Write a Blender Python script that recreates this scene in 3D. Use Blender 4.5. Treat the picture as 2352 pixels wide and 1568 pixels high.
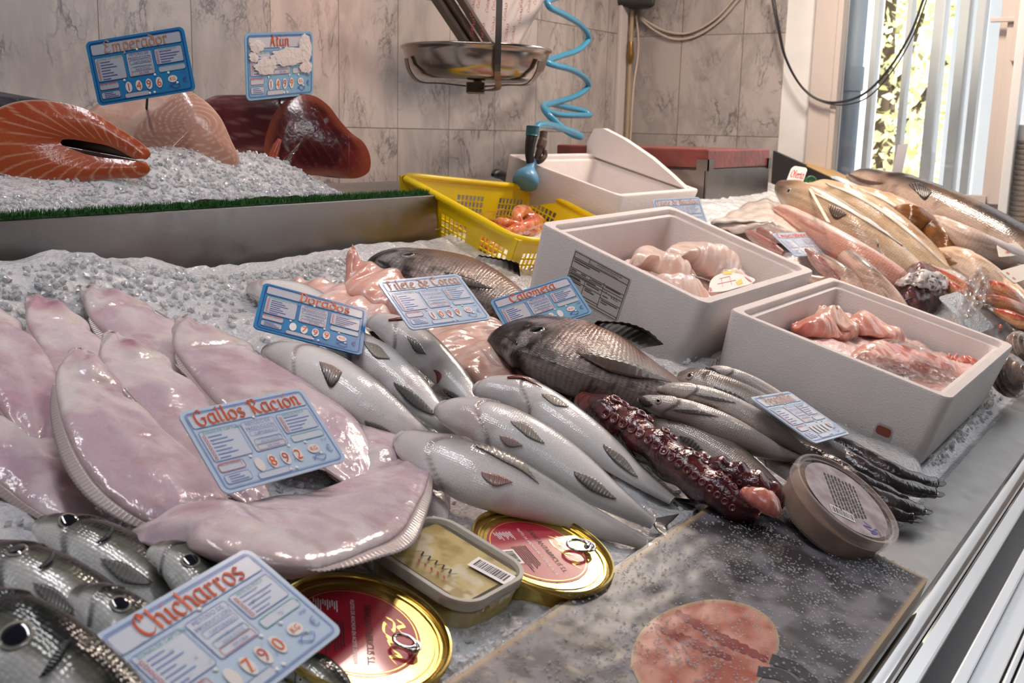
import bpy, bmesh, math, random
import numpy as np
from mathutils import Vector, Matrix
from mathutils.bvhtree import BVHTree

for o in list(bpy.data.objects): bpy.data.objects.remove(o, do_unlink=True)
scene = bpy.context.scene
COL = scene.collection
random.seed(7)

# ---------------------------------------------------------------- camera
FPX = 2500.0; PCX, PCY = 1176.0, 784.0           # photograph taken as 2352 x 1568
_p, _r, _y = map(math.radians, (11.1, 1.42, 33.2))
CF = np.array([math.cos(_y)*math.cos(_p), math.sin(_y)*math.cos(_p), -math.sin(_p)])
_rt = np.array([math.sin(_y), -math.cos(_y), 0.0]); _up = np.cross(_rt, CF)
CR = math.cos(_r)*_rt + math.sin(_r)*_up
CU = -math.sin(_r)*_rt + math.cos(_r)*_up
EYE = np.array([0.0, 0.0, 1.20])
cam_d = bpy.data.cameras.new('camera'); cam = bpy.data.objects.new('camera', cam_d); COL.objects.link(cam)
cam_d.sensor_width = 36.0; cam_d.lens = 36.0*FPX/2352.0; cam_d.clip_start = 0.02; cam_d.clip_end = 200
cam.matrix_world = Matrix(((CR[0], CU[0], -CF[0], EYE[0]), (CR[1], CU[1], -CF[1], EYE[1]), (CR[2], CU[2], -CF[2], EYE[2]), (0, 0, 0, 1)))
cam_d.dof.use_dof = True; cam_d.dof.focus_distance = 1.25; cam_d.dof.aperture_fstop = 14.0
scene.camera = cam

# ---------------------------------------------------------------- world, lamps, exposure
vs = scene.view_settings
vs.view_transform = 'Standard'; vs.look = 'None'; vs.exposure = -0.16; vs.gamma = 1.0; vs.use_curve_mapping = False
world = bpy.data.worlds.new('world'); scene.world = world; world.use_nodes = True
wn = world.node_tree.nodes; wl = world.node_tree.links
bg = wn['Background']; bg.inputs[0].default_value = (0.88, 0.92, 1.0, 1); bg.inputs[1].default_value = 2.6
def area(name, loc, target, size, energy, col, sy=None):
    d = bpy.data.lights.new(name, 'AREA'); d.energy = energy; d.color = col; d.size = size
    if sy: d.shape = 'RECTANGLE'; d.size_y = sy
    o = bpy.data.objects.new(name, d); COL.objects.link(o); o.location = loc
    o.rotation_euler = (Vector(target)-Vector(loc)).to_track_quat('-Z', 'Y').to_euler()
    return o
def spot(name, loc, target, energy, col, ang, blend=0.6, rad=0.04):
    d = bpy.data.lights.new(name, 'SPOT'); d.energy = energy; d.color = col; d.spot_size = math.radians(ang); d.spot_blend = blend; d.shadow_soft_size = rad
    o = bpy.data.objects.new(name, d); COL.objects.link(o); o.location = loc
    o.rotation_euler = (Vector(target)-Vector(loc)).to_track_quat('-Z', 'Y').to_euler()
    return o
area('ceiling_tube_light', (0.55, 0.80, 2.55), (0.75, 0.75, 0.9), 1.2, 14, (0.96, 0.95, 1.0), 0.12)
area('front_fill_light', (-0.2, -0.9, 2.6), (0.9, 0.6, 0.9), 1.2, 8, (0.95, 0.95, 1.0), 0.25)  # unseen frontal fill, added to brighten the counter from the camera side
area('counter_lamp_light', (1.75, 0.75, 2.25), (1.55, 0.75, 0.9), 0.20, 9, (1.0, 0.78, 0.68))
area('right_lamp_light', (2.60, 0.80, 2.0), (2.5, 0.75, 1.0), 0.22, 18, (1.0, 0.84, 0.70))
spot('wall_lamp_light', (1.70, 1.25, 2.15), (1.74, 1.652, 1.30), 24, (1.0, 0.47, 0.25), 34, 1.0)
spot('corner_lamp_light', (2.3, 1.1, 2.2), (2.75, 1.65, 1.25), 7, (1.0, 0.74, 0.62), 75, 0.9)
sun_d = bpy.data.lights.new('sun', 'SUN'); sun_d.energy = 14; sun_d.angle = 0.01; sun_d.color = (1.0, 0.96, 0.88)
sun = bpy.data.objects.new('sun', sun_d); COL.objects.link(sun)
sun.rotation_euler = Vector((-0.02, 0.80, -0.60)).to_track_quat('-Z', 'Y').to_euler()

# ---------------------------------------------------------------- pixel -> place
def ray(x, y): return (x-PCX)/FPX*CR - (y-PCY)/FPX*CU + CF
def onz(x, y, z): d = ray(x, y); return EYE + d*(z-EYE[2])/d[2]
def ony(x, y, Y): d = ray(x, y); return EYE + d*Y/d[1]
def onx(x, y, X): d = ray(x, y); return EYE + d*X/d[0]
def proj(p):
    v = np.asarray(p)-EYE; z = v@CF
    return np.array([PCX+FPX*(v@CR)/z, PCY-FPX*(v@CU)/z])
SL = math.radians(15.0)                            # the display slopes down to the customer
NN = np.array([0, -math.sin(SL), math.cos(SL)]); YY = np.array([0, math.cos(SL), math.sin(SL)]); XX = np.array([1.0, 0, 0])
ORI = EYE + np.array([0, 0, -0.52])
def cw(x, y, n=0.0): return ORI + XX*x + YY*y + NN*n
def cp(x, y, n=0.0):
    d = ray(x, y); t = (n - (EYE-ORI)@NN)/(d@NN); return EYE + d*t
def depth(p): return (np.asarray(p)-EYE)@CF
def mpp(p): return depth(p)/FPX

# ---------------------------------------------------------------- noise
def _h(i, j, k, s):
    n = (i*374761393 + j*668265263 + k*2147483647 + s*1274126177) & 0xffffffff
    n = ((n ^ (n >> 13))*1274126177) & 0xffffffff
    return ((n ^ (n >> 16)) & 0xffff)/65535.0
def vn(P, scale, seed=0):
    P = np.asarray(P, float)*scale; I = np.floor(P).astype(np.int64); F = P-I; F = F*F*(3-2*F)
    out = np.zeros(P.shape[:-1])
    for a in (0, 1):
        for b in (0, 1):
            for c in (0, 1):
                w = (F[..., 0] if a else 1-F[..., 0])*(F[..., 1] if b else 1-F[..., 1])*(F[..., 2] if c else 1-F[..., 2])
                out += w*_h(I[..., 0]+a, I[..., 1]+b, I[..., 2]+c, seed)
    return out
def fbm(P, scale, seed=0, oct=4, g=0.5):
    s = 0; a = 1; t = 0
    for o in range(oct): s = s + a*vn(P, scale*2**o, seed+o*17); t += a; a *= g
    return s/t
def sst(a, b, x): t = np.clip((x-a)/(b-a), 0, 1); return t*t*(3-2*t)
def mix(a, b, t):
    t = np.asarray(t)[..., None]; return np.asarray(a)*(1-t) + np.asarray(b)*t

# ---------------------------------------------------------------- materials
def mat(name, col=(0.8, 0.8, 0.8), rough=0.5, metal=0.0, attr=False, bump=None, var=None, sss=0.0, coat=0.0, trans=0.0, alpha=1.0, emit=None, spec=0.5, ior=1.45, rvar=None, sssr=0.008, fn=None):
    m = bpy.data.materials.new(name); m.use_nodes = True
    nt = m.node_tree; N = nt.nodes; L = nt.links; b = N['Principled BSDF']
    b.inputs['Base Color'].default_value = (*col, 1); b.inputs['Roughness'].default_value = rough; b.inputs['Metallic'].default_value = metal
    b.inputs['IOR'].default_value = ior; b.inputs['Specular IOR Level'].default_value = spec
    if sss: b.inputs['Subsurface Weight'].default_value = sss; b.inputs['Subsurface Radius'].default_value = (1.0, 0.55, 0.45); b.inputs['Subsurface Scale'].default_value = sssr
    if coat: b.inputs['Coat Weight'].default_value = coat; b.inputs['Coat Roughness'].default_value = 0.06
    if trans: b.inputs['Transmission Weight'].default_value = trans
    if alpha < 1: b.inputs['Alpha'].default_value = alpha
    if emit: b.inputs['Emission Color'].default_value = (*emit[0], 1); b.inputs['Emission Strength'].default_value = emit[1]
    tc = N.new('ShaderNodeTexCoord'); src = None
    if attr:
        a = N.new('ShaderNodeVertexColor'); a.layer_name = 'Col'; src = a.outputs['Color']; L.new(src, b.inputs['Base Color'])
    if var:                                            # (scale, colour2, amount, detail)
        n = N.new('ShaderNodeTexNoise'); n.inputs['Scale'].default_value = var[0]; n.inputs['Detail'].default_value = var[3] if len(var) > 3 else 4
        L.new(tc.outputs['Object'], n.inputs['Vector'])
        r = N.new('ShaderNodeMapRange'); r.inputs[1].default_value = 0.35; r.inputs[2].default_value = 0.7; r.inputs[3].default_value = 0; r.inputs[4].default_value = var[2]
        L.new(n.outputs['Fac'], r.inputs[0])
        mx = N.new('ShaderNodeMix'); mx.data_type = 'RGBA'; L.new(r.outputs[0], mx.inputs[0])
        if src: L.new(src, mx.inputs[6])
        else: mx.inputs[6].default_value = (*col, 1)
        mx.inputs[7].default_value = (*var[1], 1); L.new(mx.outputs[2], b.inputs['Base Color'])
    if bump:                                           # list of (kind, coord, scale, strength, distance)
        prev = None
        for kind, co, sc, st, di in bump:
            if kind == 'noise': t = N.new('ShaderNodeTexNoise'); t.inputs['Scale'].default_value = sc; t.inputs['Detail'].default_value = 5; out = t.outputs['Fac']
            elif kind == 'wave': t = N.new('ShaderNodeTexWave'); t.inputs['Scale'].default_value = sc; t.inputs['Distortion'].default_value = 2.0; out = t.outputs['Fac']
            else: t = N.new('ShaderNodeTexVoronoi'); t.inputs['Scale'].default_value = sc; out = t.outputs['Distance']
            L.new(tc.outputs[co], t.inputs['Vector'])
            bp = N.new('ShaderNodeBump'); bp.inputs['Strength'].default_value = st; bp.inputs['Distance'].default_value = di
            L.new(out, bp.inputs['Height'])
            if prev: L.new(prev.outputs[0], bp.inputs['Normal'])
            prev = bp
        L.new(prev.outputs[0], b.inputs['Normal'])
        if coat: L.new(prev.outputs[0], b.inputs['Coat Normal'])
    if rvar:
        n = N.new('ShaderNodeTexNoise'); n.inputs['Scale'].default_value = rvar[0]; L.new(tc.outputs['Object'], n.inputs['Vector'])
        r = N.new('ShaderNodeMapRange'); r.inputs[1].default_value = 0.3; r.inputs[2].default_value = 0.7; r.inputs[3].default_value = rvar[1]; r.inputs[4].default_value = rvar[2]
        L.new(n.outputs['Fac'], r.inputs[0]); L.new(r.outputs[0], b.inputs['Roughness'])
    if fn: fn(m, N, L, b, tc)
    return m
def film(name, rough=0.08, tint=(1, 1, 1), amount=0.12, bump=None, gain=1.0, milk=0.0):
    """clear plastic: a see-through sheet with a real gloss"""
    m = bpy.data.materials.new(name); m.use_nodes = True; nt = m.node_tree; N = nt.nodes; L = nt.links
    N.remove(N['Principled BSDF']); out = N['Material Output']
    tr = N.new('ShaderNodeBsdfTransparent'); tr.inputs[0].default_value = (*tint, 1)
    gl = N.new('ShaderNodeBsdfGlossy'); gl.inputs['Roughness'].default_value = rough
    if milk:
        df = N.new('ShaderNodeBsdfDiffuse'); df.inputs[0].default_value = (*[.9*c for c in tint], 1); mk_ = N.new('ShaderNodeMixShader'); mk_.inputs[0].default_value = milk; L.new(tr.outputs[0], mk_.inputs[1]); L.new(df.outputs[0], mk_.inputs[2]); tr = mk_
    fr = N.new('ShaderNodeFresnel'); fr.inputs[0].default_value = 1.45
    ad = N.new('ShaderNodeMath'); ad.operation = 'ADD'; ad.inputs[1].default_value = amount; ga = N.new('ShaderNodeMath'); ga.operation = 'MULTIPLY'; ga.inputs[1].default_value = gain; L.new(fr.outputs[0], ga.inputs[0]); L.new(ga.outputs[0], ad.inputs[0])
    mx = N.new('ShaderNodeMixShader'); L.new(ad.outputs[0], mx.inputs[0]); L.new(tr.outputs[0], mx.inputs[1]); L.new(gl.outputs[0], mx.inputs[2]); L.new(mx.outputs[0], out.inputs[0])
    if bump:
        tc = N.new('ShaderNodeTexCoord'); t = N.new('ShaderNodeTexNoise'); t.inputs['Scale'].default_value = bump[0]; L.new(tc.outputs['Object'], t.inputs['Vector'])
        bp = N.new('ShaderNodeBump'); bp.inputs['Strength'].default_value = bump[1]; bp.inputs['Distance'].default_value = 0.002; L.new(t.outputs['Fac'], bp.inputs['Height']); L.new(bp.outputs[0], gl.inputs['Normal']); L.new(bp.outputs[0], fr.inputs['Normal'])
    return m

# ---------------------------------------------------------------- objects
ORG = {}
def props(o, label=None, cat=None, group=None, kind=None):
    if label: o['label'] = label
    if cat: o['category'] = cat
    if group: o['group'] = group
    if kind: o['kind'] = kind
    return o
def thing(name, label, cat, loc, group=None):
    o = bpy.data.objects.new(name, None); COL.objects.link(o); o.empty_display_size = 0.02
    o.location = tuple(loc); ORG[o.name] = np.array(loc, float); return props(o, label, cat, group)
def mk(name, V, F, m, parent=None, smooth=True, col=None, uv=None, mi=None, solid=0.0, auto=None):
    V = np.asarray(V, float).reshape(-1, 3)
    if parent is not None: org = ORG[parent.name]
    else:
        org = (V.min(0)+V.max(0))/2; org[2] = V[:, 2].min()
    me = bpy.data.meshes.new(name); me.from_pydata((V-org).tolist(), [], [list(map(int, f)) for f in F])
    ms = m if isinstance(m, (list, tuple)) else [m]
    for q in ms: me.materials.append(q)
    if mi is not None: me.polygons.foreach_set('material_index', np.asarray(mi, dtype=np.int32))
    me.polygons.foreach_set('use_smooth', [smooth]*len(me.polygons))
    if col is not None:
        c = np.asarray(col, float)
        if c.ndim == 1: c = np.tile(c, (len(V), 1))
        a = me.color_attributes.new('Col', 'FLOAT_COLOR', 'POINT'); c4 = np.ones((len(V), 4)); c4[:, :3] = np.clip(c, 0, 1); a.data.foreach_set('color', c4.ravel())
    if uv is not None:
        u = me.uv_layers.new(name='UVMap'); li = np.empty(len(me.loops), dtype=np.int32); me.loops.foreach_get('vertex_index', li)
        u.data.foreach_set('uv', np.asarray(uv, float)[li].ravel())
    me.update()
    o = bpy.data.objects.new(name, me); COL.objects.link(o)
    if parent is not None: o.parent = parent
    else: o.location = tuple(org)
    ORG[o.name] = org
    if solid:
        s = o.modifiers.new('solid', 'SOLIDIFY'); s.thickness = solid; s.offset = 0
    if auto: set_sharp(me, auto)
    return o
def set_sharp(me, deg):
    bm = bmesh.new(); bm.from_mesh(me); lim = math.radians(deg)
    for e in bm.edges:
        if len(e.link_faces) == 2 and e.calc_face_angle(0) > lim: e.smooth = False
    bm.to_mesh(me); bm.free()
class MB:
    """collects shapes into one mesh"""
    def __init__(s): s.V = []; s.F = []; s.M = []; s.C = []; s.n = 0
    def add(s, V, F, mi=0, col=(1, 1, 1)):
        V = np.asarray(V, float).reshape(-1, 3); s.V.append(V); s.F += [[int(i)+s.n for i in f] for f in F]; s.M += [mi]*len(F)
        c = np.asarray(col, float); s.C.append(np.tile(c, (len(V), 1)) if c.ndim == 1 else c); s.n += len(V); return s
    def box(s, o, ux, uy, uz, mi=0, bev=0.0, col=(1, 1, 1)):
        V, F = boxg(o, ux, uy, uz, bev); return s.add(V, F, mi, col)
    def tube(s, pts, r, k=12, mi=0, cap=True, col=(1, 1, 1)):
        V, F = tubeg(pts, r, k, cap); return s.add(V, F, mi, col)
    def mk(s, name, m, parent=None, smooth=True, auto=None, solid=0.0):
        return mk(name, np.vstack(s.V), s.F, m, parent, smooth, np.vstack(s.C), None, s.M, solid, auto)
def boxg(o, ux, uy, uz, bev=0.0, seg=2):
    """box from a corner and three edge vectors"""
    o, ux, uy, uz = [np.asarray(a, float) for a in (o, ux, uy, uz)]
    V = [o+i*ux+j*uy+k*uz for k in (0, 1) for j in (0, 1) for i in (0, 1)]
    F = [(0, 2, 3, 1), (4, 5, 7, 6), (0, 1, 5, 4), (2, 6, 7, 3), (0, 4, 6, 2), (1, 3, 7, 5)]
    if np.dot(np.cross(ux, uy), uz) < 0: F = [f[::-1] for f in F]
    if not bev: return np.array(V), F
    bm = bmesh.new(); vs_ = [bm.verts.new(v) for v in V]; [bm.faces.new([vs_[i] for i in f]) for f in F]
    bmesh.ops.bevel(bm, geom=bm.edges[:], offset=bev, segments=seg, profile=0.5, affect='EDGES')
    bm.verts.index_update(); V = np.array([v.co[:] for v in bm.verts]); F = [[v.index for v in f.verts] for f in bm.faces]; bm.free()
    return V, F
def frames(P, hint):
    P = np.asarray(P, float); T = np.gradient(P, axis=0); T /= np.linalg.norm(T, axis=1)[:, None]+1e-12
    h = np.asarray(hint, float); h = np.tile(h, (len(P), 1)) if h.ndim == 1 else h
    D = h-(h*T).sum(1)[:, None]*T; D /= np.linalg.norm(D, axis=1)[:, None]+1e-12
    return T, D, np.cross(T, D)
def catmull(K, M):
    K = np.asarray(K, float); n = len(K)
    if n == 2: return K[0]+(K[1]-K[0])*np.linspace(0, 1, M)[:, None]
    d = np.linalg.norm(np.diff(K[:, :3], axis=0), axis=1); s = np.concatenate([[0], np.cumsum(d)])
    m = np.zeros_like(K)
    for i in range(n):
        a = max(i-1, 0); b = min(i+1, n-1); m[i] = (K[b]-K[a])/(s[b]-s[a])
    t = np.linspace(0, s[-1], M); j = np.clip(np.searchsorted(s, t, side='right')-1, 0, n-2); h = (s[j+1]-s[j]); u = ((t-s[j])/h)[:, None]; h = h[:, None]
    return (2*u**3-3*u**2+1)*K[j] + (u**3-2*u**2+u)*h*m[j] + (-2*u**3+3*u**2)*K[j+1] + (u**3-u**2)*h*m[j+1]
def gridf(a, b, close_b=False, off=0):
    F = []
    for i in range(a-1):
        for j in range(b if close_b else b-1):
            j2 = (j+1) % b; F.append((off+i*b+j, off+(i+1)*b+j, off+(i+1)*b+j2, off+i*b+j2))
    return F
def tubeg(pts, r, k=12, cap=True, hint=None):
    P = np.asarray(pts, float); M = len(P); r = np.broadcast_to(np.asarray(r, float), (M,))
    t0 = P[-1]-P[0]
    if hint is None: hint = np.array([0, 0, 1.0]) if abs(t0[2]) < 0.8*np.linalg.norm(t0)+1e-9 else np.array([1.0, 0.3, 0])
    T = np.gradient(P, axis=0); T /= np.linalg.norm(T, axis=1)[:, None]+1e-12
    D = np.zeros_like(P); d = np.asarray(hint, float)
    for i in range(M):
        d = d-(d@T[i])*T[i]; d /= np.linalg.norm(d)+1e-12; D[i] = d
    S = np.cross(T, D); th = np.linspace(0, 2*math.pi, k, endpoint=False)
    V = (P[:, None]+r[:, None, None]*(np.cos(th)[None, :, None]*D[:, None]+np.sin(th)[None, :, None]*S[:, None])).reshape(-1, 3)
    F = [f[::-1] for f in gridf(M, k, True)]
    if cap: F.append(list(range(k))); F.append(list(range((M-1)*k, M*k))[::-1])
    return V, F
def lathe(c, ax, prof, k=48, e1=None):
    """prof: list of (radius, height) along axis ax"""
    ax = np.asarray(ax, float)/np.linalg.norm(ax); e1 = np.asarray(e1 if e1 is not None else (1, 0, 0), float); e1 = e1-(e1@ax)*ax; e1 /= np.linalg.norm(e1); e2 = np.cross(ax, e1)
    th = np.linspace(0, 2*math.pi, k, endpoint=False); V = []
    for r, h in prof: V.append(np.asarray(c)+h*ax+r*(np.cos(th)[:, None]*e1+np.sin(th)[:, None]*e2))
    return np.vstack(V), [f[::-1] for f in gridf(len(prof), k, True)]
def rring(w, d, r, n=6):
    """rounded rectangle ring, centred"""
    out = []
    for cx, cy, a0 in ((w/2-r, d/2-r, 0), (-w/2+r, d/2-r, 90), (-w/2+r, -d/2+r, 180), (w/2-r, -d/2+r, 270)):
        for i in range(n+1):
            a = math.radians(a0+90*i/n); out.append((cx+r*math.cos(a), cy+r*math.sin(a)))
    return np.array(out)
def loft(c, ux, uy, uz, levels, n=6, cap0=True, cap1=True):
    """stack of rounded rectangles: levels = (height, w, d, r)"""
    V = []; k = 4*(n+1)
    for h, w, d, r in levels:
        R = rring(w, d, r, n); V.append(np.asarray(c)+R[:, :1]*ux+R[:, 1:]*uy+h*np.asarray(uz))
    F = [f[::-1] for f in gridf(len(levels), k, True)]
    if cap0: F.append(list(range(k))[::-1])
    if cap1: F.append(list(range((len(levels)-1)*k, len(levels)*k)))
    return np.vstack(V), F
def bvh_of(o):
    org = ORG[o.name]; me = o.data
    return BVHTree.FromPolygons([tuple(np.array(v.co)+org) for v in me.vertices], [tuple(p.vertices) for p in me.polygons])
def hit(bv, x, y, off=0.0, n=None):
    """point on a built surface seen at pixel x, y (off: stand-off towards the surface normal)"""
    d = Vector(ray(x, y)).normalized(); loc, nor, i, di = bv.ray_cast(Vector(EYE), d)
    if loc is None:
        p = cp(x, y, n if n is not None else 0.05); q = bv.find_nearest(Vector(p))
        if q[0] is None: return p, NN
        nor = np.array(q[1]); nor = -nor if nor@np.array(d) > 0 else nor; return np.array(q[0])+nor*off, nor
    nor = np.array(nor);
    if nor@np.array(d) > 0: nor = -nor
    return np.array(loc)+nor*off, nor
class Fr:
    """a flat frame on something: origin, right, up"""
    def __init__(s, o, ux, uy):
        s.o = np.asarray(o, float); s.ux = np.asarray(ux, float); s.uy = np.asarray(uy, float); s.n = np.cross(s.ux, s.uy); s.n /= np.linalg.norm(s.n)
    def __call__(s, u, v, w=0.0):
        u = np.asarray(u, float); v = np.asarray(v, float); return s.o+u[..., None]*s.ux+v[..., None]*s.uy+np.asarray(w)[..., None]*s.n
_tc = {}
def textg(txt, size=1.0, align='LEFT', shear=0.0):
    key = (txt, align, shear)
    if key not in _tc:
        c = bpy.data.curves.new('t', 'FONT'); c.body = txt; c.align_x = align; c.shear = shear; c.resolution_u = 2
        o = bpy.data.objects.new('t', c); COL.objects.link(o); dg = bpy.context.evaluated_depsgraph_get(); me = bpy.data.meshes.new_from_object(o.evaluated_get(dg))
        V = np.array([v.co[:] for v in me.vertices]).reshape(-1, 3); F = [tuple(p.vertices) for p in me.polygons]
        bpy.data.objects.remove(o); bpy.data.curves.remove(c); bpy.data.meshes.remove(me); _tc[key] = (V, F)
    V, F = _tc[key]; return V[:, :2]*size, F
def put(mb, fr, V2, F, u, v, w, mi=0, col=(0, 0, 0), rot=0.0, sx=1.0):
    c, s = math.cos(rot), math.sin(rot); x = V2[:, 0]*sx
    mb.add(fr(u+c*x-s*V2[:, 1], v+s*x+c*V2[:, 1], np.full(len(V2), w)), F, mi, col)
def rectg(u0, v0, u1, v1): return np.array([(u0, v0), (u1, v0), (u1, v1), (u0, v1)]), [(0, 1, 2, 3)]
def rrect(u0, v0, u1, v1, r, n=4):
    R = rring(u1-u0, v1-v0, r, n)+np.array([(u0+u1)/2, (v0+v1)/2]); return R, [tuple(range(len(R)))]
def rline(u0, v0, u1, v1, r, t, n=4):
    A = rring(u1-u0, v1-v0, r, n); B = rring(u1-u0-2*t, v1-v0-2*t, max(r-t, 1e-5), n); c = np.array([(u0+u1)/2, (v0+v1)/2]); k = len(A)
    return np.vstack([A, B])+c, [(i, (i+1) % k, k+(i+1) % k, k+i) for i in range(k)]
# broad-pen lettering: every glyph is a few pen strokes on a 0..1 grid (x-height 0.62)
GL = {
 'a': (0.55, [[(.45, .62), (.15, .62), (.05, .4), (.08, .1), (.25, 0), (.42, .15)], [(.45, .64), (.43, .12), (.54, .02)]]),
 'b': (0.52, [[(.1, 1), (.1, .1), (.25, 0), (.43, .12), (.45, .45), (.3, .62), (.12, .5)]]),
 'c': (0.45, [[(.42, .5), (.32, .62), (.12, .55), (.06, .3), (.12, .08), (.28, 0), (.42, .1)]]),
 'd': (0.52, [[(.08, .9), (.3, .8), (.45, .5), (.42, .12), (.25, 0), (.08, .14), (.08, .45), (.25, .6), (.42, .5)]]),
 'e': (0.45, [[(.08, .32), (.4, .42), (.36, .58), (.2, .62), (.06, .45), (.08, .12), (.24, 0), (.42, .1)]]),
 'f': (0.36, [[(.34, .88), (.22, .98), (.13, .85), (.12, -.05)], [(.02, .6), (.30, .62)]]),
 'h': (0.55, [[(.08, 1), (.1, 0)], [(.1, .45), (.28, .62), (.43, .5), (.42, .1), (.52, .0)]]),
 'i': (0.28, [[(.04, .56), (.14, .62), (.13, .08), (.24, .02)], [(.07, .80), (.19, .90)]]),
 'l': (0.28, [[(.06, .94), (.14, 1), (.13, .08), (.25, .02)]]),
 'm': (0.8, [[(.03, .55), (.12, .62), (.11, 0)], [(.11, .48), (.28, .62), (.38, .52), (.37, 0)], [(.37, .48), (.54, .62), (.65, .52), (.64, .1), (.75, .02)]]),
 'n': (0.55, [[(.03, .55), (.12, .62), (.11, 0)], [(.11, .46), (.28, .62), (.41, .52), (.4, .1), (.52, .02)]]),
 'o': (0.5, [[(.25, .62), (.07, .5), (.06, .14), (.24, 0), (.42, .14), (.42, .5), (.25, .62)]]),
 'p': (0.52, [[(.04, .56), (.12, .62), (.1, -.3)], [(.11, .5), (.28, .62), (.44, .48), (.42, .12), (.26, 0), (.12, .1)]]),
 'r': (0.42, [[(.03, .55), (.13, .62), (.12, 0), (.22, .02)], [(.13, .46), (.28, .62), (.38, .52)]]),
 's': (0.42, [[(.36, .54), (.22, .62), (.08, .5), (.18, .34), (.34, .24), (.34, .08), (.18, 0), (.05, .08)]]),
 't': (0.34, [[(.14, .85), (.13, .1), (.26, .02)], [(.02, .6), (.28, .62)]]),
 'u': (0.55, [[(.03, .56), (.1, .6), (.1, .12), (.24, 0), (.4, .14)], [(.42, .62), (.42, .1), (.53, .02)]]),
 'A': (0.68, [[(.04, 0), (.12, .1), (.34, 1)], [(.3, .98), (.52, .1), (.62, .02)], [(.16, .38), (.46, .4)]]),
 'B': (0.62, [[(.02, .9), (.16, 1), (.15, 0)], [(.15, .95), (.4, .98), (.46, .75), (.2, .55)], [(.2, .55), (.5, .48), (.52, .1), (.3, 0), (.08, .06)]]),
 'C': (0.66, [[(.56, .8), (.4, 1), (.14, .86), (.05, .45), (.16, .08), (.38, 0), (.58, .16)], [(.4, .98), (.36, .7)]]),
 'D': (0.66, [[(.02, .9), (.3, 1), (.54, .8), (.56, .3), (.36, 0), (.08, .06)], [(.2, .92), (.18, .08)]]),
 'E': (0.6, [[(.5, .86), (.32, 1), (.12, .86), (.26, .55), (.1, .35), (.12, .06), (.34, 0), (.54, .14)], [(.22, .54), (.42, .56)]]),
 'F': (0.58, [[(.02, .86), (.2, .98), (.54, .92)], [(.22, .96), (.2, .05), (.06, 0)], [(.2, .54), (.42, .56)]]),
 'G': (0.68, [[(.52, .84), (.36, 1), (.12, .84), (.05, .4), (.18, .05), (.4, 0), (.52, .2), (.52, .46), (.36, .46)], [(.52, .46), (.62, .44)]]),
 'L': (0.56, [[(.06, .88), (.2, 1), (.18, .1), (.06, .04)], [(.12, .06), (.34, 0), (.52, .12)]]),
 'O': (0.68, [[(.34, 1), (.1, .8), (.06, .25), (.3, 0), (.56, .2), (.58, .75), (.34, 1)]]),
 'P': (0.6, [[(.02, .88), (.16, 1), (.15, 0), (.04, -.04)], [(.15, .92), (.38, 1), (.52, .8), (.44, .5), (.2, .46)]]),
 'R': (0.68, [[(.02, .8), (.14, .98), (.18, .5), (.16, 0)], [(.16, .94), (.42, 1), (.5, .72), (.22, .5)], [(.26, .5), (.48, .1), (.62, .02)]]),
 ' ': (0.3, [])}
GL['á'] = GL['a']; ACC = {'ó': 'o', 'ú': 'u', 'í': 'i', 'é': 'e'}
def pen(txt, size, nib=0.13, ang=38):
    """strokes of a broad pen held at an angle -> flat polygons"""
    V = []; F = []; x = 0.0; a = math.radians(ang); d = np.array([math.cos(a), math.sin(a)])*nib/2; e = np.array([-d[1], d[0]])*0.22
    for ch in txt:
        w, st = GL[ACC.get(ch, ch)]; st = list(st)
        if ch in ACC: st.append([(.2, .78), (.34, .95)])
        for s in st:
            P = catmull(np.array(s, float), max(2, 5*len(s))) if len(s) > 2 else np.array(s, float)
            for i in range(len(P)-1):
                p = P[i]+(x, 0); q = P[i+1]+(x, 0); pts = np.array([p+d+e, p+d-e, p-d-e, p-d+e, q+d+e, q+d-e, q-d-e, q-d+e])
                c = pts.mean(0); h = hull(pts); b = len(V); V += list(pts[h]); F.append(tuple(range(b, b+len(h))))
        x += w+0.05
    V = np.array(V) if V else np.zeros((0, 2)); V[:, 0] -= 0.0
    return V*size, F, x*size
def hull(p):
    idx = sorted(range(len(p)), key=lambda i: (p[i][0], p[i][1]))
    def half(ii):
        h = []
        for i in ii:
            while len(h) > 1 and (p[h[-1]][0]-p[h[-2]][0])*(p[i][1]-p[h[-2]][1])-(p[h[-1]][1]-p[h[-2]][1])*(p[i][0]-p[h[-2]][0]) <= 0: h.pop()
            h.append(i)
        return h
    a = half(idx); b = half(idx[::-1]); return a[:-1]+b[:-1]
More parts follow.
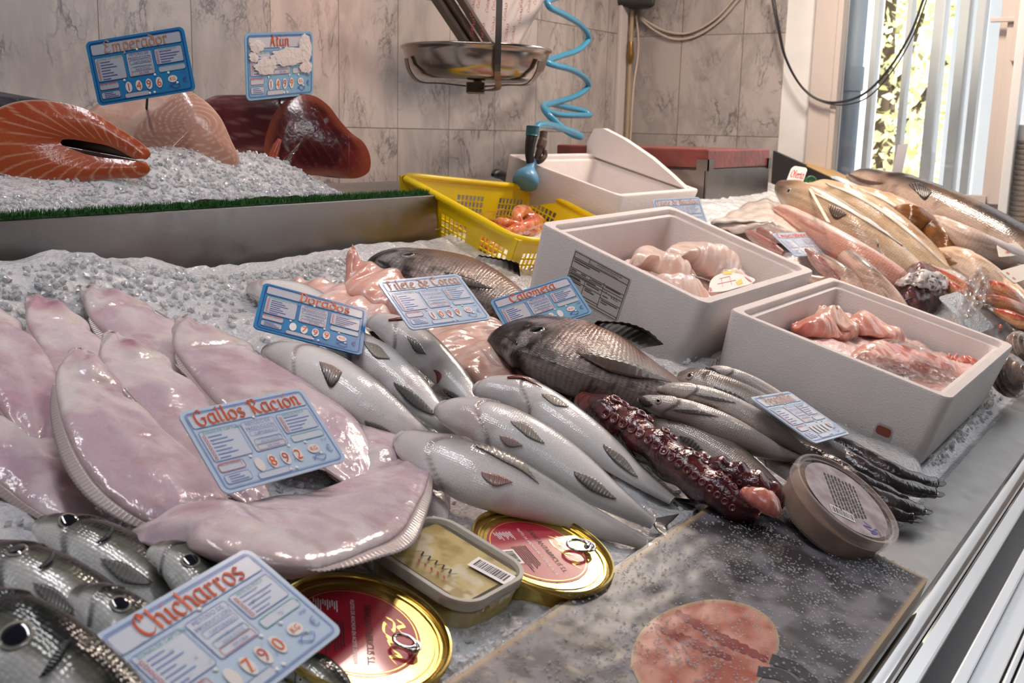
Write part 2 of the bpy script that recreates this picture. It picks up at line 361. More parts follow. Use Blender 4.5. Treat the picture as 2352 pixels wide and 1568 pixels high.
# ================================================================ setting
def tile_fn(m, N, L, b, tc):
    mp = N.new('ShaderNodeUVMap'); mp.uv_map = 'UVMap'
    br = N.new('ShaderNodeTexBrick'); br.offset = 0.0; br.inputs['Scale'].default_value = 1.0; br.inputs['Mortar Size'].default_value = 0.0011; br.inputs['Mortar Smooth'].default_value = 0.1
    br.inputs['Brick Width'].default_value = 0.2; br.inputs['Row Height'].default_value = 0.3; br.inputs['Color1'].default_value = (0, 0, 0, 1); br.inputs['Color2'].default_value = (1, 1, 1, 1); br.inputs['Mortar'].default_value = (0, 0, 0, 1)
    L.new(mp.outputs[0], br.inputs['Vector'])
    sep = N.new('ShaderNodeVectorMath'); sep.operation = 'SCALE'; sep.inputs[3].default_value = 7.0; L.new(br.outputs['Color'], sep.inputs[0])
    add = N.new('ShaderNodeVectorMath'); add.operation = 'ADD'; L.new(mp.outputs[0], add.inputs[0]); L.new(sep.outputs[0], add.inputs[1])
    def veins(scale, width, rot, amt):
        mpg = N.new('ShaderNodeMapping'); mpg.inputs['Rotation'].default_value = (0, 0, rot); mpg.inputs['Scale'].default_value = (1.0, 0.45, 1.0); L.new(add.outputs[0], mpg.inputs['Vector'])
        n = N.new('ShaderNodeTexNoise'); n.inputs['Scale'].default_value = scale; n.inputs['Detail'].default_value = 6; n.inputs['Roughness'].default_value = 0.62; n.inputs['Distortion'].default_value = 0.6; L.new(mpg.outputs[0], n.inputs['Vector'])
        s = N.new('ShaderNodeMath'); s.operation = 'SUBTRACT'; s.inputs[1].default_value = 0.5; L.new(n.outputs['Fac'], s.inputs[0])
        a = N.new('ShaderNodeMath'); a.operation = 'ABSOLUTE'; L.new(s.outputs[0], a.inputs[0])
        r = N.new('ShaderNodeMapRange'); r.inputs[1].default_value = 0.0; r.inputs[2].default_value = width; r.inputs[3].default_value = amt; r.inputs[4].default_value = 0; L.new(a.outputs[0], r.inputs[0]); return r
    v1 = veins(11.0, 0.022, 0.5, 0.9); v2 = veins(7.0, 0.10, 0.35, 0.35); v3 = veins(16.0, 0.016, -0.7, 0.5)
    msk = N.new('ShaderNodeTexNoise'); msk.inputs['Scale'].default_value = 9.0; L.new(add.outputs[0], msk.inputs['Vector'])
    mr = N.new('ShaderNodeMapRange'); mr.inputs[1].default_value = 0.42; mr.inputs[2].default_value = 0.62; L.new(msk.outputs['Fac'], mr.inputs[0])
    mx = N.new('ShaderNodeMath'); mx.operation = 'MAXIMUM'; L.new(v1.outputs[0], mx.inputs[0]); L.new(v3.outputs[0], mx.inputs[1])
    ml = N.new('ShaderNodeMath'); ml.operation = 'MULTIPLY'; L.new(mx.outputs[0], ml.inputs[0]); L.new(mr.outputs[0], ml.inputs[1])
    sm = N.new('ShaderNodeMath'); sm.operation = 'ADD'; sm.use_clamp = True; L.new(ml.outputs[0], sm.inputs[0]); L.new(v2.outputs[0], sm.inputs[1])
    c = N.new('ShaderNodeMix'); c.data_type = 'RGBA'; c.inputs[6].default_value = (0.45, 0.405, 0.38, 1); c.inputs[7].default_value = (0.17, 0.155, 0.16, 1); L.new(sm.outputs[0], c.inputs[0])
    g = N.new('ShaderNodeMix'); g.data_type = 'RGBA'; g.inputs[7].default_value = (0.16, 0.12, 0.08, 1); L.new(br.outputs['Fac'], g.inputs[0]); L.new(c.outputs[2], g.inputs[6]); L.new(g.outputs[2], b.inputs['Base Color'])
    bp = N.new('ShaderNodeBump'); bp.invert = True; bp.inputs['Strength'].default_value = 0.6; bp.inputs['Distance'].default_value = 0.002; L.new(br.outputs['Fac'], bp.inputs['Height']); L.new(bp.outputs[0], b.inputs['Normal'])
M_tile = mat('marble_tile', rough=0.28, spec=0.4, fn=tile_fn)
M_plaster = mat('cream_frame', (0.60, 0.53, 0.49), 0.55, bump=[('noise', 'Object', 40, 0.1, 0.004)])
M_white = mat('white_paint', (0.80, 0.80, 0.79), 0.4)
M_tray = mat('tray_steel', (0.36, 0.35, 0.34), 0.42, 1.0, rvar=(30, .36, .5))
M_steel = mat('brushed_steel', (0.25, 0.225, 0.215), 0.34, 1.0, bump=[('noise', 'Object', 160, 0.08, 0.001)], rvar=(30, 0.28, 0.40))
M_chrome = mat('polished_steel', (0.70, 0.69, 0.68), 0.10, 1.0, rvar=(25, 0.09, 0.14))
M_dark = mat('shaded_gap_black', (0.02, 0.02, 0.022), 0.4)
M_alu = mat('light_aluminium', (0.80, 0.82, 0.83), 0.3, 0.6)
M_floor = mat('floor_tile', (0.10, 0.22, 0.27), 0.35, var=(3, (0.14, 0.26, 0.30), 0.6))
M_shop = mat('dim_shop_wall', (0.10, 0.085, 0.08), 0.7)
WY = 1.652; WX = 3.188
def struct(name, V, F, m, uv=None, smooth=False): return props(mk(name, V, F, m, None, smooth, uv=uv), kind='structure')
def wall(name, P0, P1, zlo, zhi, thick, m, u0, z0, holes=None):
    """vertical wall slab from P0 to P1 (xy), uv in metres so the tile joints fall where they are"""
    P0 = np.array([*P0, 0.0]); P1 = np.array([*P1, 0.0]); d = P1-P0; Ln = np.linalg.norm(d); d /= Ln; t = np.array([-d[1], d[0], 0])*thick
    V, F = boxg(P0+(0, 0, zlo), d*Ln, t, (0, 0, zhi-zlo)); uv = np.stack([(V-P0)@d+u0, V[:, 2]-z0], 1)
    return struct(name, V, F, m, uv)
wall('wall_back', (-0.9, WY), (WX+0.1, WY), 0.0, 2.7, 0.1, M_tile, -0.9-2.0138+20*0.2, 1.192-4*0.3)
# right wall: the tiled pier by the corner, the wall under, over and beside the window
SILL = 1.03; HEAD = 2.45; WL, WR = 1.002, 0.560
wall('wall_right', (WX, WY), (WX, 1.160), 0.0, 2.7, 0.1, M_tile, 0.035+20*0.2, 1.192-4*0.3)
V, F = boxg((WX+0.012, 1.160, 0), (0.10, 0, 0), (0, -0.090, 0), (0, 0, 2.7)); struct('trim_1', V, F, mat('daylit_marble', (0.84, 0.83, 0.81), .25, var=(9, (.66, .65, .64), .5)))  # pillar marble brighter than the tiles: daylight on it put into the colour
V, F = boxg((WX-0.012, 1.070, 0), (0.10, 0, 0), (0, -0.068, 0), (0, 0, 2.7), 0.004); struct('trim_2', V, F, M_plaster)
V, F = boxg((WX, 1.002, 0), (0.1, 0, 0), (0, -2.2, 0), (0, 0, SILL)); struct('wall_window', V, F, M_plaster)
V, F = boxg((WX, 1.002, HEAD), (0.1, 0, 0), (0, -2.2, 0), (0, 0, 0.25)); struct('wall_window_head', V, F, M_plaster)
V, F = boxg((-1.5, -2.0, -0.02), (7.5, 0, 0), (0, 3.7, 0), (0, 0, 0.02)); struct('floor', V, F, M_floor)
V, F = boxg((-1.5, -2.0, 2.7), (4.9, 0, 0), (0, 3.75, 0), (0, 0, 0.06)); struct('ceiling', V, F, M_shop)
V, F = boxg((-1.6, -2.0, 0), (0.1, 0, 0), (0, 3.75, 0), (0, 0, 2.7)); struct('wall_left', V, F, M_shop)
V, F = boxg((-1.6, -2.1, 0), (4.9, 0, 0), (0, 0.1, 0), (0, 0, 2.7)); struct('wall_front', V, F, M_shop)
# window: frame, glass, mullion with a latch, sliding leaf
w = thing('window_1', None, None, (WX, 0.56, SILL)); props(w, kind='structure')
mb = MB()
mb.box((WX-0.02, WL, SILL), (0.06, 0, 0), (0, -0.016, 0), (0, 0, HEAD-SILL), bev=0.002)
mb.box((WX-0.01, WR+0.012, SILL), (0.05, 0, 0), (0, -0.022, 0), (0, 0, HEAD-SILL), bev=0.002)
mb.box((WX-0.035, WR-0.010, SILL), (0.05, 0, 0), (0, -0.030, 0), (0, 0, HEAD-SILL), bev=0.002)
mb.box((WX-0.02, WL, SILL), (0.06, 0, 0), (0, WR-WL, 0), (0, 0, 0.02)); mb.mk('window_frame', M_plaster, w, False)
mb = MB(); mb.box((WX-0.05, WR+0.030, 1.50), (0.012, 0, 0), (0, -0.075, 0), (0, 0, 0.012), bev=0.002); mb.box((WX-0.055, WR-0.028, 1.40), (0.02, 0, 0), (0, -0.025, 0), (0, 0, 0.16), bev=0.003); mb.mk('window_latch', M_plaster, w, False)
M_glass = film('window_glass', 0.02, (0.96, 0.98, 0.98), 0.02)
V, F = boxg((WX+0.02, WL-0.016, SILL+0.02), (0.004, 0, 0), (0, WR-WL+0.03, 0), (0, 0, HEAD-SILL-0.02)); mk('window_pane', V, F, M_glass, w, False)
# post and slatted shutter right of the window
V, F = boxg((WX-0.06, 0.521, 0.98), (0.05, 0, 0), (0, -0.024, 0), (0, 0, 1.6), 0.003); struct('trim_3', V, F, M_white)
M_slat = mat('brown_slat', (0.30, 0.22, 0.16), 0.5)
sh = thing('slatted_shutter', 'cream shutter with thin brown horizontal slats at the far right edge', 'shutter', (WX-0.03, 0.45, 0.90))
mb = MB(); mb.box((WX-0.02, 0.497, 0.90), (0.012, 0, 0), (0, -0.10, 0), (0, 0, 0.34)); mb.mk('shutter_panel', M_white, sh, False)
mb = MB()
for i in range(22): mb.box((WX-0.028, 0.495, 0.91+i*0.0135), (0.008, 0, 0), (0, -0.10, 0), (0, 0, 0.006))
mb.mk('slats', M_slat, sh, False)
# ---------------------------------------------------------------- outside the window
M_bar = mat('white_metal_bar', (0.88, 0.88, 0.88), 0.4)
def obj1(name, V, F, m, label, cat, group=None, smooth=False, **k): return props(mk(name, V, F, m, None, smooth, **k), label, cat, group)
BX = WX+0.12
bar_l = ['white upright bar of the window grille beside the downpipe', 'white grille bar crossing the yellow foliage, second from the downpipe', 'white grille bar just right of the foliage', 'white grille bar fourth from the downpipe', 'white grille bar last before the window latch']
for i, (px, wd, dp) in enumerate(((1996, 0.016, 0.05), (2072, 0.014, 0.05), (2134, 0.030, 0.06), (2192, 0.026, 0.06), (2232, 0.022, 0.06))):
    p = onx(px, 150, BX); V, F = boxg((BX, p[1]-wd, 0.6), (dp, 0, 0), (0, wd, 0), (0, 0, 2.2), 0.002)
    obj1('window_bar', V, F, M_bar, bar_l[i], 'bar', 'bars of the window grille')
M_pipe = mat('grey_pipe', (0.36, 0.42, 0.50), 0.5)
p = onx(1962, 150, WX+0.16); dpipe = thing('downpipe', 'grey downpipe with a coupling seen through the window', 'pipe', (p[0], p[1], 0.5))
mb = MB(); mb.tube([(p[0], p[1], 0.5), (p[0], p[1], 2.9)], 0.026, 20); mb.mk('pipe', M_pipe, dpipe)
zc = onx(1958, 180, WX+0.13)[2]; mb = MB(); mb.tube([(p[0], p[1], zc-0.035), (p[0], p[1], zc+0.035)], 0.031, 20); mb.mk('coupling', M_pipe, dpipe, auto=40)
M_stucco = mat('bright_stucco', (0.86, 0.86, 0.88), 0.9, bump=[('noise', 'Object', 60, 0.6, 0.01)], var=(30, (0.66, 0.70, 0.78), 0.8))
V, F = boxg((WX+0.11, 1.6, 0), (0.5, 0, 0), (0, -0.555, 0), (0, 0, 3)); struct('wall_outside', V, F, M_stucco)
V, F = boxg((WX+0.12, -6, -0.05), (16, 0, 0), (0, 12, 0), (0, 0, 0.05)); struct('floor_outside', V, F, mat('pale_paving', (0.62, 0.60, 0.56), .9, var=(4, (.5, .48, .45), .6)))
V, F = boxg((WX+0.3, -1.6, 0), (0.05, 0, 0), (0, 2.55, 0), (0, 0, 3.0)); V[:, 0] += 0.9; obj1('white_screen', V, F, M_bar, 'bright white panel screen outside the window behind the right bars', 'screen')
def foliage(c, R, n, seed, name, label, pal):
    rg = np.random.default_rng(seed); V = []; F = []; C = []
    d = rg.normal(size=(n, 3)); d /= np.linalg.norm(d, axis=1)[:, None]; P = np.array(c)+d*np.array(R)*rg.uniform(0.35, 1, (n, 1))**0.6
    for i in range(n):
        a = rg.normal(size=3); a /= np.linalg.norm(a); b = np.cross(a, rg.normal(size=3)); b /= np.linalg.norm(b); s = rg.uniform(0.03, 0.055); k = len(V)
        V += [P[i]-a*s, P[i]+b*s*0.5, P[i]+a*s, P[i]-b*s*0.5]; F.append((k, k+1, k+2, k+3)); cc = pal[rg.integers(len(pal))]; C += [cc]*4
    t = thing(name, label, 'tree', (c[0], c[1], 0))
    mk('foliage', V, F, M_leaf, t, False, col=np.array(C)); mb = MB()
    mb.tube([(c[0], c[1], 0), (c[0]+.05, c[1], c[2]*.5), (c[0]-.05, c[1]+.05, c[2]+.6)], [0.11, 0.09, 0.05], 12)
    for j in range(4): mb.tube([(c[0], c[1], c[2]*(.5+.1*j)), (c[0]+rg.uniform(-.5, .5), c[1]+rg.uniform(-.7, .7), c[2]*(.9+.1*j))], [0.04, 0.015], 8)
    mb.mk('trunk', M_bark, t); return t
M_leaf = mat('leaf', rough=0.5, attr=True, emit=None); M_bark = mat('bark', (0.10, 0.07, 0.05), 0.9)
foliage((7.6, 2.05, 2.0), (0.7, 0.75, 1.8), 6000, 3, 'autumn_tree', 'yellow-green autumn tree outside the window, left of the white bars', [(.94, .86, .45), (.92, .88, .55), (.75, .74, .40), (.97, .94, .75), (.55, .52, .26)])
foliage((10.4, 0.9, 1.6), (0.9, 1.0, 1.8), 4000, 5, 'leafy_tree', 'green-yellow tree outside the window behind the middle bars', [(.75, .74, .38), (.88, .82, .45), (.50, .54, .22), (.94, .90, .62)])

# ================================================================ display counter
ct = thing('display_counter', 'sloping stainless steel fish counter with rounded front edge and rails', 'counter', (1.2, 0.7, 0.0))
mb = MB()
mb.box(cw(-0.5, 0.225, -0.03), XX*2.03, YY*0.975, NN*0.03); mb.box(cw(1.53, 0.225, -0.03), XX*1.60, YY*1.33, NN*0.03); mb.mk('tray', M_tray, ct, False)
mb = MB(); mb.tube([cw(-0.5, 0.2165, -0.014), cw(3.13, 0.2165, -0.014)], 0.014, 28); mb.mk('rolled_edge', M_chrome, ct, auto=40)
mb = MB(); mb.box(cw(-0.5, 0.185, -0.05), XX*3.63, YY*0.018, NN*0.044, bev=0.003); mb.mk('chrome_rail', M_chrome, ct, False)
mb = MB(); mb.box(cw(-0.5, 0.164, -0.06), XX*3.63, YY*0.021, NN*0.035); mb.mk('dark_gap_strip', M_dark, ct, False)  # dark strip standing for the shaded gap between the rails
mb = MB(); mb.box(cw(-0.5, 0.152, -0.06), XX*3.63, YY*0.012, NN*0.050, bev=0.002)
for y0, wd, nn in ((0.128, 0.024, -0.022), (0.120, 0.006, -0.014), (0.108, 0.010, -0.018), (0.082, 0.026, -0.012)): mb.box(cw(-0.5, y0, -0.07), XX*3.63, YY*wd, NN*(0.07+nn), bev=0.002)
mb.mk('white_profile', M_alu, ct, False)
mb = MB(); mb.box((-0.5, 0.10, 0.10), (3.63, 0, 0), (0, 0.9, 0), (0, 0, 0.50)); mb.box((-0.48, 0.16, 0.0), (3.59, 0, 0), (0, 1.1, 0), (0, 0, 0.10)); mb.mk('cabinet_body', M_white, ct, False)
# raised shelf at the back, and its turf
RY = 1.165; RTOP = EYE[2]-0.118; RX = 1.532
rs = thing('raised_shelf', 'low stainless steel riser along the tiled wall carrying the ice and fish cuts', 'shelf', (0.6, 1.4, 1.0))
mb = MB(); mb.box((-0.5, RY, RTOP-0.086), (RX+0.5, 0, 0), (0, 0.008, 0), (0, 0, 0.086), bev=0.002); mb.mk('front_panel', M_steel, rs, False)
mb = MB(); mb.box((RX-0.006, RY+0.010, RTOP-0.05), (0.006, 0, 0), (0, 0.47, 0), (0, 0, 0.047)); mb.mk('end_panel', M_steel, rs, False)
mb = MB(); mb.box((-0.5, RY+0.002, RTOP-0.008), (RX+0.494, 0, 0), (0, 0.478, 0), (0, 0, 0.008)); mb.mk('shelf_top', M_steel, rs, False)
# ================================================================ ice
M_ice = mat('crushed_ice', (0.72, 0.73, 0.75), 0.16, sss=0.35, sssr=0.01, coat=0.5, trans=0.25, ior=1.31, bump=[('noise', 'Object', 330, 0.6, 0.003), ('voronoi', 'Object', 160, 0.5, 0.004)])
M_chip = mat('ice_chip', (0.95, 0.96, 0.97), 0.04, trans=0.6, sss=.2, coat=.5, ior=1.31, bump=[('noise', 'Object', 120, 0.3, 0.003)])
BOXES = []                                           # footprints (x0, x1, y0, y1) where no loose ice lies
def ice_n(x, y):
    P = np.stack([x, y, np.zeros_like(x)], -1)
    n = 0.006+0.022*fbm(P, 9, 3)+0.012*fbm(P, 45, 8, 3)
    n = n+0.05*sst(1.05, 1.15, y)*sst(1.0, 0.7, x)*(0.4+fbm(P, 14, 5))      # heap against the riser
    n = n+(0.070+.070*sst(2.15, 2.75, x)*sst(1.02, .85, y))*sst(1.98, 2.2, x)*sst(0.32, 0.50, y)*sst(3.08, 3.0, x)       # mound under the right-hand fish
    n = n*sst(0.295, 0.335, y+0.012*(fbm(P, 30, 4)-0.5))
    for x0, x1, y0, y1 in BOXES: n = np.where((x > x0) & (x < x1) & (y > y0) & (y < y1), np.minimum(n, 0.002), n)
    return n
def heightfield(name, xs, ys, f, m, label=None, cat=None, kind=None):
    X, Y = np.meshgrid(xs, ys, indexing='ij'); n = f(X, Y); V = ORI+X[..., None]*XX+Y[..., None]*YY+n[..., None]*NN
    V = V.reshape(-1, 3); return props(mk(name, V, [q[::-1] for q in gridf(len(xs), len(ys))][::1], m, None, True), label, cat, None, kind)
def chips(name, pts, smin, smax, seed, m, label, cat='ice', flat=0.7):
    rg = np.random.default_rng(seed); bm = bmesh.new(); bmesh.ops.create_icosphere(bm, subdivisions=1, radius=1.0); B = np.array([v.co[:] for v in bm.verts]); Fb = [[v.index for v in f.verts] for f in bm.faces]; bm.free()
    mb = MB()
    for p in pts:
        s = rg.uniform(smin, smax); q = rg.normal(size=(3, 3)); q, _ = np.linalg.qr(q)
        W = B*(1+rg.uniform(-0.35, 0.35, (len(B), 1)))*np.array([1, rg.uniform(.6, 1), rg.uniform(.4, .8)])*s; mb.add(np.asarray(p)+W@q.T, Fb)
    return props(mb.mk(name, m, None, False), label, cat, None, 'stuff')
# ================================================================ fish
def scales_fn(sc, amt, stretch=1.0):
    def fn(m, N, L, b, tc):
        mp = N.new('ShaderNodeMapping'); mp.inputs['Scale'].default_value = (sc, sc*stretch, 1); L.new(tc.outputs['UV'], mp.inputs['Vector'])
        v = N.new('ShaderNodeTexVoronoi'); v.inputs['Scale'].default_value = 1.0; v.inputs['Randomness'].default_value = 0.35; L.new(mp.outputs[0], v.inputs['Vector'])
        a = N.new('ShaderNodeVertexColor'); a.layer_name = 'Col'
        r = N.new('ShaderNodeMapRange'); r.inputs[1].default_value = 0.25; r.inputs[2].default_value = 0.75; r.inputs[3].default_value = 1.0; r.inputs[4].default_value = 1-amt; L.new(v.outputs['Distance'], r.inputs[0])
        mu = N.new('ShaderNodeMix'); mu.data_type = 'RGBA'; mu.blend_type = 'MULTIPLY'; mu.inputs[0].default_value = 1.0; L.new(a.outputs['Color'], mu.inputs[6]); L.new(r.outputs[0], mu.inputs[7]); L.new(mu.outputs[2], b.inputs['Base Color'])
        n = N.new('ShaderNodeTexNoise'); n.inputs['Scale'].default_value = 90; n.inputs['Detail'].default_value = 4; L.new(tc.outputs['Object'], n.inputs['Vector'])
        b1 = N.new('ShaderNodeBump'); b1.inputs['Strength'].default_value = min(1, amt*1.6+.05); b1.inputs['Distance'].default_value = 0.0009; b1.invert = True; L.new(v.outputs['Distance'], b1.inputs['Height'])
        b2 = N.new('ShaderNodeBump'); b2.inputs['Strength'].default_value = 0.25; b2.inputs['Distance'].default_value = 0.002; L.new(n.outputs['Fac'], b2.inputs['Height']); L.new(b1.outputs[0], b2.inputs['Normal']); L.new(b2.outputs[0], b.inputs['Normal']); L.new(b2.outputs[0], b.inputs['Coat Normal'])
    return fn
M_bream = mat('bream_skin', rough=0.26, spec=.3, sss=0.15, coat=0.6, fn=scales_fn(420, 0.10))
M_flat = mat('megrim_skin', rough=0.26, spec=.3, attr=True, sss=0.4, coat=0.7, bump=[('noise', 'Object', 150, 0.22, 0.002), ('noise', 'Object', 38, 0.35, 0.006)], var=(240, (0.62, 0.50, 0.53), 0.25))
M_dark_fish = mat('pomfret_skin', rough=0.3, metal=0.2, coat=0.2, spec=.2, fn=scales_fn(230, 0.5, 1.15))
M_whiting = mat('whiting_skin', rough=0.26, metal=0.15, coat=0.4, spec=.3, fn=scales_fn(420, 0.25))
M_jack = mat('mackerel_skin', rough=0.24, metal=0.1, coat=0.5, spec=.25, fn=scales_fn(300, 0.18))
M_pale = mat('pale_fish_skin', rough=0.28, coat=0.6, sss=0.25, spec=.3, fn=scales_fn(200, 0.24))
M_fin = mat('fin_membrane', rough=0.35, attr=True, coat=0.4)
M_eye = mat('fish_eye', rough=0.08, attr=True, coat=1.0)
M_gill = mat('gill_slit', (0.16, 0.03, 0.025), 0.3)
M_black = mat('black_fish_skin', rough=0.22, attr=True, coat=0.8, bump=[('noise', 'Object', 160, 0.4, 0.003)])

def spine3(sp, M):
    """pixel spine (x, y, half width, height above the tray) -> stations in space"""
    K = np.array([np.concatenate([cp(x, y, n), [hw]]) for x, y, hw, n in sp]); return catmull(K, M)
def fish_body(name, sp, k, D, colf, m, parent, M=150, K=44, dispf=None, D2=None, nose=0.8, flatv=None):
    C = spine3(sp, M); P = C[:, :3]; hw = np.maximum(C[:, 3], 1.0)
    hint = np.asarray(D, float)
    if D2 is not None: hint = hint+(np.asarray(D2, float)-hint)*np.linspace(0, 1, M)[:, None]
    T, Dv, S = frames(P, hint)
    q = np.array([proj(p) for p in P]); tq = np.gradient(q, axis=0); tq /= np.linalg.norm(tq, axis=1)[:, None]+1e-9; pn = np.stack([-tq[:, 1], tq[:, 0]], 1)
    e = 1e-3; pD = np.abs(((np.array([proj(p) for p in P+e*Dv])-q)/e*pn).sum(1)); pS = np.abs(((np.array([proj(p) for p in P+e*S])-q)/e*pn).sum(1))
    rb = hw/np.sqrt(pD**2+(k*pS)**2); ra = k*rb
    # rounded nose
    h = np.linspace(0, 1, 7)[:-1]; L0 = rb[0]*nose
    Pn = P[0]-T[0]*L0*(1-np.sin(h*math.pi/2))[:, None]*1.0; rn = np.sqrt(np.clip(1-(1-np.sin(h*math.pi/2))**2, 0, 1)); rn[0] = 0.02
    P = np.vstack([Pn, P]); T = np.vstack([np.tile(T[0], (6, 1)), T]); Dv = np.vstack([np.tile(Dv[0], (6, 1)), Dv]); S = np.vstack([np.tile(S[0], (6, 1)), S])
    rb = np.concatenate([rn*rb[0], rb]); ra = np.concatenate([rn*ra[0], ra]); Mt = M+6
    s = np.concatenate([[0], np.cumsum(np.linalg.norm(np.diff(P, axis=0), axis=1))]); u = s/s[-1]
    th = np.linspace(-math.pi, math.pi, K, endpoint=False); U, TH = np.meshgrid(u, th, indexing='ij')
    R = np.ones_like(U) if dispf is None else dispf(U, TH)
    ca = np.cos(TH); sa = np.sin(TH)
    V = P[:, None]+(R*ca*rb[:, None])[..., None]*Dv[:, None]+(R*sa*ra[:, None])[..., None]*S[:, None]
    if flatv is not None: V = V+flatv(U, TH)[..., None]*NN
    col = colf(U, TH, V)
    F = gridf(Mt, K, True); F = [f[::-1] for f in F]; F.append(list(range(K))); F.append(list(range((Mt-1)*K, Mt*K))[::-1])
    uv = np.stack([np.tile(s[:, None], (1, K)), TH*rb.max()], -1).reshape(-1, 2)
    o = mk(name, V.reshape(-1, 3), F, m, parent, True, col.reshape(-1, 3), uv)
    return o, dict(P=P, T=T, D=Dv, S=S, rb=rb, ra=ra, u=u, bv=None)
def gill(u0, amp=0.05, w=0.05, lean=0.05):
    """the gill cover stands a little proud of the body behind it"""
    def f(U, TH):
        g = u0+lean*np.cos(TH*2); return 1+amp*sst(g-0.10, g-0.01, U)*(1-sst(g-0.004, g+0.006, U))-0.03*sst(g-.002, g+.004, U)*(1-sst(g+.004, g+w, U))
    return f
def fin(name, parent, A, B, colA, colB=None, bv=None, n=None, off=0.0012, rays=14, K=36, L=6, amp=0.0006, thick=0.0009, bulge=0.0, m=None):
    """a membrane between two pixel polylines; lies on a surface (bv) or at height n above the tray"""
    A = catmull(np.array([(*p, 0) for p in A], float), K)[:, :2]; B = catmull(np.array([(*p, 0) for p in B], float), K)[:, :2]; V = []; C = []
    if bv is not None and rays > 4: B = A+(B-A)*np.maximum(.04, np.sin(np.linspace(0, 1, K)*math.pi)**.5)[:, None]*1.1
    for i in range(K):
        for j in range(L):
            t = j/(L-1); x, y = A[i]*(1-t)+B[i]*t; w = amp*math.sin(2*math.pi*rays*i/K)+bulge*math.sin(math.pi*t)
            if bv is not None: p, nr = hit(bv, x, y, off+w, n); V.append(p)
            else:
                nn = n if np.isscalar(n) else n[0]+(n[1]-n[0])*t; V.append(cp(x, y, nn)+NN*w)
            ca = np.array(colA); cb = np.array(colB if colB is not None else colA); C.append((ca*(1-t)+cb*t)*(0.90+0.10*math.sin(2*math.pi*rays*i/K)))
    return mk(name, V, gridf(K, L), m or M_fin, parent, True, np.array(C), solid=thick)
def finp(name, parent, A3, B3, colA, colB, rays=20, L=6, amp=0.0006, thick=0.0009, m=None):
    A3 = np.asarray(A3); B3 = np.asarray(B3); K = len(A3); V = []; C = []
    for i in range(K):
        for j in range(L):
            t = j/(L-1); V.append(A3[i]*(1-t)+B3[i]*t+NN*amp*math.sin(2*math.pi*rays*i/K)*t); C.append((np.array(colA)*(1-t)+np.array(colB)*t)*(0.93+0.07*math.sin(2*math.pi*rays*i/K)))
    return mk(name, V, gridf(K, L), m or M_fin, parent, True, np.array(C), solid=thick)
def eye(parent, bv, x, y, r, iris=(0.55, 0.50, 0.42), pupil=(0.004, 0.004, 0.006), pr=0.6, out=0.35, n=0.05, rim=None, tilt=None):
    p, nr = hit(bv, x, y, 0, n); rr = r*mpp(p); e1 = np.cross(nr, CU); e1 /= np.linalg.norm(e1); prof = []; C = []; k = 28
    for i in range(9):
        t = i/8; a = t*math.pi/2; rad = rr*math.cos(a)+1e-5; f = rad/rr; prof.append((rad, rr*out*math.sin(a)-rr*0.10))
        c = pupil if f < pr else (iris if f < 0.93 else (rim or tuple(np.array(iris)*0.25))); C += [c]*k
    V, F = lathe(p, nr, prof, k, e1); F.append(list(range(8*k, 9*k)))
    return mk('eye', V, F, M_eye, parent, True, np.array(C))
def tail(parent, sp_end, tips, colr, n, split=0.35, name='tail_fin', rays=16):
    """forked tail: from the peduncle pixel pair to the two tips"""
    (ax, ay), (bx, by) = sp_end; (t0x, t0y), (t1x, t1y) = tips; mx, my = (ax+bx)/2, (ay+by)/2; tx, ty = (t0x+t1x)/2, (t0y+t1y)/2; cx, cy = tx+(mx-tx)*split, ty+(my-ty)*split
    return fin(name, parent, [(ax, ay), (mx, my), (bx, by)], [(t0x, t0y), ((t0x+cx)/2, (t0y+cy)/2), (cx, cy), ((t1x+cx)/2, (t1y+cy)/2), (t1x, t1y)], colr, tuple(np.array(colr)*0.6), n=n, rays=rays, K=30)
def base_of(sp, i=None):
    x, y, hw, n = sp[len(sp)//2]; return cp(x, y, 0.0)

# ---- colours (the skin itself, plus gill crease shade painted as dark lines)
def c_bream(seed, white=0.45, back=(0.09, 0.09, 0.085)):
    def f(U, TH, V):
        a = np.abs(TH)/math.pi+0.05*(fbm(V, 40, seed)-0.5)
        c = mix(back, (0.33, 0.32, 0.31), sst(0.20, 0.36, a)); c = mix(c, (0.84, 0.80, 0.78), sst(white-0.17, white+0.06, a))
        head = sst(0.27, 0.16, U); c = mix(c, (0.66, 0.61, 0.60), head*0.85*sst(0.22, 0.40, a))
        c = mix(c, (0.60, 0.42, 0.42), 0.55*sst(0.60, 0.78, fbm(V, 26, seed+5))*sst(.4, .6, a)); c = mix(c, (0.28, 0.27, 0.26), 0.7*sst(0.75, 0.97, U))
        g = 0.245+0.05*np.cos(TH*2); c = mix(c, (0.26, 0.19, 0.18), 0.75*np.exp(-((U-g-.004)/0.0095)**2))  # dark gill line: shade of the crease put into the colour
        mth = 0.06+0.03*np.cos(TH); return mix(c, (0.25, 0.20, 0.19), 0.5*np.exp(-((U-mth)/0.010)**2)*sst(.35, .5, a))
    return f
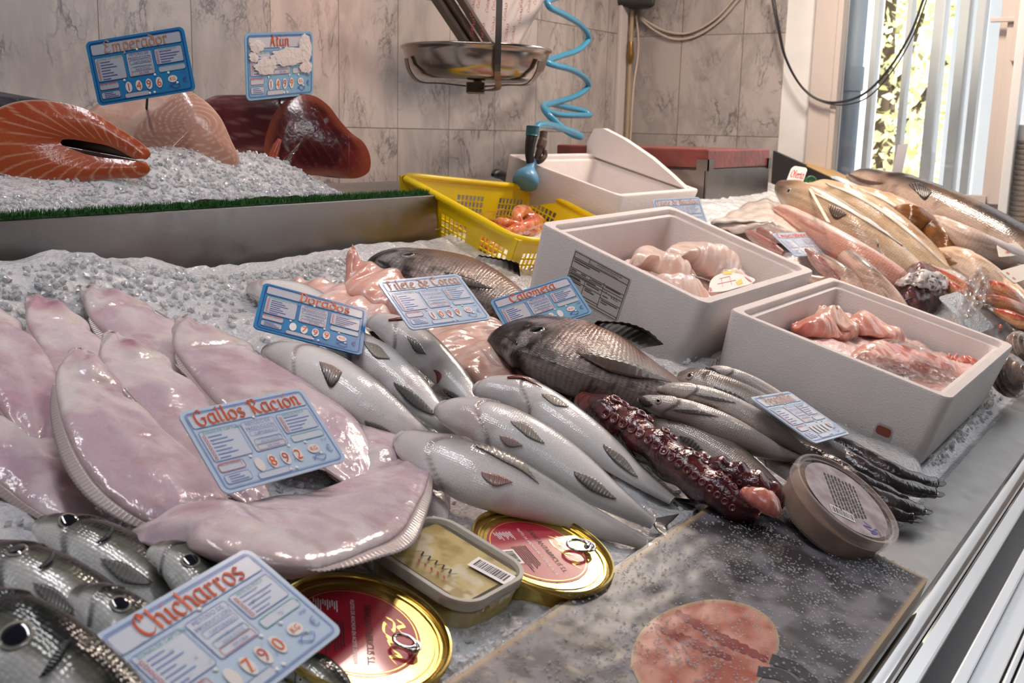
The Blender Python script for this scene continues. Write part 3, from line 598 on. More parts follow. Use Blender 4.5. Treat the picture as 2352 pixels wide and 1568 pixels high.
def bream(name, sp, label, seed, D=(0.80, 0.1, 0.22), k=0.72, white=0.44, tailp=None, fins=(), slit=None, group='sea breams laid belly up on the ice', eyep=None):
    t = thing(name, label, 'fish', base_of(sp), group)
    o, I = fish_body('body', sp, k, D, c_bream(seed, white), M_bream, t, dispf=gill(0.245)); bv = bvh_of(o)
    for nm, A, B, ca, cb in fins: fin(nm, t, A, B, ca, cb, bv=bv, n=sp[len(sp)//2][3])
    if slit: fin('gill_slit', t, slit[0], slit[1], (0.16, 0.03, 0.025), bv=bv, n=0.06, rays=0, K=20, L=3, m=M_gill)
    if tailp: tail(t, tailp[0], tailp[1], (0.13, 0.12, 0.12), tailp[2])
    if eyep: eye(t, bv, eyep[0], eyep[1], eyep[2], (0.6, 0.58, 0.55))
    return t
BR = (0.40, 0.35, 0.30); PK = (0.55, 0.38, 0.36); DK = (0.16, 0.145, 0.14)
bream('sea_bream', [(588, 662, 20, .035), (615, 668, 30, .045), (680, 690, 44, .045), (750, 730, 46, .04), (810, 770, 36, .035), (850, 800, 18, .03)], 'pale sea bream mostly hidden behind the bright blue tag, by the riser', 21)
bream('sea_bream', [(852, 738, 16, .06), (880, 744, 28, .062), (925, 768, 40, .06), (975, 806, 42, .055), (1030, 860, 37, .045), (1080, 915, 26, .035), (1125, 965, 12, .03)], 'sea bream with an open gill and a red vent, nearest the pale fillets', 22,
      fins=[('vent', [(996, 850), (1003, 860), (1006, 880)], [(1008, 848), (1014, 862), (1008, 882)], (0.22, 0.03, 0.03), (0.34, 0.10, 0.09)), ('pelvic_fin', [(935, 772), (960, 785), (980, 815)], [(938, 790), (958, 808), (980, 818)], BR, DK), ('anal_fin', [(1020, 892), (1050, 905), (1075, 925)], [(1015, 902), (1040, 925), (1070, 935)], DK, DK)], slit=([(893, 738), (930, 737), (972, 757)], [(893, 735), (930, 731), (975, 758)]))
bream('sea_bream', [(735, 772, 18, .062), (765, 776, 30, .064), (815, 800, 42, .062), (875, 838, 48, .058), (940, 895, 43, .05), (1000, 955, 28, .04), (1060, 1015, 14, .03)], 'sea bream lying just left of the open-gilled one, with a brown belly fin', 23,
      fins=[('pelvic_fin', [(835, 785), (870, 797), (895, 825)], [(840, 805), (868, 822), (890, 830)], BR, BR), ('anal_fin', [(905, 878), (950, 900), (1000, 950)], [(900, 890), (945, 925), (995, 965)], DK, DK)])
bream('sea_bream', [(622, 805, 20, .055), (645, 812, 32, .06), (700, 836, 50, .06), (765, 872, 58, .06), (830, 918, 58, .055), (895, 962, 46, .045), (960, 1005, 30, .035), (1030, 1050, 15, .028)], 'leftmost sea bream, its brown pectoral fin with a black tip, beside the flatfish', 24,
      fins=[('pectoral_fin', [(735, 832), (765, 842), (785, 855)], [(738, 862), (755, 880), (768, 905)], (0.45, 0.33, 0.28), (0.04, 0.04, 0.03)), ('anal_fin', [(838, 965), (880, 980), (925, 1010)], [(832, 975), (872, 998), (918, 1018)], DK, DK)])
bream('sea_bream', [(1106, 892, 20, .055), (1130, 893, 32, .06), (1190, 908, 46, .06), (1250, 938, 48, .055), (1320, 985, 46, .05), (1395, 1040, 38, .042), (1465, 1095, 24, .033), (1545, 1150, 11, .026)], 'sea bream with a wide open gill cover, right of the middle, beside the octopus arm', 25,
      tailp=(((1540, 1142), (1550, 1158)), ((1640, 1152), (1610, 1185)), .022), fins=[('pelvic_fin', [(1242, 905), (1275, 912), (1305, 935)], [(1248, 918), (1275, 930), (1302, 940)], BR, BR), ('anal_fin', [(1385, 1020), (1430, 1050), (1465, 1095)], [(1378, 1032), (1420, 1065), (1455, 1100)], BR, DK)], slit=([(1165, 870), (1200, 872), (1242, 890)], [(1165, 867), (1200, 865), (1244, 892)]))
bream('sea_bream', [(1022, 940, 24, .06), (1050, 948, 40, .065), (1110, 970, 56, .066), (1180, 1000, 60, .064), (1255, 1042, 58, .058), (1335, 1095, 48, .05), (1415, 1150, 32, .04), (1500, 1203, 13, .03)], 'plump sea bream in the front pair, second from the oval gold tin', 26,
      tailp=(((1494, 1192), (1506, 1214)), ((1560, 1180), (1540, 1240)), .028), fins=[('pelvic_fin', [(1172, 968), (1210, 975), (1250, 1018)], [(1178, 984), (1210, 1000), (1248, 1026)], BR, BR), ('pelvic_fin', [(1148, 1000), (1175, 1005), (1200, 1022)], [(1148, 1015), (1170, 1024), (1198, 1028)], PK, BR), ('anal_fin', [(1318, 1082), (1365, 1100), (1415, 1145)], [(1310, 1098), (1355, 1122), (1408, 1155)], BR, DK)])
bream('sea_bream', [(922, 1008, 24, .055), (945, 1020, 40, .06), (1010, 1052, 62, .062), (1090, 1086, 72, .062), (1175, 1118, 66, .058), (1260, 1152, 50, .05), (1340, 1188, 36, .04), (1420, 1222, 24, .032), (1485, 1250, 14, .028)], 'nearest sea bream, with a mottled dark back, just above the gold tins', 27, D=(0.70, 0.15, 0.45), k=0.62, white=0.50,
      tailp=(((1478, 1238), (1490, 1262)), ((1560, 1228), (1520, 1300)), .028), fins=[('pectoral_fin', [(1088, 1022), (1140, 1030), (1190, 1052), (1236, 1112)], [(1096, 1036), (1140, 1052), (1188, 1075), (1235, 1116)], (0.14, 0.12, 0.09), BR), ('pelvic_fin', [(1105, 1084), (1145, 1092), (1176, 1108)], [(1104, 1104), (1140, 1114), (1174, 1113)], (0.42, 0.20, 0.18), PK)])

# ---- megrims: flat, blind side up
def c_megrim(seed, bruise=0.5):
    def f(U, TH, V):
        e = np.abs(np.cos(TH)); q = fbm(V, 22, seed); c = mix((0.70, 0.59, 0.60), (0.54, 0.40, 0.46), sst(0.40, 0.62, q)); c = mix(c, (0.72, 0.66, 0.64), sst(0.50, 0.66, fbm(V, 14, seed+3))*0.8)
        c = mix(c, (0.38, 0.28, 0.26), sst(0.86, 0.99, e)*0.7); c = mix(c, (0.40, 0.11, 0.20), bruise*1.2*sst(0.56, 0.70, fbm(V, 18, seed+9))*(0.35+0.65*sst(0.45, 0.1, U)))
        lat = np.exp(-((np.abs(TH)-math.pi/2)/0.16)**2)*sst(.25, .4, U); c = mix(c, (0.72, 0.62, 0.62), 0.35*lat)
        g = 0.20+0.035*np.cos(TH*2+0.4); c = mix(c, (0.76, 0.70, 0.64), 0.6*np.exp(-((U-g)/0.022)**2)*sst(.8, .5, e)); ce = np.cos(TH); c = mix(c, (0.34, 0.08, 0.17), bruise*1.1*np.clip(np.exp(-((U-.14)/.05)**2)*np.exp(-((ce-.15)/.40)**2)*(.4+fbm(V, 50, seed+4)), 0, .8)); c = mix(c, (0.76, 0.69, 0.58), .75*np.exp(-((U-.215)/.030)**2)*np.exp(-((ce-.45)/.30)**2)); c = mix(c, (0.44, 0.30, 0.30), .55*sst(.55, .72, fbm(V, 60, seed+21, 3))); return mix(c, (0.30, 0.24, 0.20), 0.8*sst(0.05, 0.0, U))
    return f
def megrim(sp, label, seed, D=(1, 0.15, 0), k=0.21, bruise=0.5, fins=(0.24, 0.93), fw=0.22, tailp=None, tilt=0.0, sides=(1, -1)):
    t = thing('megrim', label, 'fish', base_of(sp), 'megrims laid pale side up on the ice')
    sp2 = [(x, y, hw*0.86, n) for x, y, hw, n in sp]; g = gill(0.20, 0.0)
    def notch(U, TH):
        rs = sst(.45, .9, np.cos(TH)); ls = sst(.45, .9, -np.cos(TH)); return 1-.20*rs*np.exp(-((U-.285)/.04)**2)+.06*rs*np.exp(-((U-.20)/.04)**2)-.05*ls*np.exp(-((U-.13)/.03)**2)+.02*np.sin(U*23+seed)*rs
    def lump(U, TH):
        top = np.clip(np.abs(np.sin(TH)), 0, 1); return 0.0035*top*np.exp(-((U-0.12)/0.07)**2)+0.002*top*np.sin(U*40+np.cos(TH)*5)*sst(.26, .12, U)-0.003*top*np.exp(-((U-0.235)/0.02)**2)*sst(.95, .6, np.abs(np.cos(TH)))+top*.010*(fbm(np.stack([U*7, np.cos(TH)*1.6, 0*U+seed], -1), 1.0, seed, 3)-.5)
    o, I = fish_body('body', sp2, k, np.array(D, float)+NN*tilt, c_megrim(seed, bruise), M_flat, t, M=130, K=48, dispf=notch, flatv=lump, nose=0.9)
    u = I['u']; idx = np.where((u > fins[0]) & (u < fins[1]))[0]
    for sgn in sides:
        idd = idx[::1]; uu = (u[idd]-fins[0])/(fins[1]-fins[0]); hgt = np.sin(np.clip(uu, 0, 1)*math.pi)**0.6
        A3 = I['P'][idd]+sgn*I['D'][idd]*(I['rb'][idd]*0.985)[:, None]+NN*0.0; B3 = A3+sgn*I['D'][idd]*(I['rb'][idd]*fw*hgt+0.001)[:, None]-NN*(0.006*hgt)[:, None]
        # finer stations for the rays
        A3 = catmull(A3, 240); B3 = catmull(B3, 240); finp('fringe_fin', t, A3, B3, (0.46, 0.36, 0.35), (0.40, 0.32, 0.31), rays=60, amp=0.0006)
    if tailp: tail(t, tailp[0], tailp[1], (0.42, 0.34, 0.32), tailp[2], 0.1)
    return t
megrim([(215, 668, 22, .055), (240, 688, 42, .055), (290, 725, 66, .05), (350, 775, 78, .045), (420, 845, 74, .04), (490, 910, 50, .035), (540, 960, 22, .03)], 'megrim at the back against the riser, second from the left of the back row', 31)
megrim([(88, 690, 26, .055), (110, 715, 48, .055), (150, 765, 74, .05), (190, 830, 82, .045), (240, 910, 70, .04), (290, 980, 46, .03), (330, 1030, 20, .03)], 'megrim at the back left corner against the riser, head towards the loose ice', 32)
megrim([(-70, 700, 40, .05), (-40, 735, 70, .05), (10, 800, 92, .05), (45, 870, 95, .048), (70, 940, 82, .042), (85, 1005, 46, .036), (95, 1050, 22, .03)], 'megrim cut by the left edge with a long frilled fin and a purple bruise', 33, bruise=0.8)
megrim([(-130, 800, 40, .035), (-80, 860, 80, .035), (-20, 950, 100, .035), (50, 1040, 104, .032), (120, 1120, 88, .028), (185, 1190, 60, .026), (230, 1250, 26, .024)], 'lowest megrim at the left edge, under the frilled one and above the horse mackerel heads', 34)
megrim([(432, 742, 26, .070), (450, 762, 48, .070), (495, 805, 78, .066), (560, 865, 92, .060), (640, 930, 102, .055), (725, 995, 98, .050), (790, 1060, 70, .045), (830, 1120, 30, .04)], 'megrim leading to the sea breams, under the top edge of the orange-lettered tag', 35, bruise=0.45)
megrim([(264, 775, 28, .075), (282, 800, 50, .076), (325, 845, 78, .072), (375, 905, 86, .066), (430, 975, 84, .060), (495, 1050, 80, .052), (560, 1120, 50, .045), (610, 1170, 22, .04)], 'megrim with a purple-bruised head, running under the left edge of the orange-lettered tag', 36, bruise=0.95)
megrim([(188, 812, 36, .085), (192, 845, 62, .085), (215, 900, 88, .080), (258, 975, 108, .074), (318, 1055, 122, .066), (390, 1130, 118, .058), (460, 1195, 80, .050), (520, 1245, 34, .045)], 'largest megrim in front, its broad body running towards the horse mackerel tag', 37, bruise=0.4)
megrim([(770, 930, 30, .038), (810, 985, 70, .038), (870, 1050, 92, .036), (930, 1110, 84, .034), (985, 1165, 46, .03), (1010, 1195, 20, .028)], 'megrim with a spread fin beside the nearest sea bream, right of the tag', 38, D=(1, 0.15, 0), bruise=0.4)
megrim([(342, 1222, 30, .072), (380, 1216, 50, .076), (440, 1210, 66, .080), (520, 1222, 88, .080), (610, 1228, 106, .076), (710, 1206, 112, .070), (800, 1172, 104, .062), (880, 1120, 78, .055), (940, 1070, 44, .05), (965, 1045, 20, .046)], 'megrim lying crosswise in front, above the gold tins', 39, D=(0.2, 1, 0), bruise=0.7)
# ---- pomfrets
def c_pomfret(seed):
    def f(U, TH, V):
        a = np.abs(TH)/math.pi; q = fbm(V, 60, seed, 5); c = mix((0.022, 0.015, 0.013), (0.27, 0.145, 0.105), sst(0.24, 0.48, a+0.10*(q-.5))); c = mix(c, (0.50, 0.42, 0.38), sst(0.50, 0.76, a)*0.8)
        c = mix(c, (0.06, 0.05, 0.05), 0.75*sst(0.52, 0.66, fbm(V, 90, seed+2, 4))*sst(.6, .75, a)); hd = sst(0.34, 0.20, U+0.05*np.cos(TH)+.30*(q-.5)); c = mix(c, (0.022, 0.018, 0.018), hd)
        return mix(c, (0.62, 0.60, 0.60), 0.5*np.exp(-((U-0.23)/0.07)**2)*sst(.45, .6, a)*sst(.4, .6, q))
    return f
def pomfret(sp, label, seed, D, k, eyep, fins=(), tailp=None):
    t = thing('pomfret', label, 'fish', base_of(sp), 'dark pomfrets'); o, I = fish_body('body', sp, k, D, c_pomfret(seed), M_dark_fish, t, M=110, K=48, dispf=gill(0.25, 0.03), nose=0.7); bv = bvh_of(o)
    eye(t, bv, *eyep, iris=(0.30, 0.27, 0.24), pr=0.72, out=0.30, rim=(0.55, 0.5, 0.45))
    fin('mouth', t, [(sp[0][0]-14, sp[0][1]+2), (sp[0][0], sp[0][1]+6), (sp[0][0]+16, sp[0][1]+20)], [(sp[0][0]-14, sp[0][1]+5), (sp[0][0], sp[0][1]+12), (sp[0][0]+14, sp[0][1]+26)], (0.012, 0.010, 0.010), bv=bv, n=0.06, rays=0, K=14, L=3, m=M_fin)
    for nm, A, B, ca, cb, kw in fins: fin(nm, t, A, B, ca, cb, **({'bv': bv, 'n': 0.06, **kw}))
    return t
FD = (0.035, 0.03, 0.03)
pomfret([(1174, 767, 30, .055), (1192, 772, 50, .06), (1238, 786, 72, .064), (1300, 809, 86, .066), (1375, 838, 86, .064), (1450, 868, 70, .058), (1520, 894, 48, .05), (1590, 918, 28, .044), (1650, 940, 14, .042)],
        'front dark pomfret, its round head beside the pale fillets and its flank catching the lamp', 41, (0.75, 0.55, 0.05), 0.42, (1231, 757, 21),
        fins=[('pectoral_fin', [(1322, 812), (1380, 820), (1450, 838), (1540, 882)], [(1322, 824), (1375, 846), (1450, 866), (1538, 886)], (0.05, 0.036, 0.03), (0.13, 0.085, 0.065), {'off': .003}),
              ('dorsal_fin', [(1352, 752), (1400, 768), (1440, 785), (1470, 800)], [(1372, 737), (1440, 742), (1490, 760), (1524, 790)], FD, FD, {'bv': None, 'n': (.075, .11), 'rays': 10})])
pomfret([(884, 596, 18, .05), (900, 600, 34, .06), (940, 612, 48, .065), (1000, 632, 62, .066), (1065, 655, 68, .064), (1130, 685, 60, .058), (1190, 720, 46, .05), (1250, 758, 32, .045), (1310, 790, 18, .04)],
        'rear dark pomfret lying between the yellow basket and the glossy tags', 42, (0.75, 0.55, 0.05), 0.42, (937, 584, 16),
        fins=[('dorsal_fin', [(1090, 596), (1130, 606), (1170, 622), (1195, 634)], [(1100, 586), (1140, 592), (1170, 598), (1192, 604)], FD, FD, {'bv': None, 'n': (.08, .10), 'rays': 8}), ('pectoral_fin', [(1020, 628), (1070, 640), (1130, 665)], [(1022, 640), (1068, 656), (1128, 672)], FD, (0.10, 0.08, 0.07), {'off': .003})])
# ---- fillets
def c_fillet(seed, base=(0.78, 0.52, 0.44), deep=(0.62, 0.26, 0.20), pale=(0.84, 0.68, 0.60)):
    def f(U, TH, V):
        st = np.sin(U*60+6*np.cos(TH)+8*fbm(V, 16, seed)); c = mix(base, pale, sst(0.3, 0.95, st)*0.55); c = mix(c, deep, sst(.56, .72, fbm(V, 20, seed+2))*0.55); return mix(c, (0.62, 0.48, 0.22), sst(.64, .76, fbm(V, 26, seed+6))*sst(.75, .95, U)*.7)
    return f
M_flesh = mat('fish_flesh', rough=0.28, attr=True, sss=0.5, coat=0.6, bump=[('noise', 'Object', 120, 0.3, 0.003), ('wave', 'UV', 26, 0.25, 0.003)])
def fillet(name, sp, label, seed, D=(1, 0.1, 0), k=0.30, wob=0.004, rip=0.003, group='pale fish fillets', **kw):
    t = props(fish_body(name, sp, k, D, c_fillet(seed, **kw), M_flesh, None, M=80, K=40, flatv=lambda U, TH: wob*np.sin(U*9+TH*2+seed)+rip*np.sin(U*31+3*np.cos(TH)))[0], label, 'fish fillet', group); return t
fillet('fish_fillet', [(980, 735, 30, .030), (1010, 765, 44, .034), (1060, 805, 52, .034), (1120, 845, 52, .032), (1180, 885, 36, .028), (1215, 912, 14, .022)], 'pale pink fillet under the creamy tag, the left one of the pair', 51)
fillet('fish_fillet', [(1050, 712, 26, .034), (1085, 745, 42, .040), (1135, 790, 52, .040), (1185, 830, 50, .036), (1225, 862, 32, .030), (1255, 885, 12, .024)], 'pink fillet with a dark red seam beside the front pomfret head', 52, deep=(0.55, 0.14, 0.10))
fillet('fish_fillet', [(812, 588, 16, .085), (818, 608, 24, .075), (840, 640, 46, .062), (880, 672, 62, .055), (930, 705, 56, .048), (985, 740, 30, .04)], 'salmon-pink fillet with its stub end standing up against the riser', 53, base=(0.78, 0.42, 0.34), k=0.42)
fillet('fish_fillet', [(690, 655, 14, .045), (730, 672, 34, .048), (790, 700, 48, .048), (850, 732, 44, .044), (900, 760, 20, .04)], 'pink and white fillet tucked behind the bright blue tag', 54, base=(0.80, 0.50, 0.44), pale=(0.86, 0.80, 0.76))
# ---- octopus arms
def c_octo(seed):
    def f(U, TH, V):
        q = fbm(V, 50, seed); c = mix((0.045, 0.008, 0.013), (0.13, 0.022, 0.025), sst(.35, .65, q)); c = mix(c, (0.30, 0.07, 0.05), sst(.16, .0, U)*0.8); return mix(c, (0.30, 0.08, 0.07), sst(.55, .75, fbm(V, 120, seed+3))*.5)
    return f
M_octo = mat('octopus_skin', rough=0.16, attr=True, sss=0.2, coat=1.0, bump=[('noise', 'Object', 130, 0.5, 0.004)])
def octo(sp, label, seed, suckers, D, k=0.8):
    t = thing('octopus_piece', label, 'octopus', base_of(sp), 'octopus pieces'); o, I = fish_body('tentacle', sp, k, D, c_octo(seed), M_octo, t, M=90, K=36, flatv=lambda U, TH: 0.002*np.sin(U*40)); bv = bvh_of(o)
    for x, y, r in suckers:
        p, nr = hit(bv, x, y, 0.0, .05); rr = r*mpp(p); k_ = 18; pf = [(rr, -rr*.3), (rr, rr*.12), (rr*.82, rr*.30), (rr*.60, rr*.26), (rr*.48, rr*.05), (rr*.16, -rr*.02), (rr*.08, -rr*.05)]
        V, F = lathe(p, nr, pf, k_); F.append(list(range(6*k_, 7*k_))); C = np.repeat(np.array([(.06, .01, .014), (.10, .018, .02), (.20, .045, .04), (.19, .04, .035), (.11, .02, .022), (.07, .012, .014), (.03, .006, .006)]), k_, 0); mk('sucker', V, F, M_octo, t, True, C)
    return t
sk = []
rg = np.random.default_rng(11)
for i in range(17):
    t_ = i/16; c_ = catmull(np.array([(1400, 935, 0), (1470, 975, 0), (1545, 1030, 0), (1620, 1090, 0), (1690, 1150, 0)], float), 17)[i]; sk.append((c_[0]+14, c_[1]-18, 15-6*t_)); sk.append((c_[0]-8, c_[1]+16, 14-5*t_))
octo([(1345, 930, 26, .05), (1375, 942, 40, .055), (1430, 975, 46, .056), (1495, 1022, 46, .055), (1560, 1070, 46, .053), (1625, 1115, 44, .05), (1690, 1158, 36, .045), (1740, 1190, 20, .04)], 'long dark red octopus arm with two rows of suckers, beside the sea breams', 61, sk, (0.7, 0.2, -0.4))
octo([(1590, 1052, 16, .058), (1620, 1066, 26, .062), (1680, 1092, 36, .062), (1740, 1122, 38, .058), (1785, 1150, 28, .05), (1800, 1165, 16, .046)], 'thicker folded octopus arm lying against the plastic-wrapped box corner', 62, [(1632+i*22, 1072+i*12, 7) for i in range(6)], (0.7, 0.2, -0.4))
fillet('octopus_tip', [(1715, 1130, 14, .075), (1740, 1140, 24, .078), (1768, 1158, 26, .074), (1785, 1172, 14, .066)], 'pinkish raw octopus piece at the corner of the plastic-wrapped box', 63, base=(0.62, 0.20, 0.15), deep=(0.45, 0.10, 0.08), pale=(0.72, 0.32, 0.25), k=0.7, wob=0.0006, rip=.0004, group=None)['category'] = 'octopus'
# ---- whitings
def c_whiting(seed):
    def f(U, TH, V):
        a = np.abs(TH)/math.pi; q = fbm(V, 70, seed); c = mix((0.12, 0.088, 0.072), (0.33, 0.27, 0.23), sst(0.22, 0.42, a+.08*(q-.5))); c = mix(c, (0.68, 0.61, 0.56), sst(0.48, 0.64, a)); c = mix(c, (0.22, 0.18, 0.16), .5*sst(.5, .7, q)*sst(.55, .35, a)); c = mix(c, (0.30, 0.24, 0.20), .6*sst(.22, .04, U)*sst(.75, .5, a))
        g = 0.22+0.03*np.cos(TH*2); c = mix(c, (0.14, 0.10, 0.085), .7*np.exp(-((U-g)/.010)**2)); return mix(c, (0.10, 0.08, 0.08), sst(.72, 1.0, U)*.55)  # gill line darkened in colour for the crease shade
    return f
def whiting(sp, label, seed, D, eyep=None, fins=(), tailp=None, k=0.75, mouth=None):
    t = thing('whiting', label, 'fish', base_of(sp), 'slender whitings in a bunch'); o, I = fish_body('body', sp, k, D, c_whiting(seed), M_whiting, t, M=100, K=36, dispf=gill(0.22, 0.06, lean=.03), nose=1.6); bv = bvh_of(o)
    if eyep: eye(t, bv, *eyep, iris=(0.45, 0.38, 0.30), pr=0.5, out=0.3)
    for nm, A, B, ca, cb in fins: fin(nm, t, A, B, ca, cb, bv=bv, n=sp[2][3], rays=8)
    if mouth: fin('mouth', t, mouth[0], mouth[1], (0.10, 0.075, 0.065), (0.05, 0.035, 0.03), bv=bv, n=sp[0][3]+.008, rays=5, K=16, L=4)
    if tailp: tail(t, tailp[0], tailp[1], (0.12, 0.10, 0.10), tailp[2])
    return t
SD = (0.5, 0.15, 0.5)
whiting([(1494, 962, 12, .05), (1512, 966, 22, .055), (1550, 982, 30, .056), (1610, 1010, 36, .055), (1670, 1045, 36, .053), (1730, 1085, 28, .05), (1790, 1130, 16, .045), (1830, 1160, 8, .04)], 'lowest whiting of the bunch, showing its speckled back and a round eye', 71, (0.6, 0.3, 0.55), (1490, 963, 9), [('pectoral_fin', [(1562, 1000), (1590, 1008), (1622, 1040)], [(1556, 1010), (1580, 1020), (1612, 1046)], DK, DK)])
whiting([(1476, 922, 10, .068), (1496, 927, 20, .074), (1540, 938, 28, .076), (1600, 958, 33, .075), (1670, 990, 36, .072), (1740, 1022, 28, .066), (1800, 1045, 16, .06), (1860, 1058, 9, .055)], 'whiting with its mouth agape and white belly turned up, in the middle of the bunch', 72, (0.5, -0.2, -0.6), (1512, 920, 8), [('pectoral_fin', [(1540, 938), (1600, 942), (1650, 958)], [(1545, 946), (1600, 950), (1650, 960)], DK, DK)], mouth=([(1468, 912), (1484, 914), (1500, 928)], [(1470, 928), (1484, 934), (1498, 936)]))
whiting([(1524, 896, 10, .082), (1545, 898, 20, .086), (1590, 908, 27, .088), (1650, 930, 33, .086), (1720, 965, 34, .08), (1790, 1005, 24, .072), (1850, 1040, 12, .064)], 'white-bellied whiting lying above the gaping one, its head on the pomfret tail', 73, (0.5, -0.2, -0.5), None, [('pectoral_fin', [(1590, 904), (1650, 914), (1690, 926)], [(1592, 910), (1650, 920), (1690, 928)], DK, DK), ('pelvic_fin', [(1592, 918), (1625, 925), (1650, 935)], [(1592, 926), (1620, 936), (1648, 938)], (0.22, 0.15, 0.10), (0.22, 0.15, 0.10))])
whiting([(1570, 864, 14, .092), (1588, 867, 24, .098), (1630, 880, 28, .10), (1690, 905, 31, .098), (1750, 935, 32, .09), (1820, 975, 28, .08), (1890, 1015, 18, .068), (1940, 1045, 10, .06)], 'round-eyed whiting on top of the bunch, running under the small curled tag', 74, (0.6, 0.3, 0.5), (1584, 862, 11), [('pectoral_fin', [(1640, 888), (1690, 905), (1720, 925)], [(1636, 896), (1680, 914), (1715, 930)], DK, DK)])
whiting([(1630, 852, 8, .075), (1650, 855, 16, .08), (1690, 868, 20, .08), (1740, 892, 22, .076), (1800, 928, 20, .07), (1870, 975, 14, .062)], 'whiting closest to the white foam box, its gill gaping', 75, (0.5, -0.2, -0.5), None, [], mouth=([(1622, 845), (1640, 846), (1660, 862)], [(1622, 850), (1640, 858), (1656, 868)]))
whiting([(1755, 1050, 12, .04), (1780, 1062, 20, .042), (1815, 1085, 21, .04), (1850, 1112, 16, .036), (1880, 1135, 8, .032)], 'short whiting tail end showing between the bunch and the round tub', 76, (0.6, 0.3, 0.5))
# ---- dark eel-like fish
def c_black(seed):
    def f(U, TH, V): return mix((0.030, 0.024, 0.026), (0.17, 0.13, 0.125), sst(.45, .75, fbm(V, 45, seed))*sst(.9, .2, U))
    return f
def black(sp, label, seed, rag=True):
    t = thing('black_slender_fish', label, 'fish', base_of(sp), 'black slender fish tails'); sp = [(x, y, max(h, 13) if i_ > 2 else h, n) for i_, (x, y, h, n) in enumerate(sp)]; fish_body('body', sp, 0.8, (0.6, 0.3, 0.5), c_black(seed), M_black, t, M=70, K=24, flatv=lambda U, TH: 0.0005*np.sin(U*30+TH*3))
    sp = [(x, y, max(h, 13) if i_ > 2 else h, n) for i_, (x, y, h, n) in enumerate(sp)]; x, y, h, n = sp[-1]; px, py = sp[-2][:2]; d = np.array([x-px, y-py]); d = d/np.linalg.norm(d); q = np.array([-d[1], d[0]])
    A = [tuple(np.array([x, y])-q*h*.6-d*8), tuple(np.array([x, y])+d*8), tuple(np.array([x, y])+q*h*.6-d*8)]; B = [tuple(np.array([x, y])-q*h*.35+d*22), tuple(np.array([x, y])+d*26), tuple(np.array([x, y])+q*h*.5+d*18)]
    fin('tail_fin', t, A, B, (0.04, 0.03, 0.03), (0.06, 0.04, 0.04), n=n, rays=6, K=14); return t
black([(1900, 1010, 18, .040), (1950, 1030, 20, .040), (2010, 1062, 20, .038), (2070, 1090, 18, .034), (2120, 1104, 15, .03), (2148, 1108, 9, .028)], 'black fish tail topmost of the bunch, touching the foam box', 81)
black([(1870, 1012, 20, .038), (1930, 1044, 22, .038), (1990, 1082, 22, .036), (2050, 1110, 20, .032), (2110, 1125, 17, .028), (2145, 1132, 10, .026)], 'black fish tail second from the foam box', 82)
black([(1850, 1030, 18, .034), (1910, 1064, 20, .034), (1970, 1104, 21, .032), (2030, 1130, 19, .028), (2070, 1146, 14, .026), (2085, 1152, 9, .026)], 'black fish tail in the middle of the bunch, between the others', 83)
black([(1930, 1092, 16, .026), (1980, 1124, 20, .026), (2040, 1152, 21, .024), (2090, 1166, 17, .022), (2118, 1172, 10, .02)], 'black fish tail low in the bunch, its tip nearest the bare steel', 84)
black([(1940, 1120, 14, .018), (1985, 1150, 18, .018), (2035, 1172, 18, .017), (2078, 1186, 12, .016), (2095, 1190, 8, .016)], 'black fish tail at the bottom, beside the round tub', 85)
black([(1470, 958, 12, .030), (1530, 996, 16, .032), (1600, 1032, 17, .032), (1680, 1070, 16, .032), (1760, 1112, 14, .032), (1810, 1142, 8, .03)], 'glossy black fish lying in the gap between octopus arm and whitings', 86)
# ---- horse mackerel
def c_jack(seed):
    def f(U, TH, V):
        a = np.abs(TH)/math.pi; q = fbm(V, 55, seed); c = mix((0.014, 0.017, 0.015), (0.15, 0.15, 0.12), sst(0.40, 0.52, a+.22*(q-.5))); c = mix(c, (0.66, 0.65, 0.62), sst(0.54, 0.66, a+.16*(q-.5))); c = mix(c, (0.035, 0.033, 0.030), .85*sst(.46, .58, fbm(V, 34, seed+4))*sst(.36, .14, U)*sst(.80, .64, a)); g = .27+.04*np.cos(TH*2); c = mix(c, (0.02, 0.02, 0.02), .85*np.exp(-((U-g)/.014)**2)*sst(.15, .3, a)); return mix(c, (0.70, 0.68, 0.66), .35*np.exp(-((U-.2)/.05)**2)*sst(.5, .65, a))  # the near-black gill line is crease shade painted on the skin
    return f
def jack(sp, label, seed, D, eyep, fins=(), k=0.62):
    t = thing('horse_mackerel', label, 'fish', base_of(sp), 'horse mackerel heads in the front corner'); o, I = fish_body('body', sp, k, D, c_jack(seed), M_jack, t, M=90, K=44, dispf=gill(0.27, 0.06, lean=.04), nose=1.1); bv = bvh_of(o)
    eye(t, bv, *eyep, iris=(0.34, 0.32, 0.26), pupil=(0.010, 0.011, 0.018), pr=0.80, out=0.28)
    for nm, A, B, ca, cb in fins: fin(nm, t, A, B, ca, cb, bv=bv, n=sp[2][3], rays=12, off=.002)
    return t
JF = (0.10, 0.10, 0.09)
jack([(100, 1206, 28, .055), (125, 1214, 44, .06), (180, 1236, 62, .062), (250, 1274, 76, .06), (330, 1330, 80, .055), (420, 1400, 70, .05), (500, 1470, 50, .045)], 'horse mackerel just below the megrims, its dark eye near the loose ice', 91, (0.58, 0.55, 0.28), (158, 1196, 24), [('pectoral_fin', [(232, 1284), (290, 1298), (350, 1340)], [(232, 1300), (280, 1330), (340, 1358)], JF, (0.25, 0.24, 0.22)), ('gill_slit', [(222, 1250), (248, 1228), (258, 1214)], [(230, 1254), (255, 1232), (262, 1216)], (0.012, 0.012, 0.012), (0.012, 0.012, 0.012))])
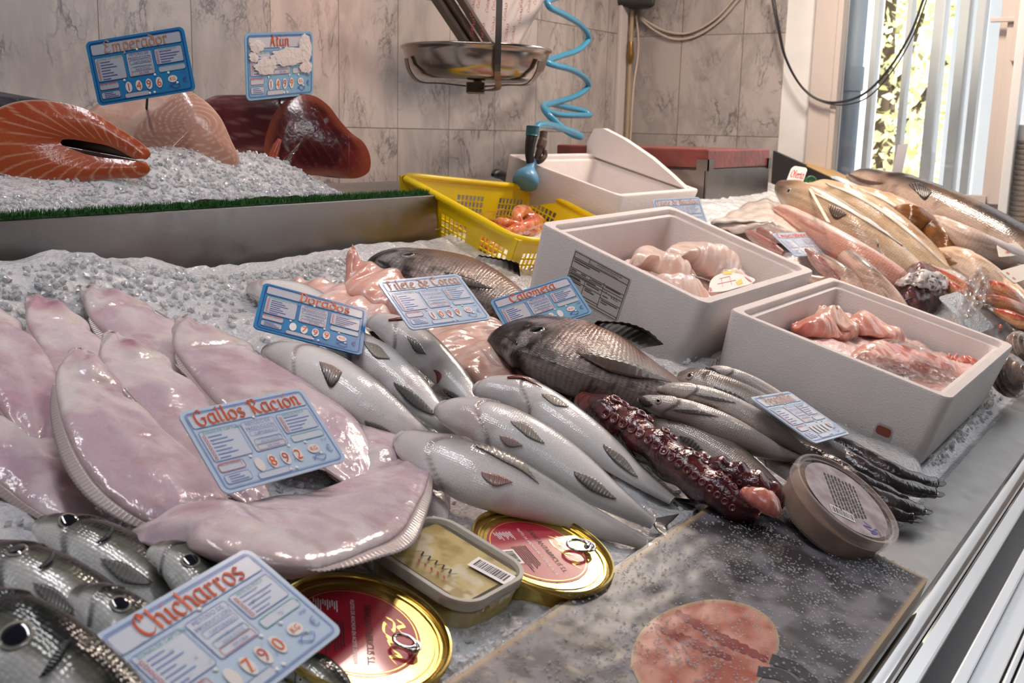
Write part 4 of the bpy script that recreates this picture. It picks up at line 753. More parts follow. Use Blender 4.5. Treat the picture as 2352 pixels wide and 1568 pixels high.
jack([(372, 1268, 30, .085), (395, 1275, 42, .088), (430, 1300, 58, .088), (470, 1345, 68, .082), (510, 1400, 66, .075), (550, 1460, 50, .068)], 'horse mackerel whose round eye peeps over the corner of the big tag', 92, (0.9, 0.2, 0.25), (438, 1286, 23), k=0.6)
jack([(-40, 1272, 30, .075), (-12, 1280, 50, .08), (45, 1302, 68, .082), (120, 1342, 82, .08), (200, 1395, 84, .074), (290, 1460, 74, .066), (380, 1530, 50, .06)], 'horse mackerel second from the front, its head cut by the left edge', 93, (0.58, 0.55, 0.28), (38, 1262, 26), [('pectoral_fin', [(78, 1340), (130, 1356), (172, 1400)], [(80, 1362), (120, 1392), (168, 1430)], JF, (0.24, 0.23, 0.21)), ('gill_slit', [(88, 1310), (112, 1286), (122, 1270)], [(97, 1314), (120, 1292), (128, 1272)], (0.012, 0.012, 0.012), (0.012, 0.012, 0.012))])
jack([(196, 1368, 34, .108), (222, 1378, 50, .11), (265, 1408, 66, .108), (315, 1460, 76, .10), (370, 1530, 70, .092), (420, 1600, 50, .085)], 'horse mackerel with a flat dark eye against the left corner of the big tag', 94, (0.9, 0.2, 0.25), (277, 1386, 25), k=0.6)
jack([(-80, 1400, 60, .12), (-40, 1415, 84, .125), (40, 1460, 108, .128), (130, 1530, 120, .124), (230, 1620, 118, .115), (330, 1720, 80, .11)], 'nearest horse mackerel with the largest eye, in the bottom left corner', 95, (0.55, 0.5, 0.40), (36, 1458, 42), [('gill_slit', [(92, 1560), (130, 1500), (160, 1470)], [(110, 1560), (142, 1508), (168, 1474)], (0.012, 0.012, 0.012), (0.012, 0.012, 0.012))], k=0.55)
jack([(650, 1535, 20, .03), (690, 1530, 40, .034), (730, 1550, 50, .034), (780, 1600, 44, .03), (820, 1650, 20, .028)], 'horse mackerel tail end under the big tag, beside the nearest gold tin', 96, (0.9, 0.2, 0.25), (690, 1560, 3))
# ================================================================ right-hand display, heaped on ice by the window
def c_two(back, belly, seed, t0=0.25, t1=0.5, line=None, head=None, noise=(0, 0, 0), namt=0.0):
    def f(U, TH, V):
        a = np.abs(TH)/math.pi; q = fbm(V, 45, seed); c = mix(back, belly, sst(t0, t1, a+.10*(q-.5)))
        if head is not None: c = mix(c, head, sst(.34, .14, U)*.85)
        if namt: c = mix(c, noise, namt*sst(.5, .7, fbm(V, 30, seed+3)))
        sk_ = fbm(np.stack([U*3.5, np.cos(TH)*4+seed, np.sin(TH)*4], -1), 1.6, seed, 4); c = mix(c, c*np.array((.62, .55, .50)), .75*sst(.50, .68, sk_)); c = mix(c, np.minimum(1, c*1.15), .5*sst(.42, .30, sk_))
        if line is not None: c = mix(c, line, .8*np.exp(-((a-.42)/.03)**2)*sst(.2, .3, U))
        return c
    return f
def rfish(name, sp, label, seed, D, colf, group=None, k=0.7, eyep=None, fins=(), tailp=None, m=None, cat='fish', nose=1.2, gl=True):
    q_ = []
    for x, y, hw, n in sp:                           # keep clear of the foam boxes beside the heap
        while n > .02 and (cp(x, y, n)[0] < 1.985+hw*.0007 and cp(x, y, n)[1] < .66): n -= .004
        q_.append((x, y, hw, n))
    sp = q_; t = thing(name, label, cat, base_of(sp), group); o, I = fish_body('body', sp, k, D, colf, m or M_pale, t, M=90, K=36, dispf=gill(0.2, 0.05) if gl else None, nose=nose); bv = bvh_of(o)
    if eyep: eye(t, bv, *eyep)
    for nm, A, B, ca, cb in fins: fin(nm, t, A, B, ca, cb, bv=bv, n=sp[2][3]+.02, rays=9)
    if tailp: tail(t, tailp[0], tailp[1], tailp[3], tailp[2])
    return t
HK = 'cream hakes heaped on the right'
UPD = (-0.2, 0.25, 0.95)
rfish('big_hake', [(1952, 404, 8, .190), (1975, 408, 24, .195), (2020, 424, 36, .195), (2090, 452, 50, .195), (2170, 490, 58, .188), (2260, 535, 62, .178), (2350, 585, 60, .165), (2450, 645, 50, .14), (2540, 700, 30, .12)], 'big grey-brown hake on top of the heap nearest the window, with a dark fin', 101, (0.55, 0.1, 0.8),
      c_two((0.05, 0.038, 0.034), (0.50, 0.38, 0.31), 101, .30, .56, noise=(.20, .12, .08), namt=.7), fins=[('pectoral_fin', [(2088, 424), (2110, 420), (2140, 440)], [(2105, 448), (2125, 456), (2142, 450)], (0.04, 0.03, 0.03), (0.03, 0.025, 0.025)), ('mouth', [(1948, 398), (1985, 412), (2030, 420)], [(1950, 404), (1985, 420), (2030, 426)], (0.10, 0.06, 0.05), (0.10, 0.06, 0.05))])
rfish('pale_hake', [(2148, 508, 14, .178), (2180, 530, 26, .182), (2230, 556, 32, .178), (2290, 582, 32, .168), (2350, 606, 28, .155), (2420, 636, 18, .14)], 'pale hake belly lying in the lap of the big grey hake', 102, (0.4, 0.1, -0.9), c_two((.36, .27, .23), (.80, .66, .58), 102, .2, .4))
cream = ((.55, .36, .22), (.84, .66, .46))
rfish('hake', [(1786, 430, 8, .165), (1800, 438, 24, .17), (1840, 460, 42, .17), (1905, 500, 50, .160), (1985, 556, 50, .142), (2065, 614, 44, .115), (2140, 672, 32, .085), (2200, 722, 14, .06)], 'front hake of the cream row, with a brown wrinkled head and two dark fins', 103, (0.3, 0.35, 0.85),
      c_two(*cream, 103, .1, .35, head=(.085, .040, .024), noise=(.55, .34, .20), namt=.4), HK, fins=[('pectoral_fin', [(1905, 470), (1930, 478), (1945, 492)], [(1900, 492), (1925, 502), (1942, 500)], (0.16, 0.10, 0.07), (0.10, 0.07, 0.05)), ('dorsal_fin', [(1862, 440), (1960, 484), (2080, 560), (2200, 660)], [(1858, 444), (1956, 490), (2076, 567), (2196, 666)], (0.85, 0.80, 0.74), (0.85, 0.8, 0.74))], eyep=(1812, 438, 7))  # the pale dorsal_fin strip paints the highlight along the back
for i, (sp, lb) in enumerate((([(1862, 428, 10, .175), (1890, 436, 26, .178), (1955, 466, 36, .175), (2030, 512, 40, .158), (2105, 570, 36, .135), (2175, 632, 26, .105), (2230, 690, 12, .075)], 'cream hake second in the row, just behind the brown-headed one'),
                              ([(1935, 438, 10, .178), (1965, 446, 22, .18), (2025, 475, 32, .176), (2095, 522, 36, .155), (2160, 575, 30, .13), (2220, 632, 20, .105), (2265, 680, 10, .08)], 'cream hake third in the row, with a brown cut near its head'),
                              ([(1985, 448, 10, .176), (2020, 458, 20, .18), (2075, 486, 28, .176), (2140, 530, 30, .155), (2200, 585, 26, .13), (2255, 640, 14, .105)], 'cream hake fourth in the row, beside the golden-brown fish'))):
    a = np.array(sp); off = np.array([[p[0]+6, p[1]-p[2]*.62] for p in sp[1:-1]]); off2 = off+(-3, 6)
    rfish('hake', sp, lb, 104+i, (0.3, 0.35, 0.85), c_two(*cream, 104+i, .1, .35, noise=(.60, .36, .18), namt=.35), HK, fins=[('dorsal_fin', [tuple(p) for p in off], [tuple(p) for p in off2], (0.86, 0.82, 0.76), (0.86, 0.82, 0.76))])  # pale dorsal_fin strips: highlight lines of the row, painted on
rfish('golden_fish', [(2060, 480, 10, .185), (2090, 490, 24, .19), (2130, 524, 32, .170), (2175, 570, 32, .15), (2215, 606, 28, .128), (2255, 640, 26, .11), (2290, 672, 24, .095), (2320, 700, 12, .08)], 'golden-brown fish with a shiny white edge behind the cream row', 108, (0.5, 0.1, 0.85), c_two((.62, .46, .36), (.24, .10, .028), 108, .10, .24, noise=(.05, .03, .02), namt=.6), k=0.5)
rfish('pink_fish', [(1782, 480, 7, .135), (1800, 486, 17, .14), (1835, 508, 25, .14), (1900, 548, 32, .138), (1970, 594, 38, .128), (2045, 642, 38, .110), (2110, 690, 30, .08), (2170, 735, 14, .055)], 'long salmon-pink fish with a glossy white back in front of the hakes', 109, (0.3, 0.4, 0.8), c_two((.88, .70, .64), (.76, .40, .31), 109, .12, .3), k=0.8, gl=False)  # pale back colour paints the white highlights
for i, (sp, lb) in enumerate((([(1888, 562, 8, .115), (1905, 570, 18, .12), (1950, 600, 26, .12), (2000, 642, 27, .115), (2050, 690, 24, .11), (2095, 735, 10, .1)], 'pale pink fish with a thin silver back, upper one by the octopus bag'),
                              ([(1868, 588, 8, .10), (1890, 602, 18, .105), (1940, 640, 25, .105), (1985, 684, 25, .10), (2030, 730, 18, .095), (2060, 760, 8, .09)], 'pale pink fish with a speckled silver back, lower one by the octopus bag'),
                              ([(1862, 640, 10, .08), (1895, 655, 20, .085), (1945, 685, 24, .085), (1995, 720, 22, .08), (2045, 755, 12, .075)], 'pale fish with a saw-like dark line, half hidden by the foam boxes'))):
    rfish('silver_pink_fish', sp, lb, 112+i, (0.3, 0.4, 0.85), c_two((.34, .29, .26), (.82, .58, .47), 112+i, .10, .2, line=(.62, .52, .46)), 'pale pink silver-backed fish', k=0.7)
# squids: pointed mantles in front of the white ray wing
for i, (sp, lb) in enumerate((([(1712, 532, 4, .095), (1726, 540, 11, .10), (1750, 556, 14, .10), (1780, 572, 12, .1), (1800, 582, 6, .1)], 'reddish squid tip nearest the foam box, left of the flat tag'), ([(1730, 522, 4, .105), (1746, 530, 9, .108), (1772, 543, 10, .108), (1795, 552, 6, .105)], 'small reddish squid tip behind the other squid tip, against the white ray wing'), ([(1856, 578, 5, .128), (1866, 588, 12, .13), (1886, 608, 16, .125), (1908, 628, 14, .115), (1926, 644, 7, .105)], 'reddish squid poking over the lower edge of the flat tag'))):
    rfish('squid', sp, lb, 118+i, (0.3, 0.3, 0.8), c_two((.34, .12, .10), (.62, .36, .30), 118+i, .2, .6), 'squid tips', k=0.85, m=M_flat, cat='squid', gl=False, nose=2.2)
# white ray wing with a frilled rim
def ray_wing():
    rim = catmull(np.array([(1632, 512, .09), (1668, 494, .10), (1712, 470, .105), (1752, 460, .11), (1790, 468, .115), (1836, 492, .12), (1880, 530, .12), (1900, 566, .11), (1858, 572, .10), (1790, 560, .095), (1712, 540, .09), (1660, 528, .085), (1632, 512, .08)], float), 100)[:-1]
    c = cp(1770, 525, .118); V = []; C = []; L = 14
    P = np.array([cp(x, y, n) for x, y, n in rim])
    for i, p in enumerate(P):
        for j in range(L):
            t = j/(L-1); V.append(c+(p-c)*t+NN*(0.012*(1-t*t)+0.003*t*t*math.sin(i*0.9)+0.0015*math.sin(t*22+i*.2))); C.append(np.array((.86, .74, .66))*(1-.10*(t > .9)))
    F = gridf(len(P), L); F += [((len(P)-1)*L+j, j, j+1, (len(P)-1)*L+j+1) for j in range(L-1)]
    return props(mk('ray_wing', V, F, M_flat, None, True, np.array(C), solid=0.004), 'white ray wing with a frilled rim against the steel stand', 'ray')
ray_wing()
# red fish and langoustine-coloured pieces
RED = 'red fish on the right'
for i, (sp, lb) in enumerate((([(2088, 606, 4, .125), (2110, 612, 11, .128), (2150, 628, 14, .126), (2195, 650, 14, .12), (2235, 672, 8, .11)], 'upper slender red fish behind the octopus bag'),
                              ([(2112, 626, 4, .112), (2135, 634, 11, .115), (2170, 652, 15, .115), (2205, 674, 14, .11), (2232, 694, 7, .10)], 'lower slender red fish behind the octopus bag'),
                              ([(2270, 652, 8, .13), (2290, 660, 15, .133), (2320, 680, 18, .125), (2350, 706, 14, .11), (2380, 730, 6, .10)], 'red fish under the paper tag at the right edge'),
                              ([(2248, 684, 6, .112), (2275, 690, 14, .115), (2320, 704, 18, .112), (2365, 722, 14, .10), (2400, 736, 8, .09)], 'orange-red fish with a pale belly at the right edge, above the wet bag'),
                              ([(2300, 752, 8, .09), (2325, 742, 14, .095), (2360, 738, 14, .09), (2390, 738, 8, .09)], 'bright red fish tail by the silver fish at the right edge'),
                              ([(2290, 716, 8, .11), (2315, 728, 16, .11), (2350, 744, 16, .11), (2385, 760, 10, .1)], 'pale red fish under the wet bag, beside the silver fish'))):
    rfish('red_fish', sp, lb, 130+i, (0.3, 0.3, 0.85), c_two((.62, .10, .055), (.78, .42, .22), 130+i, .25, .55, noise=(.80, .62, .55), namt=.5), RED, k=0.75)
rfish('cream_fish', [(2160, 578, 10, .142), (2190, 588, 24, .145), (2240, 616, 32, .14), (2300, 664, 34, .118), (2360, 716, 30, .10), (2410, 766, 18, .085)], 'cream fish with a frayed mouth lying towards the right edge', 141, (0.4, 0.3, 0.85), c_two((.80, .58, .42), (.86, .68, .54), 141, .2, .5), k=0.7, fins=[('mouth', [(2152, 572), (2168, 578), (2186, 592)], [(2154, 582), (2166, 590), (2180, 598)], (.50, .32, .2), (.4, .22, .12)), ('pectoral_fin', [(2176, 592), (2190, 600), (2200, 604)], [(2174, 600), (2186, 608), (2198, 606)], (.30, .16, .06), (.25, .12, .04))])
rfish('cream_fish', [(2300, 612, 8, .14), (2325, 620, 18, .142), (2360, 642, 26, .135), (2410, 680, 24, .12), (2460, 720, 12, .105)], 'cream fish cut by the right edge under the paper tag', 142, (0.4, 0.3, 0.85), c_two((.74, .54, .42), (.84, .66, .52), 142, .2, .5), k=0.7)
rfish('silver_fish', [(2238, 712, 12, .085), (2255, 722, 26, .088), (2285, 748, 38, .082), (2320, 785, 42, .070), (2360, 830, 34, .055), (2400, 870, 18, .04)], 'dark silver striped fish behind the frosted tag, at the corner of the foam box', 143, (0.4, 0.3, 0.8), c_two((.06, .06, .065), (.60, .60, .62), 143, .2, .5, noise=(.05, .05, .05), namt=.9), k=0.7, m=M_jack)
rfish('shadow_filler', [(2190, 560, 10, .145), (2215, 575, 20, .145), (2260, 600, 24, .14), (2310, 625, 22, .13), (2370, 650, 18, .12), (2430, 670, 10, .11)], 'dark glossy fish in the shade under the paper tag', 144, (0.4, 0.3, 0.8), c_two((.05, .03, .022), (.16, .09, .05), 144), k=0.7, m=M_black)  # made-up dark body in place of the shadow below the big hake
def shell(c, r, label):
    t = thing('whelk', label, 'shellfish', c-NN*r*.7); ax = np.array([-.35, -.75, .45]); ax /= np.linalg.norm(ax); pf = []; n = 46
    for i in range(n):
        s = i/(n-1); rad = r*math.sin(math.pi*(.04+.9*s))**.8*(1-.10*math.cos(s*44)); pf.append((max(rad, 1e-4), r*(s*1.7-.85)))
    V, F = lathe(c, ax, pf, 40); F.append(list(range(40))); F.append(list(range((n-1)*40, n*40))[::-1]); q = fbm(V, 60, 3); C = mix((.10, .075, .06), (.40, .30, .24), sst(.35, .65, q)); mk('shell', V, F, M_flat, t, True, C); return t
shell(cp(2318, 862, .055), 0.036, 'brown striped rounded shell on the ice right of the front foam box')
shell(cp(2345, 800, .075), 0.030, 'darker rounded shell behind the brown striped one, at the right edge')
# bagged octopus with its label
M_bag = film('clear_bag', 0.16, (0.95, 0.92, 0.91), 0.0, (60, 0.5), .6, .14); M_paper = mat('white_label', (0.74, 0.66, 0.62), 0.5)
M_ink = mat('black_ink', (0.03, 0.028, 0.03), 0.5)
def octo_bag():
    c = cp(2112, 674, .094); t = thing('bagged_octopus', 'dark red octopus in a clear bag with a printed label, behind the front foam box', 'octopus', cp(2112, 690, .0)); rg = np.random.default_rng(4)
    r = 84*mpp(c); ax = (XX*1.0, YY*0.55+NN*.1, NN*0.85); ax = (XX*1.55, ax[1], ax[2]*.9); th = np.linspace(0, 2*math.pi, 56, endpoint=False); ph = np.linspace(.02, math.pi-.02, 34)
    def blob(s, wr, seed):
        D = np.array([[np.sin(p)*np.cos(a)*ax[0]+np.sin(p)*np.sin(a)*ax[1]*1.2+np.cos(p)*ax[2] for a in th] for p in ph]); q = fbm(D*1.7+seed, 2.2, seed); w = np.abs(fbm(D+3, 3.5, seed+2)-.5)*2
        return (c+D*r*(s+wr*(q-.5)*1.2-wr*.5*w)[..., None]).reshape(-1, 3)
    V = blob(.92, .26, 1); F = gridf(34, 56, True); C = mix((.09, .014, .02), (.28, .05, .045), sst(.4, .65, fbm(V, 60, 4))); mk('octopus', V, F, M_octo, t, True, C)
    V = blob(1.04, .30, 1); bg_ = mk('bag', V, F, M_bag2, t, True)
    bv = bvh_of(bg_); lab = fin('label', t, [(2060, 652), (2086, 632), (2120, 624), (2160, 630), (2192, 650)], [(2058, 672), (2090, 658), (2122, 658), (2146, 674), (2160, 692)], (.70, .62, .58), bv=bv, n=.2, off=.004, rays=5, K=40, L=10, amp=.0015, m=M_octo_label)
    rg = np.random.default_rng(2)
    A = catmull(np.array([(2060, 652, 0), (2086, 632, 0), (2120, 624, 0), (2160, 630, 0), (2192, 650, 0)], float), 60)[:, :2]; B = catmull(np.array([(2058, 672, 0), (2090, 658, 0), (2122, 658, 0), (2146, 674, 0), (2160, 692, 0)], float), 60)[:, :2]; mb = MB()
    for row in range(5):
        i = 4
        while i < 52:
            w = int(rg.integers(1, 5)); v0 = .14+row*.16; v1 = v0+(.05 if i < 38 else .11)
            if rg.random() < .6: mb.add([hit(bv, *(A[a]*(1-v)+B[a]*v), .0065, .2)[0] for a in (i, i+w) for v in (v0, v1)], [(0, 2, 3, 1)])
            i += w+1
    mb.mk('print', M_ink3, lab, False); return t
M_ink3 = mat('grey_ink', (0.16, 0.13, 0.13), .5)
M_bag2 = film('octopus_bag_film', 0.14, (0.97, 0.94, 0.94), 0.0, (60, 0.5), .7, .04)
M_octo_label = mat('bag_label', rough=.35, attr=True, coat=.5)
octo_bag()
# the loose clear bag standing up beside it
def loose_bag():
    t = thing('plastic_bag', 'crumpled clear plastic bag standing up behind the frosted tag', 'bag', cp(2235, 720, .08)); V = []; K = 16; L = 16
    q = [[(2190, 700), (2215, 640), (2255, 612), (2272, 622)], [(2215, 735), (2240, 722), (2265, 690), (2275, 650)]]
    A = catmull(np.array([(*p, 0) for p in q[0]], float), K); B = catmull(np.array([(*p, 0) for p in q[1]], float), K)
    for i in range(K):
        for j in range(L): x, y = (A[i]*(1-j/(L-1))+B[i]*j/(L-1))[:2]; V.append(cp(x, y, .105+.05*i/(K-1)+.008*math.sin(j*1.1+i*.6)+.006*math.sin(i*1.7)))
    mk('bag_sheet', V, gridf(K, L), M_bag, t, True); return t
loose_bag()
# ================================================================ price tags
M_tag_blue = [mat('tag_blue_%s' % n, c, 0.22, coat=0.5, spec=0.6) for n, c in (('strong', (0.030, 0.235, 0.50)), ('mid', (0.22, 0.44, 0.62)), ('pale', (0.56, 0.68, 0.82)))]  # paler tones have the wet glare mixed into the blue
M_tag_face = [mat('tag_face_%s' % n, c, 0.25, coat=0.5, spec=0.6) for n, c in (('strong', (0.50, 0.52, 0.58)), ('mid', (0.60, 0.58, 0.62)), ('pale', (0.66, 0.70, 0.78)))]  # panel tones lightened by the same painted glare
M_line = [mat('tag_line_%s' % n, c, 0.3) for n, c in (('strong', (0.02, 0.06, 0.26)), ('mid', (0.08, 0.14, 0.42)), ('pale', (0.24, 0.34, 0.62)))]  # pale lines: print faded by glare, painted into the ink
M_orange = mat('orange_paint', (0.78, 0.13, 0.025), 0.4); M_faded = mat('faded_orange_paint', (0.68, 0.36, 0.22), 0.5)
M_red = mat('red_ink', (0.55, 0.09, 0.10), 0.4); M_green = mat('green_ink', (0.10, 0.42, 0.40), 0.4); M_blueink = mat('blue_ink', (0.09, 0.09, 0.34), 0.4)
M_rivet = mat('white_rivet', (0.85, 0.85, 0.83), 0.25, coat=0.5); M_disc = mat('dial_window', (0.80, 0.74, 0.70), 0.35); M_drop = mat('water_drop', (0.95, 0.97, 1), 0.02, trans=1.0, ior=1.33)
def quad3(a, b, c, ratio, na, nb, nc, Pa=None):
    """three pixel corners (a-b the long edge, b-c or a-c the short edge at corner a) of a real rectangle -> points"""
    P0 = cp(*a, na) if Pa is None else Pa; r1 = ray(*b); r2 = ray(*c); t1 = depth(cp(*b, nb)) if Pa is None else nb; t2 = depth(cp(*c, nc)) if Pa is None else nc
    x = np.array([t1, t2]); r0 = ray(*a); t0 = depth(P0)
    def f(x): u = EYE+r1*x[0]-P0; v = EYE+r2*x[1]-P0; s = u@u; return np.array([u@v/s, (v@v)/(ratio**2*s)-1])
    for it in range(60):
        y = f(x); J = np.stack([(f(x+e)-y)/1e-5 for e in (np.array([1e-5, 0]), np.array([0, 1e-5]))], 1)
        try: d = np.linalg.lstsq(J.T@J+1e-6*np.eye(2), -J.T@y, rcond=None)[0]
        except Exception: break
        x = x+np.clip(d, -.02, .02)
    return P0, EYE+r1*x[0], EYE+r2*x[1], f(x)
TAGLOG = []
def price_tag(label, TL, TR, BL, word, digits, tone=0, ns=(.10, .10, .08), faded=False, group='fish price tags', corner='TL', wash=False, extra=None, stake=None, Pa=None, ratio=0.635, wsize=None, wx=None, paint=None, blank=False, name='price_tag'):
    if corner == 'TL': P0, P1, P2, r = quad3(TL, TR, BL, ratio, *ns, Pa=Pa); o = P2; ux = P1-P0; uy = P0-P2
    else: P0, P1, P2, r = quad3(TR, TL, BL, ratio, *ns, Pa=Pa); ux = P0-P1; uy = P0-P2; o = P2-ux   # here BL holds the bottom-right corner
    W = np.linalg.norm(ux); Hh = np.linalg.norm(uy); ex = ux/W; ey = uy-(uy@ex)*ex; ey /= np.linalg.norm(ey); fr = Fr(o, ex, ey); TAGLOG.append((word, round(W, 3), round(Hh, 3), np.round(fr.n, 2).tolist(), np.round(r, 3).tolist()))
    w = W; h = Hh; s = W/1.6                      # layout unit: 1.6 x 1.0
    def R(u0, v0, u1, v1): return u0*s, v0*h, u1*s, v1*h
    low = min((o, o+ux, o+uy, o+ux+uy), key=lambda p: p[2]); t = thing(name, label, 'price tag', o+ux*.5, group)
    # plate
    ring = rring(w, h, .085*s, 8)+np.array([w/2, h/2]); th = 0.0016; k = len(ring); V = np.vstack([fr(ring[:, 0], ring[:, 1], np.full(k, -th)), fr(ring[:, 0], ring[:, 1], np.full(k, 0.0))]); F = [tuple(range(k))[::-1], tuple(range(k, 2*k))]+[(i, (i+1) % k, k+(i+1) % k, k+i) for i in range(k)]
    mk('plate', V, F, M_tag_blue[tone], t, False)
    e = 0.0004
    if blank: return t, fr, s, h
    panels = [(.07, .77, 1.53, .94), (.09, .36, .56, .73), (.60, .36, 1.02, .73), (1.06, .48, 1.51, .73), (1.08, .36, 1.51, .45), (.09, .23, .40, .33), (.09, .09, .40, .20), (.46, .05, .86, .13)]
    mb = MB()
    for p in panels: V2, F2 = rrect(*R(*p), .03*s); mb.add(fr(V2[:, 0], V2[:, 1], np.full(len(V2), e)), F2)
    pn = mb.mk('panels', M_tag_face[tone], t, False)
    mb = MB(); mats = [M_line[tone], M_red, M_green, M_blueink if tone == 0 else M_line[tone]]
    V2, F2 = rline(*R(.045, .035, 1.555, .965), .06*s, .010*s); mb.add(fr(V2[:, 0], V2[:, 1], np.full(len(V2), e)), F2, 0)
    V2, F2 = rline(*R(.058, .052, 1.542, .948), .05*s, .004*s); mb.add(fr(V2[:, 0], V2[:, 1], np.full(len(V2), e)), F2, 0)
    for p, mi in zip(panels, (0, 0, 0, 0, 2, 1, 0, 0)): V2, F2 = rline(*R(*p), .03*s, .006*s); mb.add(fr(V2[:, 0], V2[:, 1], np.full(len(V2), 2*e)), F2, mi)
    def T(x, u, v, z, mi, al='LEFT'): V2, F2 = textg(x, z*s, al); put(mb, fr, V2, F2, u*s, v*h, 2*e, mi)
    T('ZONAS DE CAPTURA', .13, .685, .048, 2); T('M\u00c9TODO DE', .81, .675, .055, 3, 'CENTER'); T('PRODUCCI\u00d3N', .81, .62, .055, 3, 'CENTER'); T('CAPTURADO', .83, .555, .045, 3, 'CENTER'); T('CAPTURADO EN', .83, .487, .038, 3, 'CENTER'); T('AGUA DULCE', .83, .45, .038, 3, 'CENTER'); T('DE CR\u00cdA', .84, .385, .042, 3, 'CENTER'); T('ARTE DE PESCA', 1.28, .69, .042, 2, 'CENTER'); T('PA\u00cdS DE ORIGEN', .10, .30, .036, 1)
    for v, mi in ((.545, 0), (.44, 2), (.37, 1)): V2, F2 = rline(*R(.64, v, .99, v+.065), .02*s, .005*s); mb.add(fr(V2[:, 0], V2[:, 1], np.full(len(V2), 2*e)), F2, mi)
    for i in range(7):
        V2, F2 = rline(*R(.115, .38+i*.043, .145, .413+i*.043), .002*s, .005*s, 1); mb.add(fr(V2[:, 0], V2[:, 1], np.full(len(V2), 2*e)), F2, 1)
        if i < 5: V2, F2 = rline(*R(1.085, .50+i*.040, 1.113, .532+i*.040), .002*s, .005*s, 1); mb.add(fr(V2[:, 0], V2[:, 1], np.full(len(V2), 2*e)), F2, 1)
        V2, F2 = rectg(*R(.17, .385+i*.043, .30+.16*((i*37 % 10)/10), .397+i*.043)); mb.add(fr(V2[:, 0], V2[:, 1], np.full(4, 2*e)), F2, 3)
        if i < 5: V2, F2 = rectg(*R(1.14, .507+i*.040, 1.30+.18*((i*53 % 10)/10), .518+i*.040)); mb.add(fr(V2[:, 0], V2[:, 1], np.full(4, 2*e)), F2, 3)
    for i in range(3): V2, F2 = rectg(*R(.14, .11+i*.028, .36-.04*i, .120+i*.028)); mb.add(fr(V2[:, 0], V2[:, 1], np.full(4, 2*e)), F2, 3)
    T('PVP', 1.46, .29, .05, 3, 'CENTER'); T('\u20ac', 1.46, .155, .12, 3, 'CENTER'); T(',', .96, .165, .12, 3)
    c = catmull(np.array([(1.20, .11, 0), (1.28, .17, 0), (1.37, .13, 0), (1.30, .085, 0), (1.20, .15, 0)], float), 24)
    for i in range(23): d = c[i+1]-c[i]; q = np.array([-d[1], d[0]])/(np.hypot(*d[:2])+1e-9)*.006; Q = [c[i][:2]-q, c[i+1][:2]-q, c[i+1][:2]+q, c[i][:2]+q]; Q = np.array(Q)*(s, h); mb.add(fr(Q[:, 0], Q[:, 1], np.full(4, 2*e)), [(0, 1, 2, 3)], 3)
    mb.mk('printing', mats, t, False)
    # name in broad-pen lettering
    V2, F2, wd = pen(word, 1.0); tgt = (wsize or .125)*h/0.635*1.0; sc = tgt; wd = wd*sc
    if wd > 1.40*s: sc *= 1.40*s/wd; wd = 1.40*s
    u0 = (wx*s if wx is not None else (w-wd)/2); P = fr(u0+V2[:, 0]*sc, .79*h+V2[:, 1]*sc*.92, np.full(len(V2), 3*e)); mk('lettering', P, F2, paint or (M_faded if faded else M_orange), t, False)
    # dials with the digits of the price
    for i, dg in enumerate(digits):
        u = .55+i*.165; rr = .052; V2 = np.array([(u*s+rr*s*math.cos(a), .215*h+.083*h*math.sin(a)) for a in np.linspace(0, 2*math.pi, 24, endpoint=False)]); d = mk('dial', fr(V2[:, 0], V2[:, 1], np.full(24, 2*e)), [tuple(range(24))], M_disc, t, False)
        if dg.strip(): mb = MB(); V3, F3 = textg(dg, .17*s, 'CENTER'); put(mb, fr, V3, F3, u*s, .16*h, 3*e); mb.mk('digit', M_red if i % 2 == 0 else M_orange, d, False)
    V2 = np.array([(1.27*s+.075*s*math.cos(a), .235*h+.055*h*math.sin(a)) for a in np.linspace(0, 2*math.pi, 20, endpoint=False)]); d = mk('dial', fr(V2[:, 0], V2[:, 1], np.full(20, 2*e)), [tuple(range(20))], M_disc, t, False); mb = MB(); V3, F3 = textg('KG', .07*s, 'CENTER'); put(mb, fr, V3, F3, 1.27*s, .215*h, 3*e); mb.mk('unit_mark', M_orange, d, False)
    for u, v in ((.80, .765), (.50, .33), (1.0, .34), (1.22, .335), (1.33, .165), (.86, .075), (.94, .075)):
        V, F = lathe(fr(np.array(u*s), np.array(v*h), np.array(0.0)), fr.n, [(.020*s, 0), (.020*s, .007*s), (.014*s, .012*s), (.0005, .014*s)], 14); F.append(list(range(42, 56))); mk('rivet', V, F, M_rivet, t, True)
    if stake is not None:
        a = fr(np.array(.8*s), np.array(.04*h), np.array(-.003)); mb = MB(); mb.tube([a+ey*.02, a, stake], .0018, 8); mb.mk('stake', M_dark, t)
    return t, fr, s, h
def drops(t, fr, s, h, n, seed):
    rg = np.random.default_rng(seed); mb = MB()
    for i in range(n):
        u = rg.uniform(.05, 1.55); v = rg.uniform(.05, .95); r = rg.uniform(.005, .013)*s; V, F = lathe(fr(np.array(u*s), np.array(v*h), np.array(.0012)), fr.n, [(r, 0), (r*.8, r*.45), (r*.3, r*.7), (1e-5, r*.72)], 8); mb.add(V, F)
    props(mb.mk('droplets', M_drop, t), kind='stuff')
a = price_tag('large pale blue tag reading Chicharros on the horse mackerel in front', (205, 1466), (568, 1256), (790, 1448), 'Chicharros', [' ', '7', '9', '0'], 2, (.13, .13, .13), corner='TR', wx=.30); drops(*a, 60, 1)  # pale tone: wet glare painted into the tag's blue
a = price_tag('pale blue tag reading Gallos Raci\u00f3n lying on the megrims', (406, 948), (692, 890), (516, 1136), 'Gallos Raci\u00f3n', [' ', '8', '9', '2'], 2, (.125, .120, .085)); drops(*a, 60, 2)  # pale tone: wet glare painted into the tag's blue
